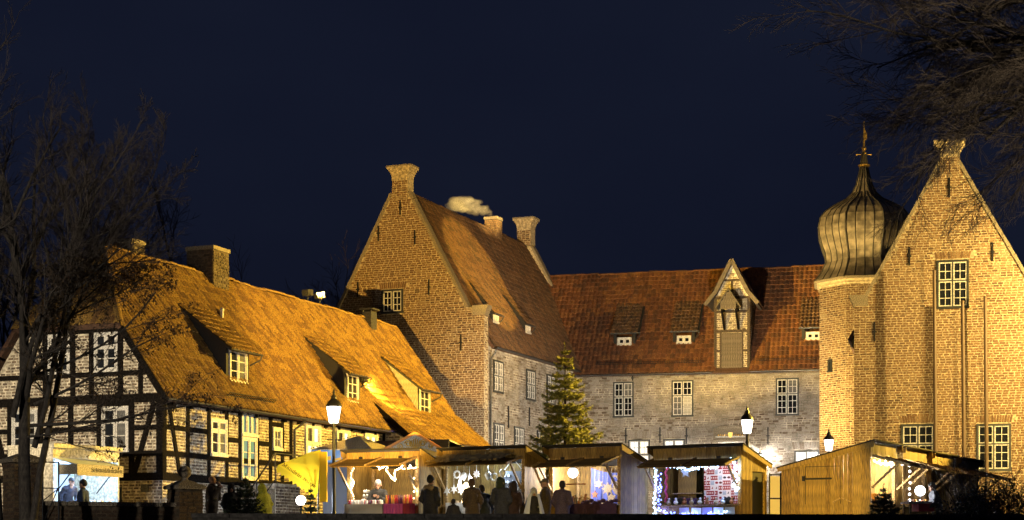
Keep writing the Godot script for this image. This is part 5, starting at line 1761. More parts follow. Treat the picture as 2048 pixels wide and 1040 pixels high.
func stall_of_stars() -> void:
	var s := stall("market stall with wooden stars before a dark blue cloth", Vector3(3.1, 0, -50), -31, 2.36, 1.75, 2.66, 2.2, 121)
	var t := s.transform
	drape(s, "blue_cloth", M.blue_cloth, 1.52, 1.25, 0.03, 6, plane(Vector3(-1.55, 2.12, -1.1), Vector3.RIGHT), 0.16, 3)
	var gr := "wooden ornaments hanging before the blue cloth"
	for o in [[-1.02, 1.62, "six", 0.15], [-0.74, 1.48, "eight", 0.21], [-0.5, 1.74, "moon", 0.13], [-0.36, 1.5, "wreath", 0.2], [-0.62, 1.2, "six2", 0.15], [-0.16, 1.3, "house", 0.2], [-1.16, 1.32, "small", 0.12], [-0.9, 1.02, "bell", 0.11]]:
		var m: Mesh
		var words := ""
		match o[2]:
			"six": m = star_shape(6, o[3], 0.07, 0.03); words = "pale wooden six pointed star hanging top left before blue cloth"
			"eight": m = star_shape(8, o[3], 0.11, 0.03); words = "largest pale wooden star with eight points before blue cloth"
			"six2": m = star_shape(6, o[3], 0.10, 0.03); words = "pale wooden snowflake hanging lowest in the middle of blue cloth"
			"moon": m = ring_shape(o[3], 0.05, 0.03, 0.0, 18); words = "pale wooden ring moon hanging beside the heart wreath"
			"wreath": m = ring_shape(o[3], 0.11, 0.03, 0.02); words = "pale wooden wreath with a heart shaped opening before blue cloth"
			"house": m = house_shape(0.16, 0.36, 0.03); words = "pale wooden stable house ornament at right of blue cloth"
			"small": m = star_shape(5, o[3], 0.06, 0.03); words = "small gingerbread coloured star hanging left of blue cloth"
			"bell": m = lathe_mesh([Vector2(0.11, -0.1), Vector2(0.09, -0.02), Vector2(0.06, 0.08), Vector2(0.002, 0.11)], 10); words = "small wooden bell standing low before the blue cloth"
		hang("wooden_" + ("star" if o[2] in ["six", "eight", "six2", "small"] else "ornament"), m, M.ornament_wood if o[2] != "small" else M.ginger, words, "ornament", gr, t * Vector3(o[0], o[1], -0.62), -31, maxf(2.1 - o[1] - o[3], 0.05), o[3] * 0.9)
	for i in 7:
		var g := Geo.new()
		g.bevel(Vector3(-0.05, 0, -0.04), Vector3(0.05, 0.12 + 0.05 * (i % 3), 0.04), 0.015)
		g.ball(Vector3(0, 0.17 + 0.05 * (i % 3), 0), 0.045, 7)
		single("wooden_figure", g, M.ginger if i % 2 else M.ornament_wood, "small brown wooden figure on the star stall counter", "figurine", "brown wooden figures on the star stall counter", t * Vector3(-1.75 + i * 0.1, 1.012, -0.15 - 0.06 * (i % 2)), -31)
	drape(s, "dark_table_cloth", M.purple_cloth, 1.6, 0.55, 0.025, 6, plane(Vector3(-1.62, 1.03, 0.2), Vector3.RIGHT))
	var hp := Geo.new()
	for i in 9:
		hp.ball(Vector3(-0.55 + i * 0.13, 0.03 + 0.03 * (i % 3), 0.02 * (i % 2)), 0.09, 8, 0.7)
	single("textile_heap", hp, M.purple_cloth, "heap of dark purple textiles on the star stall counter", "textiles", "", t * Vector3(-0.62, 1.02, 0.06), -31)
	# naked work lamp under the roof
	var l := thing("work_lamp", "glaring white bulb hanging in the star stall", "lamp", t * Vector3(-1.72, 1.95, -0.3), -31)
	var b := Geo.new()
	b.ball(Vector3.ZERO, 0.15, 14)
	part("bulb_glass", b, M.glow_white, l)
	var hg := Geo.new()
	hg.rod(Vector3(0, 0.14, 0), Vector3(0, 0.3, 0), 0.03)
	hg.lathe([Vector2(0.03, 0.2), Vector2(0.07, 0.15), Vector2(0.07, 0.12)], 10)
	part("lamp_socket", hg, M.black_metal, l)
	omni(l, Vector3.ZERO, Color(1, 0.90, 0.84), 7.5, 0.13)
	var sh := Geo.new()
	sh.box(Vector3(-1.98, 1.6, -0.3), Vector3(-1.3, 1.63, -0.1))
	part("shelf", sh, M.ginger, s)


func stall_of_prints() -> void:
	var s := stall("market stall framed by blue and white light garlands", Vector3(6.55, 0, -50), -31, 2.8, 1.85, 2.66, 2.22, 131, true)
	var t := s.transform
	var pr := Geo.new()
	pr.box(Vector3(-1.62, 1.0, -1.0), Vector3(-0.16, 2.28, -0.985))
	part("printed_cloth", pr, M.picture_print, s)
	var bp := Geo.new()
	bp.box(Vector3(-2.55, 1.0, -1.2), Vector3(-1.95, 2.3, -1.17))
	part("back_panel", bp, M.spruce_board_c, s)
	hang("paper_star", star_shape(5, 0.17, 0.075, 0.07), M.silver, "blue grey paper star hanging at left of the print stall", "star", "", t * Vector3(-1.98, 1.98, -0.5), -31, 0.15, 0.15)
	var shelf := Geo.new()
	shelf.box(Vector3(-2.6, 1.36, -1.15), Vector3(-1.66, 1.39, -0.85))
	part("shelf", shelf, M.spruce_beam, s)
	for i in 3:
		var k := Geo.new()
		k.lathe([Vector2(0.002, 0), Vector2(0.13, 0), Vector2(0.17, 0.2), Vector2(0.15, 0.2), Vector2(0.11, 0.03), Vector2(0.002, 0.03)], 14)
		single("basket", k, [M.dark_boards, M.purple_cloth, M.dark_boards][i], ["dark basket at left on the print stall counter", "dark purple basket in the middle of the print stall counter", "large dark basket at right on the print stall counter"][i], "basket", "baskets on the print stall counter", t * Vector3([-2.2, -1.72, -0.55][i], 1.012, -0.35), 0)
	var r := RandomNumberGenerator.new()
	r.seed = 21
	for i in 9:
		var g := Geo.new()
		g.ball(Vector3(0, 0.07, 0), 0.07, 8)
		g.ball(Vector3(0, 0.17, 0.01), 0.045, 7)
		single("plush_figure", g, [M.ornament_wood, M.ornament_pale, M.ginger][i % 3], "small round plush figure on the print stall counter", "toy", "plush figures on the print stall counter", t * Vector3(-2.35 + i * 0.25, 1.012, -0.12 + 0.05 * (i % 2)), r.randf() * 90)
	for i in 5:
		var g := Geo.new()
		g.box(Vector3(0, 0, 0), Vector3(0.3, 0.42, 0.02))
		var o := single("gift_bag", g, M.ornament_pale if i % 2 else M.silver, "pale blue gift bag hanging on the counter front of print stall", "bag", "gift bags hanging on the print stall front", t * Vector3(-1.9 + i * 0.36, 0.5, 0.06), -31)
		o.rotation.z = r.randf_range(-0.05, 0.05)
	var gold := func(pts: Array) -> Array:
		var out := []
		for p in pts: out.append(t * (p as Vector3))
		return out
	light_chain("ice white light garland along the top of the print stall opening", gold.call([Vector3(-2.68, 2.2, 0.02), Vector3(-2.2, 2.16, 0.03), Vector3(-1.7, 2.05, 0.02), Vector3(-1.2, 2.1, 0.03), Vector3(-0.8, 2.1, 0.02), Vector3(-0.3, 2.25, 0.02)]), 0.034, M.glow_ice, 0.029, Color(0.3, 0.45, 1.0), 1.0, 3, 41, 0.045)
	light_chain("ice white light garland down the left side of the print stall", gold.call([Vector3(-2.72, 2.2, 0.03), Vector3(-2.70, 1.7, 0.04), Vector3(-2.74, 1.2, 0.05), Vector3(-2.70, 0.75, 0.06)]), 0.034, M.glow_ice, 0.03, Color(0.3, 0.4, 1.0), 0.2, 3, 42, 0.035)
	light_chain("blue light garland down the left side of the print stall", gold.call([Vector3(-2.6, 1.9, 0.02), Vector3(-2.58, 1.4, 0.03), Vector3(-2.6, 0.9, 0.05), Vector3(-2.2, 0.75, 0.12), Vector3(-1.5, 0.72, 0.12), Vector3(-0.6, 0.75, 0.12)]), 0.036, M.glow_blue, 0.028, Color(0.1, 0.12, 1.0), 1.1, 4, 43, 0.06)
	light_chain("ice white light garland looped down the right side of the print stall", gold.call([Vector3(-0.3, 2.3, 0.02), Vector3(-0.12, 2.1, 0.05), Vector3(-0.22, 1.9, 0.05), Vector3(-0.08, 1.75, 0.06), Vector3(-0.22, 1.55, 0.06), Vector3(-0.06, 1.5, 0.07), Vector3(-0.12, 1.36, 0.06)]), 0.034, M.glow_ice, 0.03, Color(0.4, 0.6, 1.0), 1.0, 2, 44, 0.04)
	light_chain("ice white light garland along the foot of the print stall front", gold.call([Vector3(-2.7, 0.78, 0.1), Vector3(-2.4, 0.62, 0.12), Vector3(-1.95, 0.6, 0.14), Vector3(-1.2, 0.66, 0.14), Vector3(-0.75, 0.6, 0.14), Vector3(-0.4, 0.8, 0.14)]), 0.04, M.glow_ice, 0.03, Color(0.45, 0.65, 1.0), 1.2, 3, 45, 0.05)
	var rt := Geo.new()
	var pts := PackedVector3Array()
	var rs := PackedFloat32Array()
	for i in 20:
		pts.append(Vector3(-2.42 + 0.03 * sin(i * 1.3), 2.15 - i * 0.055, -0.1))
		rs.append(0.03 + 0.015 * (i % 2))
	rt.tube(pts, rs, 6)
	part("tinsel", rt, M.red_cloth, s)
	omni(s, Vector3(-0.75, 2.18, -0.28), Color(1, 0.9, 0.95), 0.8, 0.08)  # unseen lamp under the roof, placed to light the printed cloth
	var bl := Geo.new()
	bl.ball(Vector3(-0.75, 2.2, -0.36), 0.05, 8)
	part("unseen_bulb_light", bl, M.glow_white, s)
	# sacks beside the door
	for i in 3:
		var g := Geo.new()
		g.ball(Vector3(0, 0.16, 0), 0.28, 10, 0.6)
		single("sack", g, M.grey_tarp, ["dark sack on the cobbles right of the print stall door", "grey sack between two others beside the print stall door", "dark sack nearest the grey partition"][i], "sack", "", t * Vector3(0.45 + i * 0.35, 0.35, -0.2 - i * 0.4), 0)
	var pl := thing("pallet", "low pallet under the dark sacks beside print stall", "pallet", t * Vector3(0.3, 0, -0.2), -31)
	var pg := Geo.new()
	pg.box(Vector3(-0.1, 0, -1.0), Vector3(1.0, 0.36, 0.3))
	part("crate", pg, M.grey_boards, pl)


func stalls_on_the_right() -> void:
	var turn := 60.0
	var base := Transform3D(Basis(Vector3.UP, deg_to_rad(turn)), Vector3(10.02, 0, -49))
	var names := ["market stall seen from its closed plank side with lit opening at right", "market stall of the right row with string of white bulbs", "dim market stall third in the right row", "dim market stall at the far end of the right row"]
	var stalls := []
	for i in 4:
		# the stall's own frame has its right front corner at the origin; along the row the far end is to the right
		var o := base * Vector3(2.45 + i * 2.95, 0, 0)
		stalls.append(stall(names[i], o, turn, 2.4, 2.62, 2.70 - 0.02 * i, 2.06, 141 + i * 10, false, 1.05, 0.30))
	# hatch, bar and latch on the plank side
	var s: Node3D = stalls[0]
	var p := plane(Vector3(-2.4, 0, -2.62), Vector3(0, 0, 1))
	p.origin.x -= 0.0
	var left := plane(Vector3(-2.4, 0, 0), Vector3(0, 0, -1))
	var g := Geo.new()
	var q := func(a: Vector2, b: Vector2, w: float, z: float) -> void:
		g.box(Vector3(-2.4 - z - 0.03, minf(a.y, b.y) - w / 2, minf(a.x, b.x) - w / 2), Vector3(-2.4 - 0.006, maxf(a.y, b.y) + w / 2, maxf(a.x, b.x) + w / 2))
	q.call(Vector2(-1.9, 1.72), Vector2(-1.15, 1.72), 0.05, 0.0)
	part("bar", g, M.dark_boards, s)
	var k := Geo.new()
	k.box(Vector3(-2.47, 1.66, -2.0), Vector3(-2.406, 1.80, -1.93))
	part("latch", k, M.iron, s)
	var fr := Geo.new()
	fr.box(Vector3(-2.412, 2.06, -1.92), Vector3(-2.403, 2.075, -0.88))
	fr.box(Vector3(-2.412, 1.0, -1.925), Vector3(-2.403, 2.06, -1.91))
	fr.box(Vector3(-2.412, 1.0, -0.885), Vector3(-2.403, 2.06, -0.87))
	part("hatch_groove", fr, M.dark_boards, s)
	var dg := Geo.new()
	dg.bar(Vector3(-2.43, 1.04, -1.1), Vector3(-2.43, 1.16, -0.88), 0.03, 0.04)
	dg.bar(Vector3(-2.43, 1.17, -0.85), Vector3(-2.43, 1.05, -0.56), 0.03, 0.03)
	part("prop", dg, M.spruce_beam, s)
	# first stall: warm glaring light, chain bulbs
	var t: Transform3D = s.transform
	var pts := []
	for i in 24:
		pts.append(t * Vector3(-2.2 + i * 0.085, 2.2 + 0.05 * sin(i * 1.1), 0.0 + 0.03 * cos(i)))
	light_chain("warm light chain under the roof edge of the first right stall", pts, 0.06, M.glow_warm, 0.028, WARM, 2.5, 2, 61, 0.03)
	omni(s, Vector3(-1.3, 2.15, -0.5), Color(1, 0.86, 0.6), 12.0, 0.1)
	var tl := Geo.new()
	tl.box(Vector3(-1.7, 2.24, -0.56), Vector3(-0.9, 2.27, -0.5))
	part("tube_light", tl, M.glow_warm, s)
	for i in 12:
		var b := Geo.new()
		b.bevel(Vector3(-0.07, 0, -0.06), Vector3(0.07, 0.16 + 0.06 * (i % 3), 0.06), 0.02)
		single("gift_box", b, [M.ornament_wood, M.sign_cream, M.honey][i % 3], "small cream or amber box on the first right stall counter", "box", "boxes on the first right stall counter", t * Vector3(-2.2 + i * 0.17, 1.012, -0.1 - 0.1 * (i % 2)), turn)
	# second stall: a string of white bulbs
	var t2: Transform3D = stalls[1].transform
	var v := []
	for i in 8:
		v.append(t2 * Vector3(-2.2, 2.2 - i * 0.15, 0.15))
	light_chain("upright string of six white bulbs on the second right stall", v, 0.17, M.glow_lantern, 0.042, WHITE, 0.8, 1, 62, 0.015)
	var v2 := []
	for i in 6:
		v2.append(t2 * Vector3(-2.75 + i * 0.1, 2.24 + 0.03 * (i % 2), 0.1))
	light_chain("short cluster of white bulbs at the top of the second right stall", v2, 0.09, M.glow_lantern, 0.035, WHITE, 0.4, 1, 63, 0.03)
	omni(stalls[1], Vector3(-1.2, 1.6, -0.6), Color(1, 0.8, 0.75), 0.6, 0.1)  # lamp out of view inside, placed to light this stall
	# serving table with the glaring lamp
	var tb := thing("serving_table", "narrow red serving table with white top before the right stalls", "table", Vector3(10.92, 0, -46.9), 8)
	var tg := Geo.new()
	tg.box(Vector3(-0.42, 0.93, -0.3), Vector3(0.42, 0.97, 0.3))
	part("tabletop", tg, M.white_paint, tb)
	var ap := Geo.new()
	ap.box(Vector3(-0.12, 0.72, -0.26), Vector3(0.36, 0.925, 0.26))
	part("apron", ap, M.red_cloth, tb)
	for x in [-0.34, 0.34]:
		for z in [-0.24, 0.24]:
			var lg := Geo.new()
			lg.box(Vector3(x - 0.025, 0, z - 0.025), Vector3(x + 0.025, 0.93, z + 0.025))
			part("leg", lg, M.spruce_beam, tb)
	for i in 6:
		var b := Geo.new()
		b.ball(Vector3(0, 0.03, 0), 0.045, 7, 0.7)
		single("pastry", b, [M.jar_white, M.ginger, M.honey][i % 3], "small pastry on the white serving table", "pastry", "pastries on the white serving table", Vector3(10.62 + i * 0.09, 0.972, -46.85 + 0.06 * (i % 2)), 0)
	var lp := thing("table_lamp", "glaring white lamp on the narrow serving table", "lamp", Vector3(10.95, 0.972, -46.95), 0)
	var lg2 := Geo.new()
	lg2.lathe([Vector2(0.002, 0), Vector2(0.09, 0), Vector2(0.09, 0.02), Vector2(0.015, 0.03), Vector2(0.015, 0.18), Vector2(0.002, 0.181)], 10)
	part("stand", lg2, M.black_metal, lp)
	var gb := Geo.new()
	gb.ball(Vector3(0, 0.30, 0), 0.14, 14)
	part("lamp_globe", gb, M.glow_white, lp)
	omni(lp, Vector3(0, 0.30, 0), Color(0.95, 0.96, 1), 2.6, 0.1)
	# partition of pale panels between the stalls
	var pt := thing("partition", "pale panel partition in the gap beside the plank stall", "partition", Vector3(7.55, 0, -51.3), -10)
	for i in 2:
		for j in 2:
			var b := Geo.new()
			b.box(Vector3(0.02 + i * 0.32, 0.55 + j * 0.68, 0), Vector3(0.30 + i * 0.32, 1.18 + j * 0.68, 0.03))
			part("panel", b, M.cream_cloth, pt)
	var fg := Geo.new()
	for x in [0.0, 0.32, 0.64]:
		fg.box(Vector3(x - 0.02, 0, -0.02), Vector3(x + 0.02, 1.95, 0.045))
	for y in [0.52, 1.2, 1.9]:
		fg.box(Vector3(0.02, y - 0.018, -0.018), Vector3(0.62, y + 0.018, 0.042))
	part("frame", fg, M.dark_boards, pt)


func fair_booth() -> void:
	var b := thing("fairground_booth", "fairground booth with gilded gable sign and cream awning roof", "booth", Vector3(-3.4, 0, -56.5), -20)
	var g := Geo.new()
	g.box(Vector3(-3.0, 0, -2.4), Vector3(1.3, 2.9, 0))
	part("body", g, M.grey_tarp, b)
	var r := Geo.new()
	r.slab([Vector3(-3.0, 2.95, 0.12), Vector3(1.5, 2.95, 0.12), Vector3(1.0, 3.34, -1.2), Vector3(-1.6, 3.34, -1.2)], 0.05)
	r.slab([Vector3(1.5, 2.95, -2.5), Vector3(-3.0, 2.95, -2.5), Vector3(-1.6, 3.34, -1.2), Vector3(1.0, 3.34, -1.2)], 0.05)
	part("roof", r, M.zinc, b)
	var sg := node("gable_sign", b)
	var s := Geo.new()
	s.prism(PackedVector2Array([Vector2(-0.72, 2.78), Vector2(1.52, 2.66), Vector2(1.52, 2.82), Vector2(0.4, 3.44), Vector2(-0.72, 2.94)]), 0.16, 0.22)
	part("sign_board", s, M.sign_cream, sg)
	var e := Geo.new()
	e.bar(Vector3(-0.80, 2.90, 0.24), Vector3(0.4, 3.47, 0.24), 0.06, 0.08)
	e.bar(Vector3(0.4, 3.47, 0.24), Vector3(1.58, 2.78, 0.24), 0.06, 0.08)
	part("sign_edge", e, M.orange_paint, sg)
	var o := Geo.new()
	for k in [-1, 1]:
		for i in 3:
			var c := Vector3(0.4 + k * (0.26 + i * 0.27), 3.13 - i * 0.10, 0.225)
			var pts := PackedVector3Array()
			var rs := PackedFloat32Array()
			for j in 14:
				var a := j * 0.6
				var rad := 0.12 - i * 0.02 - j * 0.0055
				pts.append(c + Vector3(k * cos(a) * rad, sin(a) * rad, 0))
				rs.append(0.02)
			o.tube(pts, rs, 5)
	for i in 7:
		o.rod(Vector3(0.4 + (i - 3) * 0.05, 3.02, 0.225), Vector3(0.4 + (i - 3) * 0.075, 3.30 - absf(i - 3) * 0.04, 0.225), 0.018)
	part("scrollwork", o, M.gold_paint, sg)
	var sw := Geo.new()
	sw.prism(PackedVector2Array([Vector2(-0.66, 2.80), Vector2(1.46, 2.69), Vector2(1.2, 2.82), Vector2(0.85, 2.92), Vector2(0.4, 3.02), Vector2(0.0, 2.95), Vector2(-0.35, 2.88)]), 0.22, 0.235)
	part("swag", sw, M.gold_paint, sg)
	# cream awning at the left with a painted fascia and bulbs along its edge
	var aw := node("awning", b)
	var a0 := Vector3(-3.05, 2.98, 0.75)
	var a1 := Vector3(-0.95, 2.95, 0.55)
	var pk := Vector3(-1.80, 3.44, -0.1)
	var ac := Geo.new()
	ac.slab([a0, a1, pk + Vector3(0.03, 0, 0), pk], 0.03)
	ac.slab([a1, Vector3(-0.6, 2.98, -0.5), pk + Vector3(0.06, 0, -0.06), pk + Vector3(0.03, 0, 0)], 0.03)
	part("awning_cloth", ac, M.sign_cream, aw)
	var f := Geo.new()
	f.slab([a0 + Vector3(0, -0.42, 0), a1 + Vector3(0, -0.42, 0), a1 + Vector3(0, -0.02, 0), a0 + Vector3(0, -0.02, 0)], 0.03)
	part("fascia", f, M.blue_paint, aw)
	var wv := Geo.new()
	for i in 6:
		var p0 := (a0 + Vector3(0, -0.38, 0.006)).lerp(a1 + Vector3(0, -0.38, 0.006), i / 6.0 + 0.01)
		var p1 := (a0 + Vector3(0, -0.34, 0.006)).lerp(a1 + Vector3(0, -0.34, 0.006), (i + 1) / 6.0 - 0.01)
		var up := Vector3(0, 0.08 + 0.05 * (i % 2), 0)
		wv.slab([p0, p1, p1 + up, p0 + up * 0.8], 0.012)
	part("fascia_pattern", wv, M.gold_paint, aw)
	for i in 16:
		var bb := Geo.new()
		bb.ball((a0 + Vector3(-0.01, 0.03, 0)).lerp(pk + Vector3(-0.03, 0.03, 0), i / 15.0), 0.024, 6)
		part("edge_bulb", bb, M.black_metal, aw)
	# yellow awning with lettering
	var y := thing("yellow_awning", "bright yellow scalloped awning lettered Mandeln beside the booth", "awning", Vector3(-6.3, 0, -54.2), 0)
	var A := Vector3(-0.85, 2.30, 0.7)
	var B := Vector3(0.05, 2.78, -0.4)
	var C := Vector3(0.35, 2.82, -0.2)
	var D := Vector3(0.35, 1.45, 0.6)
	var E := Vector3(-0.55, 2.52, -0.35)
	var yg := Geo.new()
	yg.tri(A, D, C); yg.tri(A, C, B); yg.tri(A, B, E)
	part("cloth", yg, M.yellow_cloth, y)
	var vg := Geo.new()
	var n := 10
	var dd := D - A
	for i in n:
		var p0 := A + dd * (float(i) / n)
		var p1 := A + dd * (float(i + 1) / n)
		var dn := Vector3(-0.06, -0.17, 0.05)
		vg.quad(p0 + dn * 0.8, (p0 + p1) / 2 + dn * 1.2, (p0 + p1) / 2, p0)
		vg.quad((p0 + p1) / 2 + dn * 1.2, p1 + dn * 0.8, p1, (p0 + p1) / 2)
	part("valance", vg, M.yellow_cloth, y)
	var sp := Geo.new()
	sp.box(Vector3(0.34, 1.2, -0.22), Vector3(0.56, 2.75, 0.0))
	part("side_cloth", sp, M.yellow_cloth, y)
	var ex := dd.normalized()
	var nz := (D - A).cross(C - A).normalized()
	var ey := nz.cross(ex)
	var tt := Transform3D(Basis(ex, ey, nz), A + dd * 0.30 + ey * 0.13 + nz * 0.012)
	sheet_text(y, "Mandeln", "Droid Serif", 0.165, 0.004, M.ink, tt)
	tt.origin = A + dd * 0.74 + ey * 0.13 + nz * 0.012
	sheet_text(y, "Nüsse", "Droid Serif", 0.165, 0.004, M.ink, tt)
	var rb := Geo.new()
	for w in [B, E, C]:
		rb.rod(D + Vector3(-0.12, 0.15, -0.05), w - nz * 0.05, 0.014)
	rb.rod(Vector3(0.3, 0, 0.2), Vector3(0.3, 2.8, -0.25), 0.025)
	part("frame", rb, M.iron, y)


func food_trailer() -> void:
	var f := thing("food_trailer", "cream food trailer with blue lit serving hatch by the half timbered house", "trailer", Vector3(-13.1, 0, -50), 55)
	var g := Geo.new()
	g.box(Vector3(0, 0.35, -2.0), Vector3(2.5, 0.95, -0.02))
	g.box(Vector3(0, 0.95, -2.0), Vector3(0.06, 2.62, -0.02))
	g.box(Vector3(2.44, 0.95, -2.0), Vector3(2.5, 2.62, -0.02))
	g.box(Vector3(0.06, 0.95, -2.0), Vector3(2.44, 2.62, -1.95))
	g.box(Vector3(0.06, 2.3, -0.08), Vector3(2.44, 2.62, -0.02))
	part("shell", g, M.trailer_shell, f)
	var r := Geo.new()
	r.bevel(Vector3(-0.08, 2.622, -2.1), Vector3(2.58, 2.74, 0.08), 0.04)
	part("roof", r, M.trailer_shell, f)
	var l := Geo.new()
	l.box(Vector3(0.062, 0.952, -1.948), Vector3(2.438, 2.618, -1.94))
	part("inner_wall", l, M.trailer_inside, f)
	var c := Geo.new()
	c.box(Vector3(0.0, 0.96, -0.4), Vector3(2.5, 1.0, 0.3))
	part("counter", c, M.trailer_inside, f)
	var cp := Geo.new()
	cp.box(Vector3(0.02, 0.36, -0.015), Vector3(2.48, 0.955, 0.02))
	part("front_panel", cp, M.white_paint, f)
	var sk := Geo.new()
	sk.rod(Vector3(0.4, 0.3, -0.3), Vector3(0.4, 0.3, -0.1), 0.3, -1, 14)
	sk.rod(Vector3(2.0, 0.3, -0.3), Vector3(2.0, 0.3, -0.1), 0.3, -1, 14)
	part("wheel", sk, M.black_metal, f)
	var p := Geo.new()
	p.box(Vector3(1.1, 1.0, -0.06), Vector3(1.18, 2.3, 0.0))
	part("post", p, M.white_paint, f)
	# raised hatch with a lettered valance
	var h := node("hatch", f)
	var hg := Geo.new()
	hg.slab([Vector3(0.0, 2.12, 1.0), Vector3(1.7, 2.12, 1.0), Vector3(1.7, 2.34, 0.02), Vector3(0.0, 2.34, 0.02)], 0.04)
	part("hatch_panel", hg, M.trailer_inside, h)
	var vg := Geo.new()
	vg.box(Vector3(0.0, 1.80, 1.0), Vector3(1.7, 2.12, 1.025))
	vg.box(Vector3(-0.02, 1.84, 0.25), Vector3(0.0, 2.12, 1.025))
	part("valance", vg, M.sign_cream, h)
	sheet_text(h, "Schmalzkuchen", "Droid Serif", 0.155, 0.004, M.ink, Transform3D(Basis.IDENTITY, Vector3(1.08, 1.97, 1.03)))
	for x in [0.1, 1.6]:
		var st := Geo.new()
		st.rod(Vector3(x, 1.35, 0.0), Vector3(x, 2.14, 0.9), 0.018)
		part("stay", st, M.iron, h)
	var tl := Geo.new()
	tl.box(Vector3(0.3, 2.22, -0.4), Vector3(2.1, 2.26, -0.32))
	part("tube_light", tl, M.glow_ice, f)
	omni(f, Vector3(1.2, 2.12, -0.36), Color(0.45, 0.68, 1.0), 5.5, 0.15)
	omni(f, Vector3(0.8, 2.0, 0.55), Color(0.45, 0.62, 1.0), 3.4, 0.08)
	var bb := Geo.new()
	bb.box(Vector3(0.4, 2.06, 0.5), Vector3(1.2, 2.09, 0.56))
	part("hatch_light", bb, M.glow_ice, f)
	for i in 3:
		var q := Geo.new()
		q.lathe([Vector2(0.002, 0), Vector2(0.08, 0), Vector2(0.09, 0.16), Vector2(0.002, 0.165)], 10)
		single("serving_tub", q, M.white_paint, "white serving tub on the food trailer counter", "tub", "serving tubs on the food trailer counter", f.transform * Vector3(1.4 + i * 0.3, 1.0, 0.05), 0)


# ---------------------------------------------------------------- lamps in the street
func lamp_post(label: String, at: Vector3, h: float, k: float, e: float) -> void:
	var p := thing("street_lamp", label, "street lamp", at, 20, "black lantern street lamps")
	var g := Geo.new()
	g.lathe([Vector2(0.16, 0), Vector2(0.16, 0.12), Vector2(0.11, 0.2), Vector2(0.1, 0.75), Vector2(0.075, 0.85), Vector2(0.06, 0.95), Vector2(0.048, h - 0.35), Vector2(0.07, h - 0.3), Vector2(0.04, h - 0.22), Vector2(0.06, h)], 12)
	g.rod(Vector3(-0.22, h - 0.5, 0), Vector3(0.22, h - 0.5, 0), 0.016)
	part("post", g, M.black_metal, p)
	var l := Geo.new()
	l.lathe([Vector2(0.002, h), Vector2(0.13 * k, h + 0.005), Vector2(0.15 * k, h + 0.06), Vector2(0.215 * k, h + 0.46 * k), Vector2(0.22 * k, h + 0.5 * k), Vector2(0.002, h + 0.505 * k)], 10)
	part("lantern_glass", l, M.glow_lantern, p)
	var c := Geo.new()
	c.lathe([Vector2(0.002, h + 0.507 * k), Vector2(0.25 * k, h + 0.508 * k), Vector2(0.25 * k, h + 0.54 * k), Vector2(0.2 * k, h + 0.64 * k), Vector2(0.1 * k, h + 0.74 * k), Vector2(0.08 * k, h + 0.78 * k), Vector2(0.1 * k, h + 0.8 * k), Vector2(0.03 * k, h + 0.9 * k), Vector2(0.05 * k, h + 0.94 * k), Vector2(0.004, h + 1.06 * k)], 10)
	part("cap", c, M.black_metal, p)
	for i in 5:
		var b := Geo.new()
		var a := TAU * i / 5
		b.rod(Vector3(cos(a) * 0.15 * k, h + 0.02, sin(a) * 0.15 * k), Vector3(cos(a) * 0.228 * k, h + 0.51 * k, sin(a) * 0.228 * k), 0.008, -1, 4)
		part("glazing_bar", b, M.black_metal, p)
	omni(p, Vector3(0, h + 0.28 * k, 0), WHITE, e, 0.12)


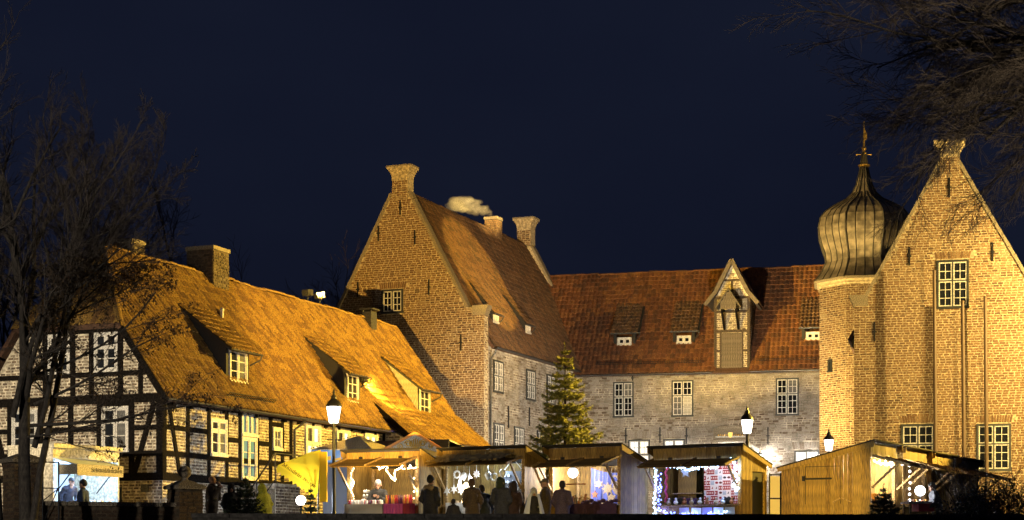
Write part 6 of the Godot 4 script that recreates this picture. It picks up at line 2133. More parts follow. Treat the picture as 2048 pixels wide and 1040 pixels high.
func street_furniture() -> void:
	lamp_post("black lantern street lamp beside the yellow awning", Vector3(-5.5, 0, -54), 3.62, 1.0, 75.0)
	lamp_post("black lantern street lamp before the castle portal", Vector3(8.33, 0, -62), 3.85, 0.95, 120.0)
	lamp_post("small black lantern street lamp before the stair tower", Vector3(13.4, 0, -74), 3.95, 0.92, 80.0)
	# wall lamps of the castle portal
	var f := Transform3D(Basis(Vector3.UP, deg_to_rad(-13.5)), Vector3(3.45, 0, -95.9))
	var words := ["glaring wall lamp left of the castle portal", "glaring wall lamp right of the castle portal", "glaring wall lamp beside the stair tower foot"]
	var xs := [7.05, 10.1, 13.35]
	for i in 3:
		var w := thing("wall_lamp", words[i], "wall lamp", f * Vector3(xs[i], 4.95, 0.0), -13.5, "wall lamps of the castle")
		var g := Geo.new()
		g.tube(PackedVector3Array([Vector3(0, 0, 0), Vector3(0, 0.1, 0.2), Vector3(0, 0.05, 0.38), Vector3(0, -0.06, 0.4)]), PackedFloat32Array([0.025, 0.02, 0.02, 0.02]), 6)
		g.lathe([Vector2(0.02, 0.1), Vector2(0.16, 0.02), Vector2(0.17, -0.01), Vector2(0.002, 0.0)], 10, Transform3D(Basis.IDENTITY, Vector3(0, -0.04, 0.4)))
		part("arm", g, M.black_metal, w)
		var b := Geo.new()
		b.ball(Vector3(0, -0.17, 0.4), 0.15, 12)
		part("lamp_globe", b, M.glow_lantern, w)
		omni(w, Vector3(0, -0.17, 0.4), WHITE, 14.0 if i < 2 else 9.0, 0.13)
	# globe light on the cobbles
	var gl := thing("globe_lamp", "white globe lamp on the cobbles below the yellow awning", "lamp", Vector3(-6.55, 0, -54.3), 0)
	var st := Geo.new()
	st.lathe([Vector2(0.12, 0), Vector2(0.12, 0.04), Vector2(0.03, 0.06), Vector2(0.03, 1.05), Vector2(0.08, 1.1)], 10)
	part("stand", st, M.black_metal, gl)
	var gb := Geo.new()
	gb.ball(Vector3(0, 1.24, 0), 0.16, 14)
	part("lamp_globe", gb, M.glow_lantern, gl)
	omni(gl, Vector3(0, 1.24, 0), Color(0.85, 0.9, 1.0), 9.0, 0.14)
	# coloured spots under the aisle eaves
	var lb := Transform3D(Basis(Vector3.UP, deg_to_rad(-22)), Vector3(-10.78, 0, -54))
	for i in 2:
		var s := thing("stage_spot", ["blue stage spot under the aisle eaves of the half timbered house", "red stage spot under the aisle eaves of the half timbered house"][i], "spotlight", lb * Vector3(1.15, 3.86, -18.2 - i * 2.1), 0)
		var g := Geo.new()
		g.lathe([Vector2(0.002, -0.14), Vector2(0.09, -0.13), Vector2(0.1, 0.0), Vector2(0.09, 0.02)], 10, Transform3D(Basis(Vector3.RIGHT, PI / 2 + 0.2), Vector3.ZERO))
		g.rod(Vector3(0, 0.08, -0.05), Vector3(0, 0.25, -0.05), 0.015)
		part("housing", g, M.black_metal, s)
		var b := Geo.new()
		b.ball(Vector3(0, -0.01, 0.03), 0.11, 10)
		part("lamp_lens", b, M.glow_blue if i == 0 else M.glow_red, s)
		omni(s, Vector3(0, -0.01, 0.03), Color(0.12, 0.15, 1) if i == 0 else Color(1, 0.1, 0.08), 4.0 if i == 0 else 3.0, 0.1)
	# flagpoles before the right gable
	var k := 0
	for p in [[1873, 11.72], [1930, 10.4], [1975, 10.6]]:
		var d := 75.1
		var fp := thing("flagpole", ["tallest bare flagpole left of the gable window", "bare flagpole before the gable window", "bare flagpole right of the gable window"][k], "flagpole", Vector3((p[0] - 1024.0) / 3500.0 * d, 0, -d), 0, "flagpoles before the brick gable")
		var g := Geo.new()
		g.rod(Vector3(0, 0, 0), Vector3(-0.1, p[1], 0), 0.095, 0.07, 10)
		part("pole", g, M.pole, fp)
		var c := Geo.new()
		c.ball(Vector3(-0.1, p[1] + 0.03, 0), 0.09, 8, 0.6)
		part("cap", c, M.pole, fp)
		k += 1


# ---------------------------------------------------------------- people
# Joins tapered capsules [from, to, radius, radius, colour] into one smooth surface on a grid of the given cell and adds it to g.
func skin(g: Geo, bones: Array, cell: float, k: float, t := Transform3D.IDENTITY, folds := 0.0) -> void:
	var lo := Vector3.ONE * 99
	var hi := -lo
	for b in bones:
		var r: float = maxf(b[2], b[3]) + cell * 2
		for e: Vector3 in [b[0], b[1]]:
			lo = lo.min(e - Vector3.ONE * r)
			hi = hi.max(e + Vector3.ONE * r)
	var nx := int((hi.x - lo.x) / cell) + 2
	var ny := int((hi.y - lo.y) / cell) + 2
	var nz := int((hi.z - lo.z) / cell) + 2
	var f := PackedFloat32Array()
	f.resize(nx * ny * nz)
	f.fill(1.0)
	var best := PackedFloat32Array()
	best.resize(f.size())
	best.fill(1.0)
	var own := PackedInt32Array()
	own.resize(f.size())
	var fn := FastNoiseLite.new()
	fn.seed = 3
	fn.frequency = 6.0
	for bi in bones.size():
		var b: Array = bones[bi]
		var a: Vector3 = b[0]
		var d: Vector3 = b[1] - a
		var ra: float = b[2]
		var rb: float = b[3]
		var dd := maxf(d.length_squared(), 1e-8)
		var m := maxf(ra, rb) + maxf(k, cell * 2)
		var p0 := ((a.min(a + d) - Vector3.ONE * m - lo) / cell).floor()
		var p1 := ((a.max(a + d) + Vector3.ONE * m - lo) / cell).ceil()
		for z in range(maxi(0, int(p0.z)), mini(nz, int(p1.z) + 1)):
			for y in range(maxi(0, int(p0.y)), mini(ny, int(p1.y) + 1)):
				for x in range(maxi(0, int(p0.x)), mini(nx, int(p1.x) + 1)):
					var q := lo + Vector3(x, y, z) * cell - a
					var h := clampf(q.dot(d) / dd, 0.0, 1.0)
					var s := (q - d * h).length() - lerpf(ra, rb, h)
					var i := x + nx * (y + ny * z)
					if s < best[i]:
						best[i] = s
						own[i] = bi
					var w := clampf(0.5 + 0.5 * (f[i] - s) / k, 0.0, 1.0)
					f[i] = lerpf(f[i], s, w) - k * w * (1.0 - w)
	if folds > 0:
		for z in nz:
			for y in ny:
				for x in nx:
					var i := x + nx * (y + ny * z)
					if absf(f[i]) < 0.08: f[i] += folds * fn.get_noise_3d(x * cell, y * cell * 1.6, z * cell)
	var at := PackedInt32Array()
	at.resize(f.size())
	at.fill(-1)
	var first := g.v.size()
	var step := [1, nx, nx * ny]
	for z in nz - 1:
		for y in ny - 1:
			for x in nx - 1:
				var i := x + nx * (y + ny * z)
				var neg := 0
				for c in 8:
					if f[i + (c & 1) + nx * ((c >> 1) & 1) + nx * ny * (c >> 2)] < 0: neg += 1
				if neg == 0 or neg == 8: continue
				var sum := Vector3.ZERO
				var n := 0
				for c in 8:
					for ax in 3:
						if c & (1 << ax): continue
						var j: int = i + (c & 1) + nx * ((c >> 1) & 1) + nx * ny * (c >> 2)
						var l: int = j + step[ax]
						if (f[j] < 0) == (f[l] < 0): continue
						var u := f[j] / (f[j] - f[l])
						var p := Vector3(x + (c & 1), y + ((c >> 1) & 1), z + (c >> 2))
						p[ax] += u
						sum += p
						n += 1
				at[i] = g.v.size()
				g.v.append(t * (lo + sum / n * cell))
				g.n.append(Vector3.ZERO)
				g.c.append(bones[own[i]][4])
	for z in range(1, nz - 1):
		for y in range(1, ny - 1):
			for x in range(1, nx - 1):
				var i := x + nx * (y + ny * z)
				for ax in 3:
					var l: int = i + step[ax]
					if (f[i] < 0) == (f[l] < 0): continue
					var s1: int = step[(ax + 1) % 3]
					var s2: int = step[(ax + 2) % 3]
					var q := [at[i - s1 - s2], at[i - s2], at[i], at[i - s1]]
					if q.min() < 0: continue
					if f[i] > 0: q.reverse()
					for tr in [[0, 1, 2], [0, 2, 3]]:
						var a: int = q[tr[0]]
						var b: int = q[tr[1]]
						var c: int = q[tr[2]]
						var m := (g.v[b] - g.v[a]).cross(g.v[c] - g.v[a])
						g.n[a] += m
						g.n[b] += m
						g.n[c] += m
						g.ix.append(a); g.ix.append(c); g.ix.append(b)
	for i in range(first, g.v.size()): g.n[i] = g.n[i].normalized()


const SKIN := Color(0.52, 0.30, 0.20)


func hand(g: Geo, wrist: Vector3, along: Vector3, palm: Vector3, right: float, k: float, curl: float) -> void:  # along: towards the fingers; palm: the way the palm faces
	var y := along.normalized()
	var z := (palm - y * palm.dot(y)).normalized()
	var x := y.cross(z) * right
	var p := func(a: float, b: float, c: float) -> Vector3: return wrist + (x * a + y * b + z * c) * k
	var bones := [[p.call(0, -0.02, 0), p.call(0, 0.02, 0), 0.024 * k, 0.026 * k, SKIN]]
	var len := [0.072, 0.08, 0.074, 0.058]
	for i in 4:
		var u := -0.03 + i * 0.02
		bones.append([p.call(u * 0.6, 0.015, 0), p.call(u, 0.085, 0), 0.016 * k, 0.011 * k, SKIN])
		var a := Vector2(0.085, 0)
		var w := curl * 0.5
		var last: Vector3 = p.call(u, a.x, a.y)
		for s in 3:
			a += Vector2(cos(w), sin(w)) * len[i] * [0.46, 0.31, 0.26][s]
			var nxt: Vector3 = p.call(u * (1.0 + 0.08 * (s + 1)), a.x, a.y)
			bones.append([last, nxt, (0.0095 - s * 0.0006) * k, (0.009 - s * 0.0008) * k, SKIN])
			last = nxt
			w += curl
	bones.append([p.call(-0.022, 0.01, 0.005), p.call(-0.05, 0.045, 0.02), 0.015 * k, 0.0115 * k, SKIN])
	bones.append([p.call(-0.05, 0.045, 0.02), p.call(-0.056, 0.075, 0.032), 0.011 * k, 0.009 * k, SKIN])
	skin(g, bones, 0.0052 * k, 0.006)


func person(label: String, at: Vector3, face: float, height: float, o: Dictionary) -> Node3D:
	var t := thing("person", label, "person", at, face)
	var k := height * 0.965 / 1.76
	var coat: Color = o.coat
	var legs: Color = o.get("legs", Color(0.015, 0.015, 0.02))
	var hair: Color = o.get("hair", Color(0.03, 0.02, 0.015))
	var lean := deg_to_rad(o.get("lean", 0.0))
	var bulk: float = o.get("bulk", 1.0)
	var hip := Vector3(0, 0.93, 0)
	var up := Transform3D(Basis(Vector3.RIGHT, lean), hip)  # what bends at the hips
	var U := func(x: float, y: float, z: float) -> Vector3: return (up * (Vector3(x, y, z) - hip)) * k
	var L := func(x: float, y: float, z: float) -> Vector3: return Vector3(x, y, z) * k
	var bones := []
	var add := func(a: Vector3, b: Vector3, ra: float, rb: float, c: Color) -> void: bones.append([a, b, ra * k, rb * k, c])
	add.call(U.call(0, 0.97, 0), U.call(0, 1.18, 0.0), 0.155 * bulk, 0.15 * bulk, coat)
	add.call(U.call(0, 1.18, 0.0), U.call(0, 1.36, 0.005), 0.155 * bulk, 0.145 * bulk, coat)
	add.call(U.call(-0.13, 1.39, -0.01), U.call(0.13, 1.39, -0.01), 0.09 * bulk, 0.09 * bulk, coat)
	add.call(U.call(0, 1.44, -0.01), U.call(0, 1.53, 0.005), 0.075, 0.06, coat)
	var hem: float = o.get("hem", 0.8)
	for s in [-1, 1]:
		add.call(L.call(s * 0.07, 0.95, 0), L.call(s * 0.08, hem, 0), 0.135 * bulk, 0.125 * bulk, coat)
		var st: float = o.get("stride", 0.06) * s
		add.call(L.call(s * 0.09, 0.88, 0), L.call(s * 0.10, 0.5, 0.02 + st * 0.6), 0.095, 0.066, legs)
		add.call(L.call(s * 0.10, 0.5, 0.02 + st * 0.6), L.call(s * 0.105, 0.1, st), 0.062, 0.047, legs)
		add.call(L.call(s * 0.105, 0.055, -0.04 + st), L.call(s * 0.125, 0.045, 0.16 + st), 0.05, 0.043, Color(0.02, 0.015, 0.012))
		# arms: elbow and wrist in the frame of the upper body
		var arm: Array = o.get("arm_l" if s > 0 else "arm_r", [Vector3(0.27, 1.12, -0.02), Vector3(0.25, 0.92, 0.13), 0.5])
		var e: Vector3 = arm[0]
		var w: Vector3 = arm[1]
		var sh: Vector3 = U.call(s * 0.19, 1.39, -0.01)
		var el: Vector3 = U.call(s * e.x, e.y, e.z)
		var wr: Vector3 = U.call(s * w.x, w.y, w.z)
		add.call(sh, el, 0.075 * bulk, 0.062 * bulk, coat)
		add.call(el, wr, 0.06 * bulk, 0.048 * bulk, coat)
	if o.has("fur"): add.call(U.call(-0.08, 1.44, -0.08), U.call(0.08, 1.44, -0.08), 0.085, 0.085, o.fur)
	if o.has("bag"): add.call(U.call(0.2, 1.0, -0.1), U.call(0.22, 0.8, -0.1), 0.11, 0.12, o.bag)
	var g := Geo.new()
	skin(g, bones, 0.026, 0.05, Transform3D.IDENTITY, 0.022)
	for s in [-1, 1]:
		var arm: Array = o.get("arm_l" if s > 0 else "arm_r", [Vector3(0.27, 1.12, -0.02), Vector3(0.25, 0.92, 0.13), 0.5])
		if arm.size() > 2 and arm[2] > 0:
			var el: Vector3 = U.call(s * arm[0].x, arm[0].y, arm[0].z)
			var wr: Vector3 = U.call(s * arm[1].x, arm[1].y, arm[1].z)
			hand(g, wr, wr - el, Vector3(-s * 0.9, 0.2, -0.1) if arm[2] < 1.0 else Vector3(0, -1, -0.3), s, k, arm[2] * 0.9)
	# the head, turned on the neck
	var turn := Basis(Vector3.UP, deg_to_rad(o.get("look", 0.0))) * Basis(Vector3.RIGHT, deg_to_rad(o.get("nod", 0.0)))
	var c: Vector3 = U.call(0, 1.62, 0.015)
	var H := func(x: float, y: float, z: float) -> Vector3: return c + turn * Vector3(x, y, z) * k
	var hb := []
	var put := func(a: Vector3, b: Vector3, ra: float, rb: float, col: Color) -> void: hb.append([a, b, ra * k, rb * k, col])
	put.call(c + Vector3(0, -0.14, -0.02) * k, H.call(0, -0.04, -0.01), 0.055, 0.055, SKIN)
	put.call(H.call(0, 0.045, -0.015), H.call(0, 0.03, 0.012), 0.092, 0.088, SKIN)
	put.call(H.call(0, -0.03, 0.03), H.call(0, -0.07, 0.05), 0.065, 0.045, SKIN)
	put.call(H.call(0, -0.092, 0.066), H.call(0, -0.09, 0.07), 0.022, 0.022, SKIN)
	put.call(H.call(-0.03, 0.028, 0.086), H.call(0.03, 0.028, 0.086), 0.014, 0.014, SKIN)
	put.call(H.call(0, 0.012, 0.098), H.call(0, -0.022, 0.118), 0.011, 0.016, SKIN)
	put.call(H.call(-0.02, -0.056, 0.094), H.call(0.02, -0.056, 0.094), 0.010, 0.010, Color(0.36, 0.13, 0.10))
	for s in [-1, 1]:
		put.call(H.call(s * 0.034, 0.008, 0.094), H.call(s * 0.036, 0.008, 0.094), 0.011, 0.011, Color(0.05, 0.035, 0.03))
		put.call(H.call(s * 0.092, 0.0, -0.005), H.call(s * 0.096, -0.03, 0.0), 0.018, 0.014, SKIN)
	match o.get("top", "hair"):
		"hair":
			put.call(H.call(0, 0.07, -0.03), H.call(0, 0.062, 0.02), 0.098, 0.084, hair)
			put.call(H.call(0, 0.0, -0.055), H.call(0, 0.03, -0.05), 0.085, 0.09, hair)
		"long":
			put.call(H.call(0, 0.07, -0.03), H.call(0, 0.062, 0.02), 0.1, 0.086, hair)
			put.call(H.call(0, 0.0, -0.06), H.call(0, -0.2, -0.08), 0.1, 0.085, hair)
		"beanie":
			put.call(H.call(0, 0.075, -0.02), H.call(0, 0.075, 0.015), 0.102, 0.096, hair)
			put.call(H.call(0, 0.05, -0.045), H.call(0, 0.12, -0.02), 0.095, 0.08, hair)
		"cap":
			put.call(H.call(0, 0.085, -0.02), H.call(0, 0.08, 0.01), 0.098, 0.094, hair)
			put.call(H.call(-0.04, 0.055, 0.10), H.call(-0.035, 0.045, 0.16), 0.02, 0.012, hair)
			put.call(H.call(0.04, 0.055, 0.10), H.call(0.035, 0.045, 0.16), 0.02, 0.012, hair)
			put.call(H.call(0, 0.06, 0.10), H.call(0, 0.05, 0.17), 0.022, 0.012, hair)
		"hood":
			put.call(H.call(0, 0.06, -0.04), H.call(0, 0.05, 0.005), 0.125, 0.112, hair)
			put.call(H.call(0, -0.04, -0.06), H.call(0, -0.15, -0.05), 0.12, 0.11, hair)
			for s in [-1, 1]: put.call(H.call(s * 0.085, 0.04, 0.03), H.call(s * 0.075, -0.11, 0.03), 0.035, 0.04, hair)
	skin(g, hb, 0.0125, 0.012)
	part("body", g, M.people, t)
	return t


func people() -> void:
	vertex_mat("people", 0.85, TEX.fine, Vector3.ONE * 3)
	var black := Color(0.022, 0.022, 0.028)
	var pocket := [Vector3(0.27, 1.12, -0.06), Vector3(0.2, 0.98, 0.12), 0.0]
	person("person with black beanie and fur trimmed hood seen from behind by the jam stall", Vector3(-2.28, 0, -48.9), 152, 1.80, {"coat": black, "hair": Color(0.015, 0.012, 0.012), "top": "beanie", "fur": Color(0.30, 0.22, 0.12), "bulk": 1.15, "arm_l": pocket, "arm_r": pocket, "hem": 0.72})
	person("person in long dark brown coat with brown hair before the angel lamp", Vector3(-1.1, 0, -48.7), -158, 1.73, {"coat": Color(0.09, 0.06, 0.04), "hair": Color(0.09, 0.05, 0.03), "top": "hair", "hem": 0.55, "bulk": 1.1, "lean": 6.0, "arm_l": pocket})
	person("person in navy jacket with dark green hood turned to a companion", Vector3(-0.30, 0, -48.75), 168, 1.75, {"coat": Color(0.04, 0.05, 0.09), "hair": Color(0.03, 0.05, 0.03), "top": "hood", "bulk": 1.15, "look": -45.0, "arm_l": pocket, "arm_r": pocket})
	person("person in black hooded coat right of the dark green hood", Vector3(0.02, 0, -48.9), -160, 1.64, {"coat": Color(0.05, 0.025, 0.035), "hair": Color(0.022, 0.014, 0.018), "top": "hood", "bulk": 1.12, "look": 20.0, "hem": 0.66, "arm_l": pocket, "arm_r": pocket})
	var p := person("person wrapped in a pale hooded cape with dark clothes inside", Vector3(0.60, 0, -48.1), 8, 1.42, {"coat": black, "hair": Color(0.50, 0.52, 0.58), "top": "hood", "bulk": 0.95, "nod": 14.0, "arm_l": pocket, "arm_r": pocket})
	var cg := Geo.new()
	for i in 22:
		for j in 9:
			var q := func(a: int, b: int) -> Vector3:
				var w := PI + (a / 22.0 - 0.5) * deg_to_rad(300)
				var v := b / 9.0
				var rad := lerpf(0.12, 0.33, pow(v, 0.8)) * (1.0 + 0.07 * sin(a * 2.1) * v)
				return Vector3(sin(w) * rad * 1.15, lerpf(1.24, 0.22, v), cos(w) * rad * 0.8)
			cg.quad(q.call(i, j + 1), q.call(i + 1, j + 1), q.call(i + 1, j), q.call(i, j))
	mat("cape", Color(0.50, 0.55, 0.66), 0.9)
	part("cape", cg, M.cape, p)
	person("person in brown coat and peaked cap facing left by the star stall", Vector3(0.93, 0, -48.9), -105, 1.72, {"coat": Color(0.10, 0.075, 0.05), "hair": Color(0.10, 0.08, 0.05), "top": "cap", "bulk": 1.1, "arm_r": pocket})
	person("person in purple grey coat seen from behind before the work lamp", Vector3(1.40, 0, -48.7), 178, 1.66, {"coat": Color(0.09, 0.065, 0.13), "hair": Color(0.03, 0.022, 0.035), "top": "hair", "bulk": 1.12, "hem": 0.62, "arm_l": pocket, "arm_r": pocket})
	person("grey haired vendor in black jacket with hands clasped behind the jars", Vector3(-3.86, 0, -50.95), -12, 1.80, {"coat": Color(0.03, 0.03, 0.034), "hair": Color(0.35, 0.35, 0.36), "top": "hair", "bulk": 1.1, "lean": 12.0, "nod": 16.0, "arm_l": [Vector3(0.27, 1.14, 0.1), Vector3(0.03, 1.30, 0.24), 0.9], "arm_r": [Vector3(0.27, 1.14, 0.1), Vector3(0.03, 1.27, 0.25), 0.9]})
	person("small dark haired child before the lantern stall counter", Vector3(-1.62, 0, -48.4), 175, 1.13, {"coat": Color(0.03, 0.03, 0.05), "hair": Color(0.012, 0.01, 0.018), "top": "hair", "bulk": 1.1})
	person("person in dark blue jacket bent over the lantern stall counter", Vector3(-0.78, 0, -49.15), 196, 1.62, {"coat": Color(0.02, 0.035, 0.06), "hair": Color(0.02, 0.015, 0.015), "top": "beanie", "lean": 28.0, "bulk": 1.1})
	person("bald person in brown jacket and blue jeans eating beside the ball pier", Vector3(-8.2, 0, -47.8), 82, 1.77, {"coat": Color(0.075, 0.05, 0.025), "legs": Color(0.03, 0.055, 0.13), "hair": SKIN, "top": "bald", "bulk": 1.15, "arm_l": [Vector3(0.26, 1.15, 0.12), Vector3(0.06, 1.48, 0.2), 0.8], "arm_r": [Vector3(0.27, 1.15, 0.1), Vector3(0.1, 1.4, 0.26), 0.8]})
	person("person in black hood with pale face left of the dark spruce", Vector3(-7.86, 0, -49.0), 10, 1.58, {"coat": Color(0.018, 0.017, 0.016), "hair": Color(0.016, 0.014, 0.014), "top": "hood", "bulk": 1.12, "arm_l": pocket, "arm_r": pocket})
	person("person in bright yellow jacket behind the dark spruce", Vector3(-6.98, 0, -49.6), -125, 1.62, {"coat": Color(0.62, 0.58, 0.02), "hair": Color(0.60, 0.56, 0.02), "top": "hood", "lean": 14.0, "nod": 20.0, "bulk": 1.15, "arm_l": [Vector3(0.28, 1.14, 0.02), Vector3(0.24, 0.92, 0.16), 0.5]})
	person("customer in blue quilted jacket and dark cap at the food trailer", Vector3(-12.15, 0, -49.6), -95, 1.72, {"coat": Color(0.02, 0.045, 0.12), "hair": Color(0.014, 0.016, 0.03), "top": "beanie", "bulk": 1.15, "arm_l": pocket, "arm_r": [Vector3(0.26, 1.15, 0.1), Vector3(0.12, 1.12, 0.3), 0.7]})
	person("vendor in dark cap bent behind the food trailer counter", Vector3(-13.0, 0.3, -51.1), 40, 1.62, {"coat": Color(0.025, 0.03, 0.05), "hair": Color(0.02, 0.02, 0.03), "top": "cap", "lean": 30.0, "arm_l": [Vector3(0.26, 1.12, 0.12), Vector3(0.16, 1.05, 0.34), 0.7]})
	person("person in grey jacket with grey hair bent over the narrow serving table", Vector3(11.38, 0, -46.85), -88, 1.55, {"coat": Color(0.10, 0.105, 0.125), "hair": Color(0.30, 0.29, 0.27), "top": "hair", "lean": 12.0, "nod": 14.0, "bulk": 1.12, "arm_l": [Vector3(0.26, 1.12, 0.1), Vector3(0.12, 1.0, 0.32), 0.7], "arm_r": [Vector3(0.26, 1.12, 0.1), Vector3(0.12, 1.02, 0.32), 0.7]})


# ---------------------------------------------------------------- trees and shrubs
class Grower:
	var g: Geo
	var twig: Geo
	var r := RandomNumberGenerator.new()
	var droop := 0.0
	var wander := 0.25
	var ends := []
	var shrink := 0.62
	var thin := 0.006
	var bare := 0.0
	var top := -1

	func limb(a: Vector3, d: Vector3, length: float, rad: float, level: int, kids: int, spread: float) -> void:
		var n := 3 if level <= 1 else 6
		var pts := PackedVector3Array([a])
		var rs := PackedFloat32Array([rad])
		var p := a
		var q := d.normalized()
		for i in n:
			q = (q + Vector3(r.randf_range(-1, 1), r.randf_range(-1, 1), r.randf_range(-1, 1)) * wander + Vector3(0, -droop * (i + 1.0) / n, 0)).normalized()
			p += q * length / n
			pts.append(p)
			rs.append(maxf(lerpf(rad, rad * 0.42, (i + 1.0) / n), thin * 0.6))
		(g if rad > 0.02 else twig).tube(pts, rs, 7 if rad > 0.06 else 5 if rad > 0.02 else 3, false)
		if level == 0:
			ends.append(p)
			return
		for c in kids:
			var u := (c + 0.7 + r.randf_range(-0.3, 0.3)) / kids
			if level == top: u = lerpf(bare, 1.0, clampf(u, 0.0, 1.0))
			var i := mini(int(u * n), n - 1)
			var s := pts[i].lerp(pts[i + 1], u * n - i)
			var dir := (pts[i + 1] - pts[i]).normalized()
			var side := dir.cross(Vector3(r.randf_range(-1, 1), r.randf_range(-1, 1), r.randf_range(-1, 1))).normalized()
			limb(s, (dir + side * spread * r.randf_range(0.7, 1.3)).normalized(), length * shrink * r.randf_range(0.7, 1.15) * (1.1 - 0.35 * u), maxf(rs[i] * 0.55, thin), level - 1, kids, spread)


func grower(seed_no: int, droop := 0.0, wander := 0.25) -> Grower:
	var w := Grower.new()
	w.g = Geo.new()
	w.twig = Geo.new()
	w.r.seed = seed_no
	w.droop = droop
	w.wander = wander
	return w


func spruce(label: String, at: Vector3, h: float, radius: float, low: float, seed_no: int, needle: Material, whorls: int, arms: int, len_needle := 0.05) -> void:
	var t := thing("spruce_tree", label, "spruce tree", at, 0)
	var r := RandomNumberGenerator.new()
	r.seed = seed_no
	var tr := Geo.new()
	tr.rod(Vector3.ZERO, Vector3(0, h, 0), 0.02 + h * 0.012, 0.008, 7)
	part("trunk", tr, M.bark_dark, t)
	var br := Geo.new()
	var nd := Geo.new()
	var needles := func(a: Vector3, b: Vector3, n: int) -> void:
		var d := (b - a).normalized()
		for i in n:
			var p := a.lerp(b, (i + r.randf()) / n)
			var s := d.cross(Vector3(r.randf_range(-1, 1), r.randf_range(-1, 1), r.randf_range(-1, 1))).normalized()
			var e := p + (s + d * 0.7).normalized() * len_needle * r.randf_range(0.7, 1.2)
			var w := d.cross(s) * 0.009 * (len_needle / 0.05)
			nd.tri(p - w, p + w, e)
	for i in whorls:
		var u := (i + r.randf() * 0.6) / whorls
		var y := lerpf(low, h * 0.985, u)
		var rad := radius * (pow(1.0 - u, 0.85) + 0.04)
		var n := arms if u < 0.8 else 5
		for k in n:
			var a := TAU * (k + r.randf() * 0.8) / n + i
			var l := rad * r.randf_range(0.65, 1.15)
			var o := Vector3(cos(a), 0, sin(a))
			var p0 := Vector3(0, y, 0)
			var p1 := p0 + o * l * 0.55 + Vector3(0, -0.10 * l, 0)
			var p2 := p0 + o * l + Vector3(0, 0.06 * l + 0.05 * r.randf(), 0)
			br.tube(PackedVector3Array([p0, p1, p2]), PackedFloat32Array([0.006 + 0.008 * l, 0.005 + 0.004 * l, 0.004]), 4, false)
			needles.call(p0.lerp(p1, 0.35), p1, int(10 + 26 * l))
			needles.call(p1, p2, int(10 + 34 * l))
			var m := int(2 + l * 7)
			for j in m:
				var v := 0.25 + 0.72 * j / m
				var q0 := p0.lerp(p1, v * 2) if v < 0.5 else p1.lerp(p2, v * 2 - 1)
				var s := o.cross(Vector3.UP) * (1 if j % 2 else -1)
				var q1 := q0 + (s * 0.8 + o * 0.75 + Vector3(0, r.randf_range(-0.35, 0.15), 0)).normalized() * l * 0.42 * (1.15 - v) * r.randf_range(0.7, 1.2)
				br.rod(q0, q1, 0.004, 0.002, 3)
				needles.call(q0, q1, int(10 + 80 * (q1 - q0).length()))
	needles.call(Vector3(0, h * 0.9, 0), Vector3(0, h + 0.12, 0), 40)
	part("branches", br, M.bark_dark, t)
	part("needles", nd, needle, t, "stuff")


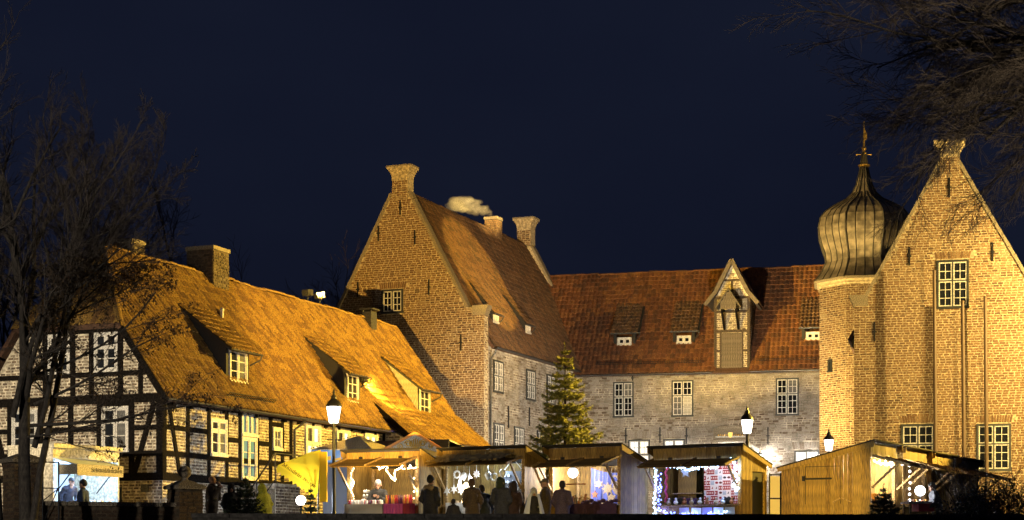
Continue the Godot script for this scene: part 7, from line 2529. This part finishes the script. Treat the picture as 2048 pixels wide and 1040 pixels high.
func plants() -> void:
	mat("bark", Color(0.085, 0.070, 0.055), 0.9, TEX.grain, Vector3(3, 1, 3), true)
	mat("bark_dark", Color(0.05, 0.035, 0.025), 0.9)
	mat("twig_brown", Color(0.085, 0.066, 0.052), 0.9)
	mat("needle_green", Color(0.25, 0.255, 0.05), 0.75)
	mat("needle_dark", Color(0.022, 0.036, 0.016), 0.8)
	mat("needle_blue", Color(0.03, 0.085, 0.085), 0.75)
	mat("leaf_dark", Color(0.012, 0.02, 0.012), 0.45)
	mat("dry_leaf", Color(0.055, 0.035, 0.018), 0.9)
	# the bare many-stemmed tree at the left
	var t := thing("bare_tree", "bare tree with several stems at left before the half timbered house", "tree", Vector3(-10.35, 0, -36.5))
	var w := grower(7, -0.02, 0.13)
	w.shrink = 0.45
	w.thin = 0.0045
	w.top = 4
	w.bare = 0.42
	for s in [[-0.30, 0.0, 0.19, Vector3(-0.02, 1, 0.05), 9.6, -1.2], [0.16, -0.2, 0.17, Vector3(0.02, 1, -0.03), 9.6, -1.2], [0.28, 0.0, 0.10, Vector3(0.10, 1, 0.02), 8.6, -1.2], [0.36, -0.1, 0.07, Vector3(0.22, 1, 0.0), 6.2, 1.8], [-0.5, -0.2, 0.11, Vector3(-0.12, 1, 0.05), 8.6, -1.2], [0.0, 0.2, 0.07, Vector3(0.13, 1, 0.06), 5.6, 2.4], [0.2, 0.0, 0.06, Vector3(0.34, 1, 0.0), 4.8, 3.4], [0.25, 0.1, 0.05, Vector3(0.6, 1, 0.0), 4.6, 3.0], [0.3, 0.0, 0.05, Vector3(0.85, 1, -0.1), 4.4, 4.2]]:
		w.limb(Vector3(s[0], s[5], s[1]), s[3], s[4] * 0.9, s[2] * 0.92, 4, 7, 0.6)
	# limbs that reach over the roof at the right
	for s in [[Vector3(0.35, 4.9, 0.05), Vector3(1, 0.5, 0.1), 2.8, 0.03], [Vector3(0.3, 5.4, 0.0), Vector3(1, 0.3, -0.1), 2.6, 0.028], [Vector3(-0.2, 3.6, 0.1), Vector3(-0.9, 0.5, 0.1), 2.4, 0.03], [Vector3(0.3, 2.0, 0.2), Vector3(0.9, 0.05, 0.2), 2.8, 0.026], [Vector3(0.3, 2.25, 0), Vector3(1.0, 0.16, 0.05), 3.6, 0.04], [Vector3(0.35, 2.7, -0.1), Vector3(1.0, 0.30, -0.1), 3.0, 0.036], [Vector3(0.4, 3.3, 0), Vector3(1, 0.42, 0.0), 3.2, 0.036], [Vector3(0.35, 4.2, 0.05), Vector3(1, 0.35, 0.1), 2.8, 0.03]]:
		w.limb(s[0], s[1], s[2], s[3], 3, 6, 0.55)
	part("stems", w.g, M.bark, t)
	part("twigs", w.twig, M.twig_brown, t, "stuff")
	var lf := Geo.new()
	var r := RandomNumberGenerator.new()
	r.seed = 9
	for e: Vector3 in w.ends:
		if e.x < 0.6 or e.y > 5.6 or r.randf() > 0.7: continue
		for k in 4:
			var a := e + Vector3(r.randf_range(-0.04, 0.04), r.randf_range(-0.08, 0.0), r.randf_range(-0.04, 0.04))
			var d := Vector3(r.randf_range(-1, 1), r.randf_range(-1.4, 0.2), r.randf_range(-1, 1)).normalized() * r.randf_range(0.05, 0.09)
			var s := d.cross(Vector3.UP).normalized() * 0.02
			lf.quad(a, a + d * 0.5 + s, a + d, a + d * 0.5 - s)
	part("dry_leaves", lf, M.dry_leaf, t, "stuff")
	# boughs that hang in from the right, above
	var t2 := thing("overhanging_tree", "bare beech with fine drooping twigs overhanging the upper right", "tree", Vector3(12.4, 0, -29.5))
	var w2 := grower(31, 0.05, 0.2)
	w2.shrink = 0.55
	w2.thin = 0.0042
	var tg := Geo.new()
	tg.tube(PackedVector3Array([Vector3(0.3, -2, 0), Vector3(0.15, 2, 0), Vector3(0, 6, 0), Vector3(0.2, 10, 0)]), PackedFloat32Array([0.42, 0.33, 0.25, 0.16]), 12)
	part("trunk", tg, M.bark, t2)
	for s in [[Vector3(0, 7.6, 0), Vector3(-1, 0.05, 0.05), 5.6, 0.085], [Vector3(0.05, 7.5, 0), Vector3(-1, 0.25, -0.1), 4.8, 0.09], [Vector3(0.1, 8.6, 0), Vector3(-1, 0.12, 0.1), 4.8, 0.08], [Vector3(0.1, 6.9, 0.1), Vector3(-1, 0.05, 0.12), 4.0, 0.05], [Vector3(0.15, 9.3, 0), Vector3(-1, 0.2, -0.05), 5.2, 0.07], [Vector3(0.1, 8.2, -0.2), Vector3(-1, 0.05, -0.3), 5.0, 0.07], [Vector3(0.1, 7.9, -0.2), Vector3(-1, 0.02, 0.2), 5.0, 0.06], [Vector3(0, 9.0, 0.2), Vector3(-1, 0.02, 0.2), 4.6, 0.06]]:
		w2.limb(s[0], s[1], s[2], s[3], 4, 7, 0.6)
	part("boughs", w2.g, M.bark, t2)
	part("twigs", w2.twig, M.twig_brown, t2, "stuff")
	# bare trees in the dark behind the long roof
	var bx := [[-24.0, -98.0, 17.0], [-18.5, -104.0, 18.5], [-14.0, -99.0, 15.5], [-31.0, -102.0, 18.0], [-10.5, -108.0, 16.0]]
	var bl := ["bare tree in the dark behind the long roof, second from left", "tall bare tree in the dark behind the big chimney", "bare tree in the dark left of the tall castle gable", "bare tree in the dark behind the roof hip at far left", "lowest bare tree in the dark beside the castle gable slope"]
	for i in 5:
		var b := thing("background_tree", bl[i], "tree", Vector3(bx[i][0], 0, bx[i][1]), 0, "bare trees behind the half timbered house")
		var q := grower(60 + i, -0.03, 0.16)
		q.shrink = 0.6
		q.thin = 0.012
		q.limb(Vector3(0, -0.2, 0), Vector3(0.02, 1, 0), bx[i][2] * 0.82, 0.26, 4, 6, 0.75)
		part("trunk", q.g, M.bark_dark, b)
		part("twigs", q.twig, M.bark_dark, b, "stuff")
	spruce("tall unlit Christmas spruce standing behind the market stalls", Vector3(1.82, 0, -60), 6.75, 1.85, 1.3, 3, M.needle_green, 27, 9, 0.085)
	spruce("dark spruce beside the bright yellow jacket", Vector3(-7.15, 0, -47.0), 1.62, 0.75, 0.3, 4, M.needle_dark, 16, 8, 0.06)
	spruce("blue green spruce in front of the yellow awning", Vector3(-5.98, 0, -52.0), 1.55, 0.55, 0.25, 5, M.needle_blue, 11, 7)
	spruce("small dark spruce before the lit end of the plank stall", Vector3(9.45, 0, -44.5), 1.25, 0.75, 0.15, 6, M.needle_dark, 14, 8, 0.06)
	# evergreen shrubs and bare stems at the lower right
	var sp := [[11.35, -43.2, 1.05, 0.7], [12.15, -43.0, 1.2, 0.8], [13.0, -43.4, 1.3, 0.8], [12.7, -44.6, 1.55, 0.8], [11.9, -44.4, 1.1, 0.6]]
	var sl := ["low dark evergreen shrub at lower right nearest the serving table", "dark evergreen shrub in the middle of the lower right clump", "dark evergreen shrub at the right edge of the picture", "taller evergreen shrub behind the others at lower right", "small evergreen shrub behind the lower right clump"]
	for i in 5:
		var s := thing("evergreen_shrub", sl[i], "shrub", Vector3(sp[i][0], 0, sp[i][1]), 0, "evergreen shrubs at the lower right")
		var q := grower(80 + i, 0.0, 0.2)
		q.shrink = 0.6
		for k in 6:
			q.limb(Vector3(0, -0.1, 0), Vector3(r.randf_range(-0.8, 0.8), 1, r.randf_range(-0.6, 0.6)), sp[i][2] * 0.8, 0.018, 2, 4, 0.7)
		part("stems", q.twig, M.bark_dark, s)
		var lg := Geo.new()
		for e: Vector3 in q.ends:
			for k in 16:
				var a := e + Vector3(r.randf_range(-1, 1), r.randf_range(-1, 1), r.randf_range(-1, 1)) * 0.14
				var d := Vector3(r.randf_range(-1, 1), r.randf_range(-0.4, 1), r.randf_range(-1, 1)).normalized() * r.randf_range(0.06, 0.1)
				var sd := d.cross(Vector3(r.randf_range(-1, 1), 1, r.randf_range(-1, 1))).normalized() * 0.022
				lg.quad(a, a + d * 0.5 + sd, a + d, a + d * 0.5 - sd)
		part("leaves", lg, M.leaf_dark, s, "stuff")
	var bs := ["bare twiggy shrub before the end of the right stall row", "bare twiggy shrub at the right edge before the brick gable"]
	for i in 2:
		var s := thing("bare_shrub", bs[i], "shrub", Vector3(11.9 + i * 0.95, 0, -45.6 - i * 0.3), 0)
		var q := grower(95 + i, 0.02, 0.16)
		q.thin = 0.005
		for k in 9:
			q.limb(Vector3(r.randf_range(-0.15, 0.15), -0.1, 0), Vector3(r.randf_range(-0.7, 0.7), 1, r.randf_range(-0.4, 0.4)), 1.9, 0.02, 2, 4, 0.5)
		part("stems", q.twig, M.twig_brown, s)
	# smoke from the ridge chimney
	var fm := FogMaterial.new()
	fm.density = 0.24
	fm.albedo = Color(0.95, 0.93, 0.9)
	var sm := thing("chimney_smoke", "small cloud of smoke drifting left from the ridge chimney", "smoke", Vector3(-1.15, 18.35, -96.7))
	sm.set_meta("kind", "stuff")
	var puffs := []
	for i in 150:
		var u := pow(i / 149.0, 0.8)
		var c := Vector3(-2.1 * u, 0.02 + 0.55 * sin(u * 1.9), 0) + Vector3(r.randf_range(-1, 1), r.randf_range(-1, 1), r.randf_range(-1, 1)) * (0.06 + 0.85 * u * (1.15 - u))
		puffs.append([c.x, c.y, r.randf_range(0.22, 0.46) * (0.45 + 0.7 * u), r.randf_range(0.18, 0.34) * (0.45 + 0.7 * u), c.z])
	for p in puffs:
		var fv := FogVolume.new()
		fv.name = "smoke_puff"
		fv.shape = RenderingServer.FOG_VOLUME_SHAPE_ELLIPSOID
		fv.size = Vector3(p[2] * 1.5, p[3] * 1.3, p[2] * 1.3)
		fv.material = fm
		sm.add_child(fv, true)
		fv.position = Vector3(p[0], p[1], p[4])
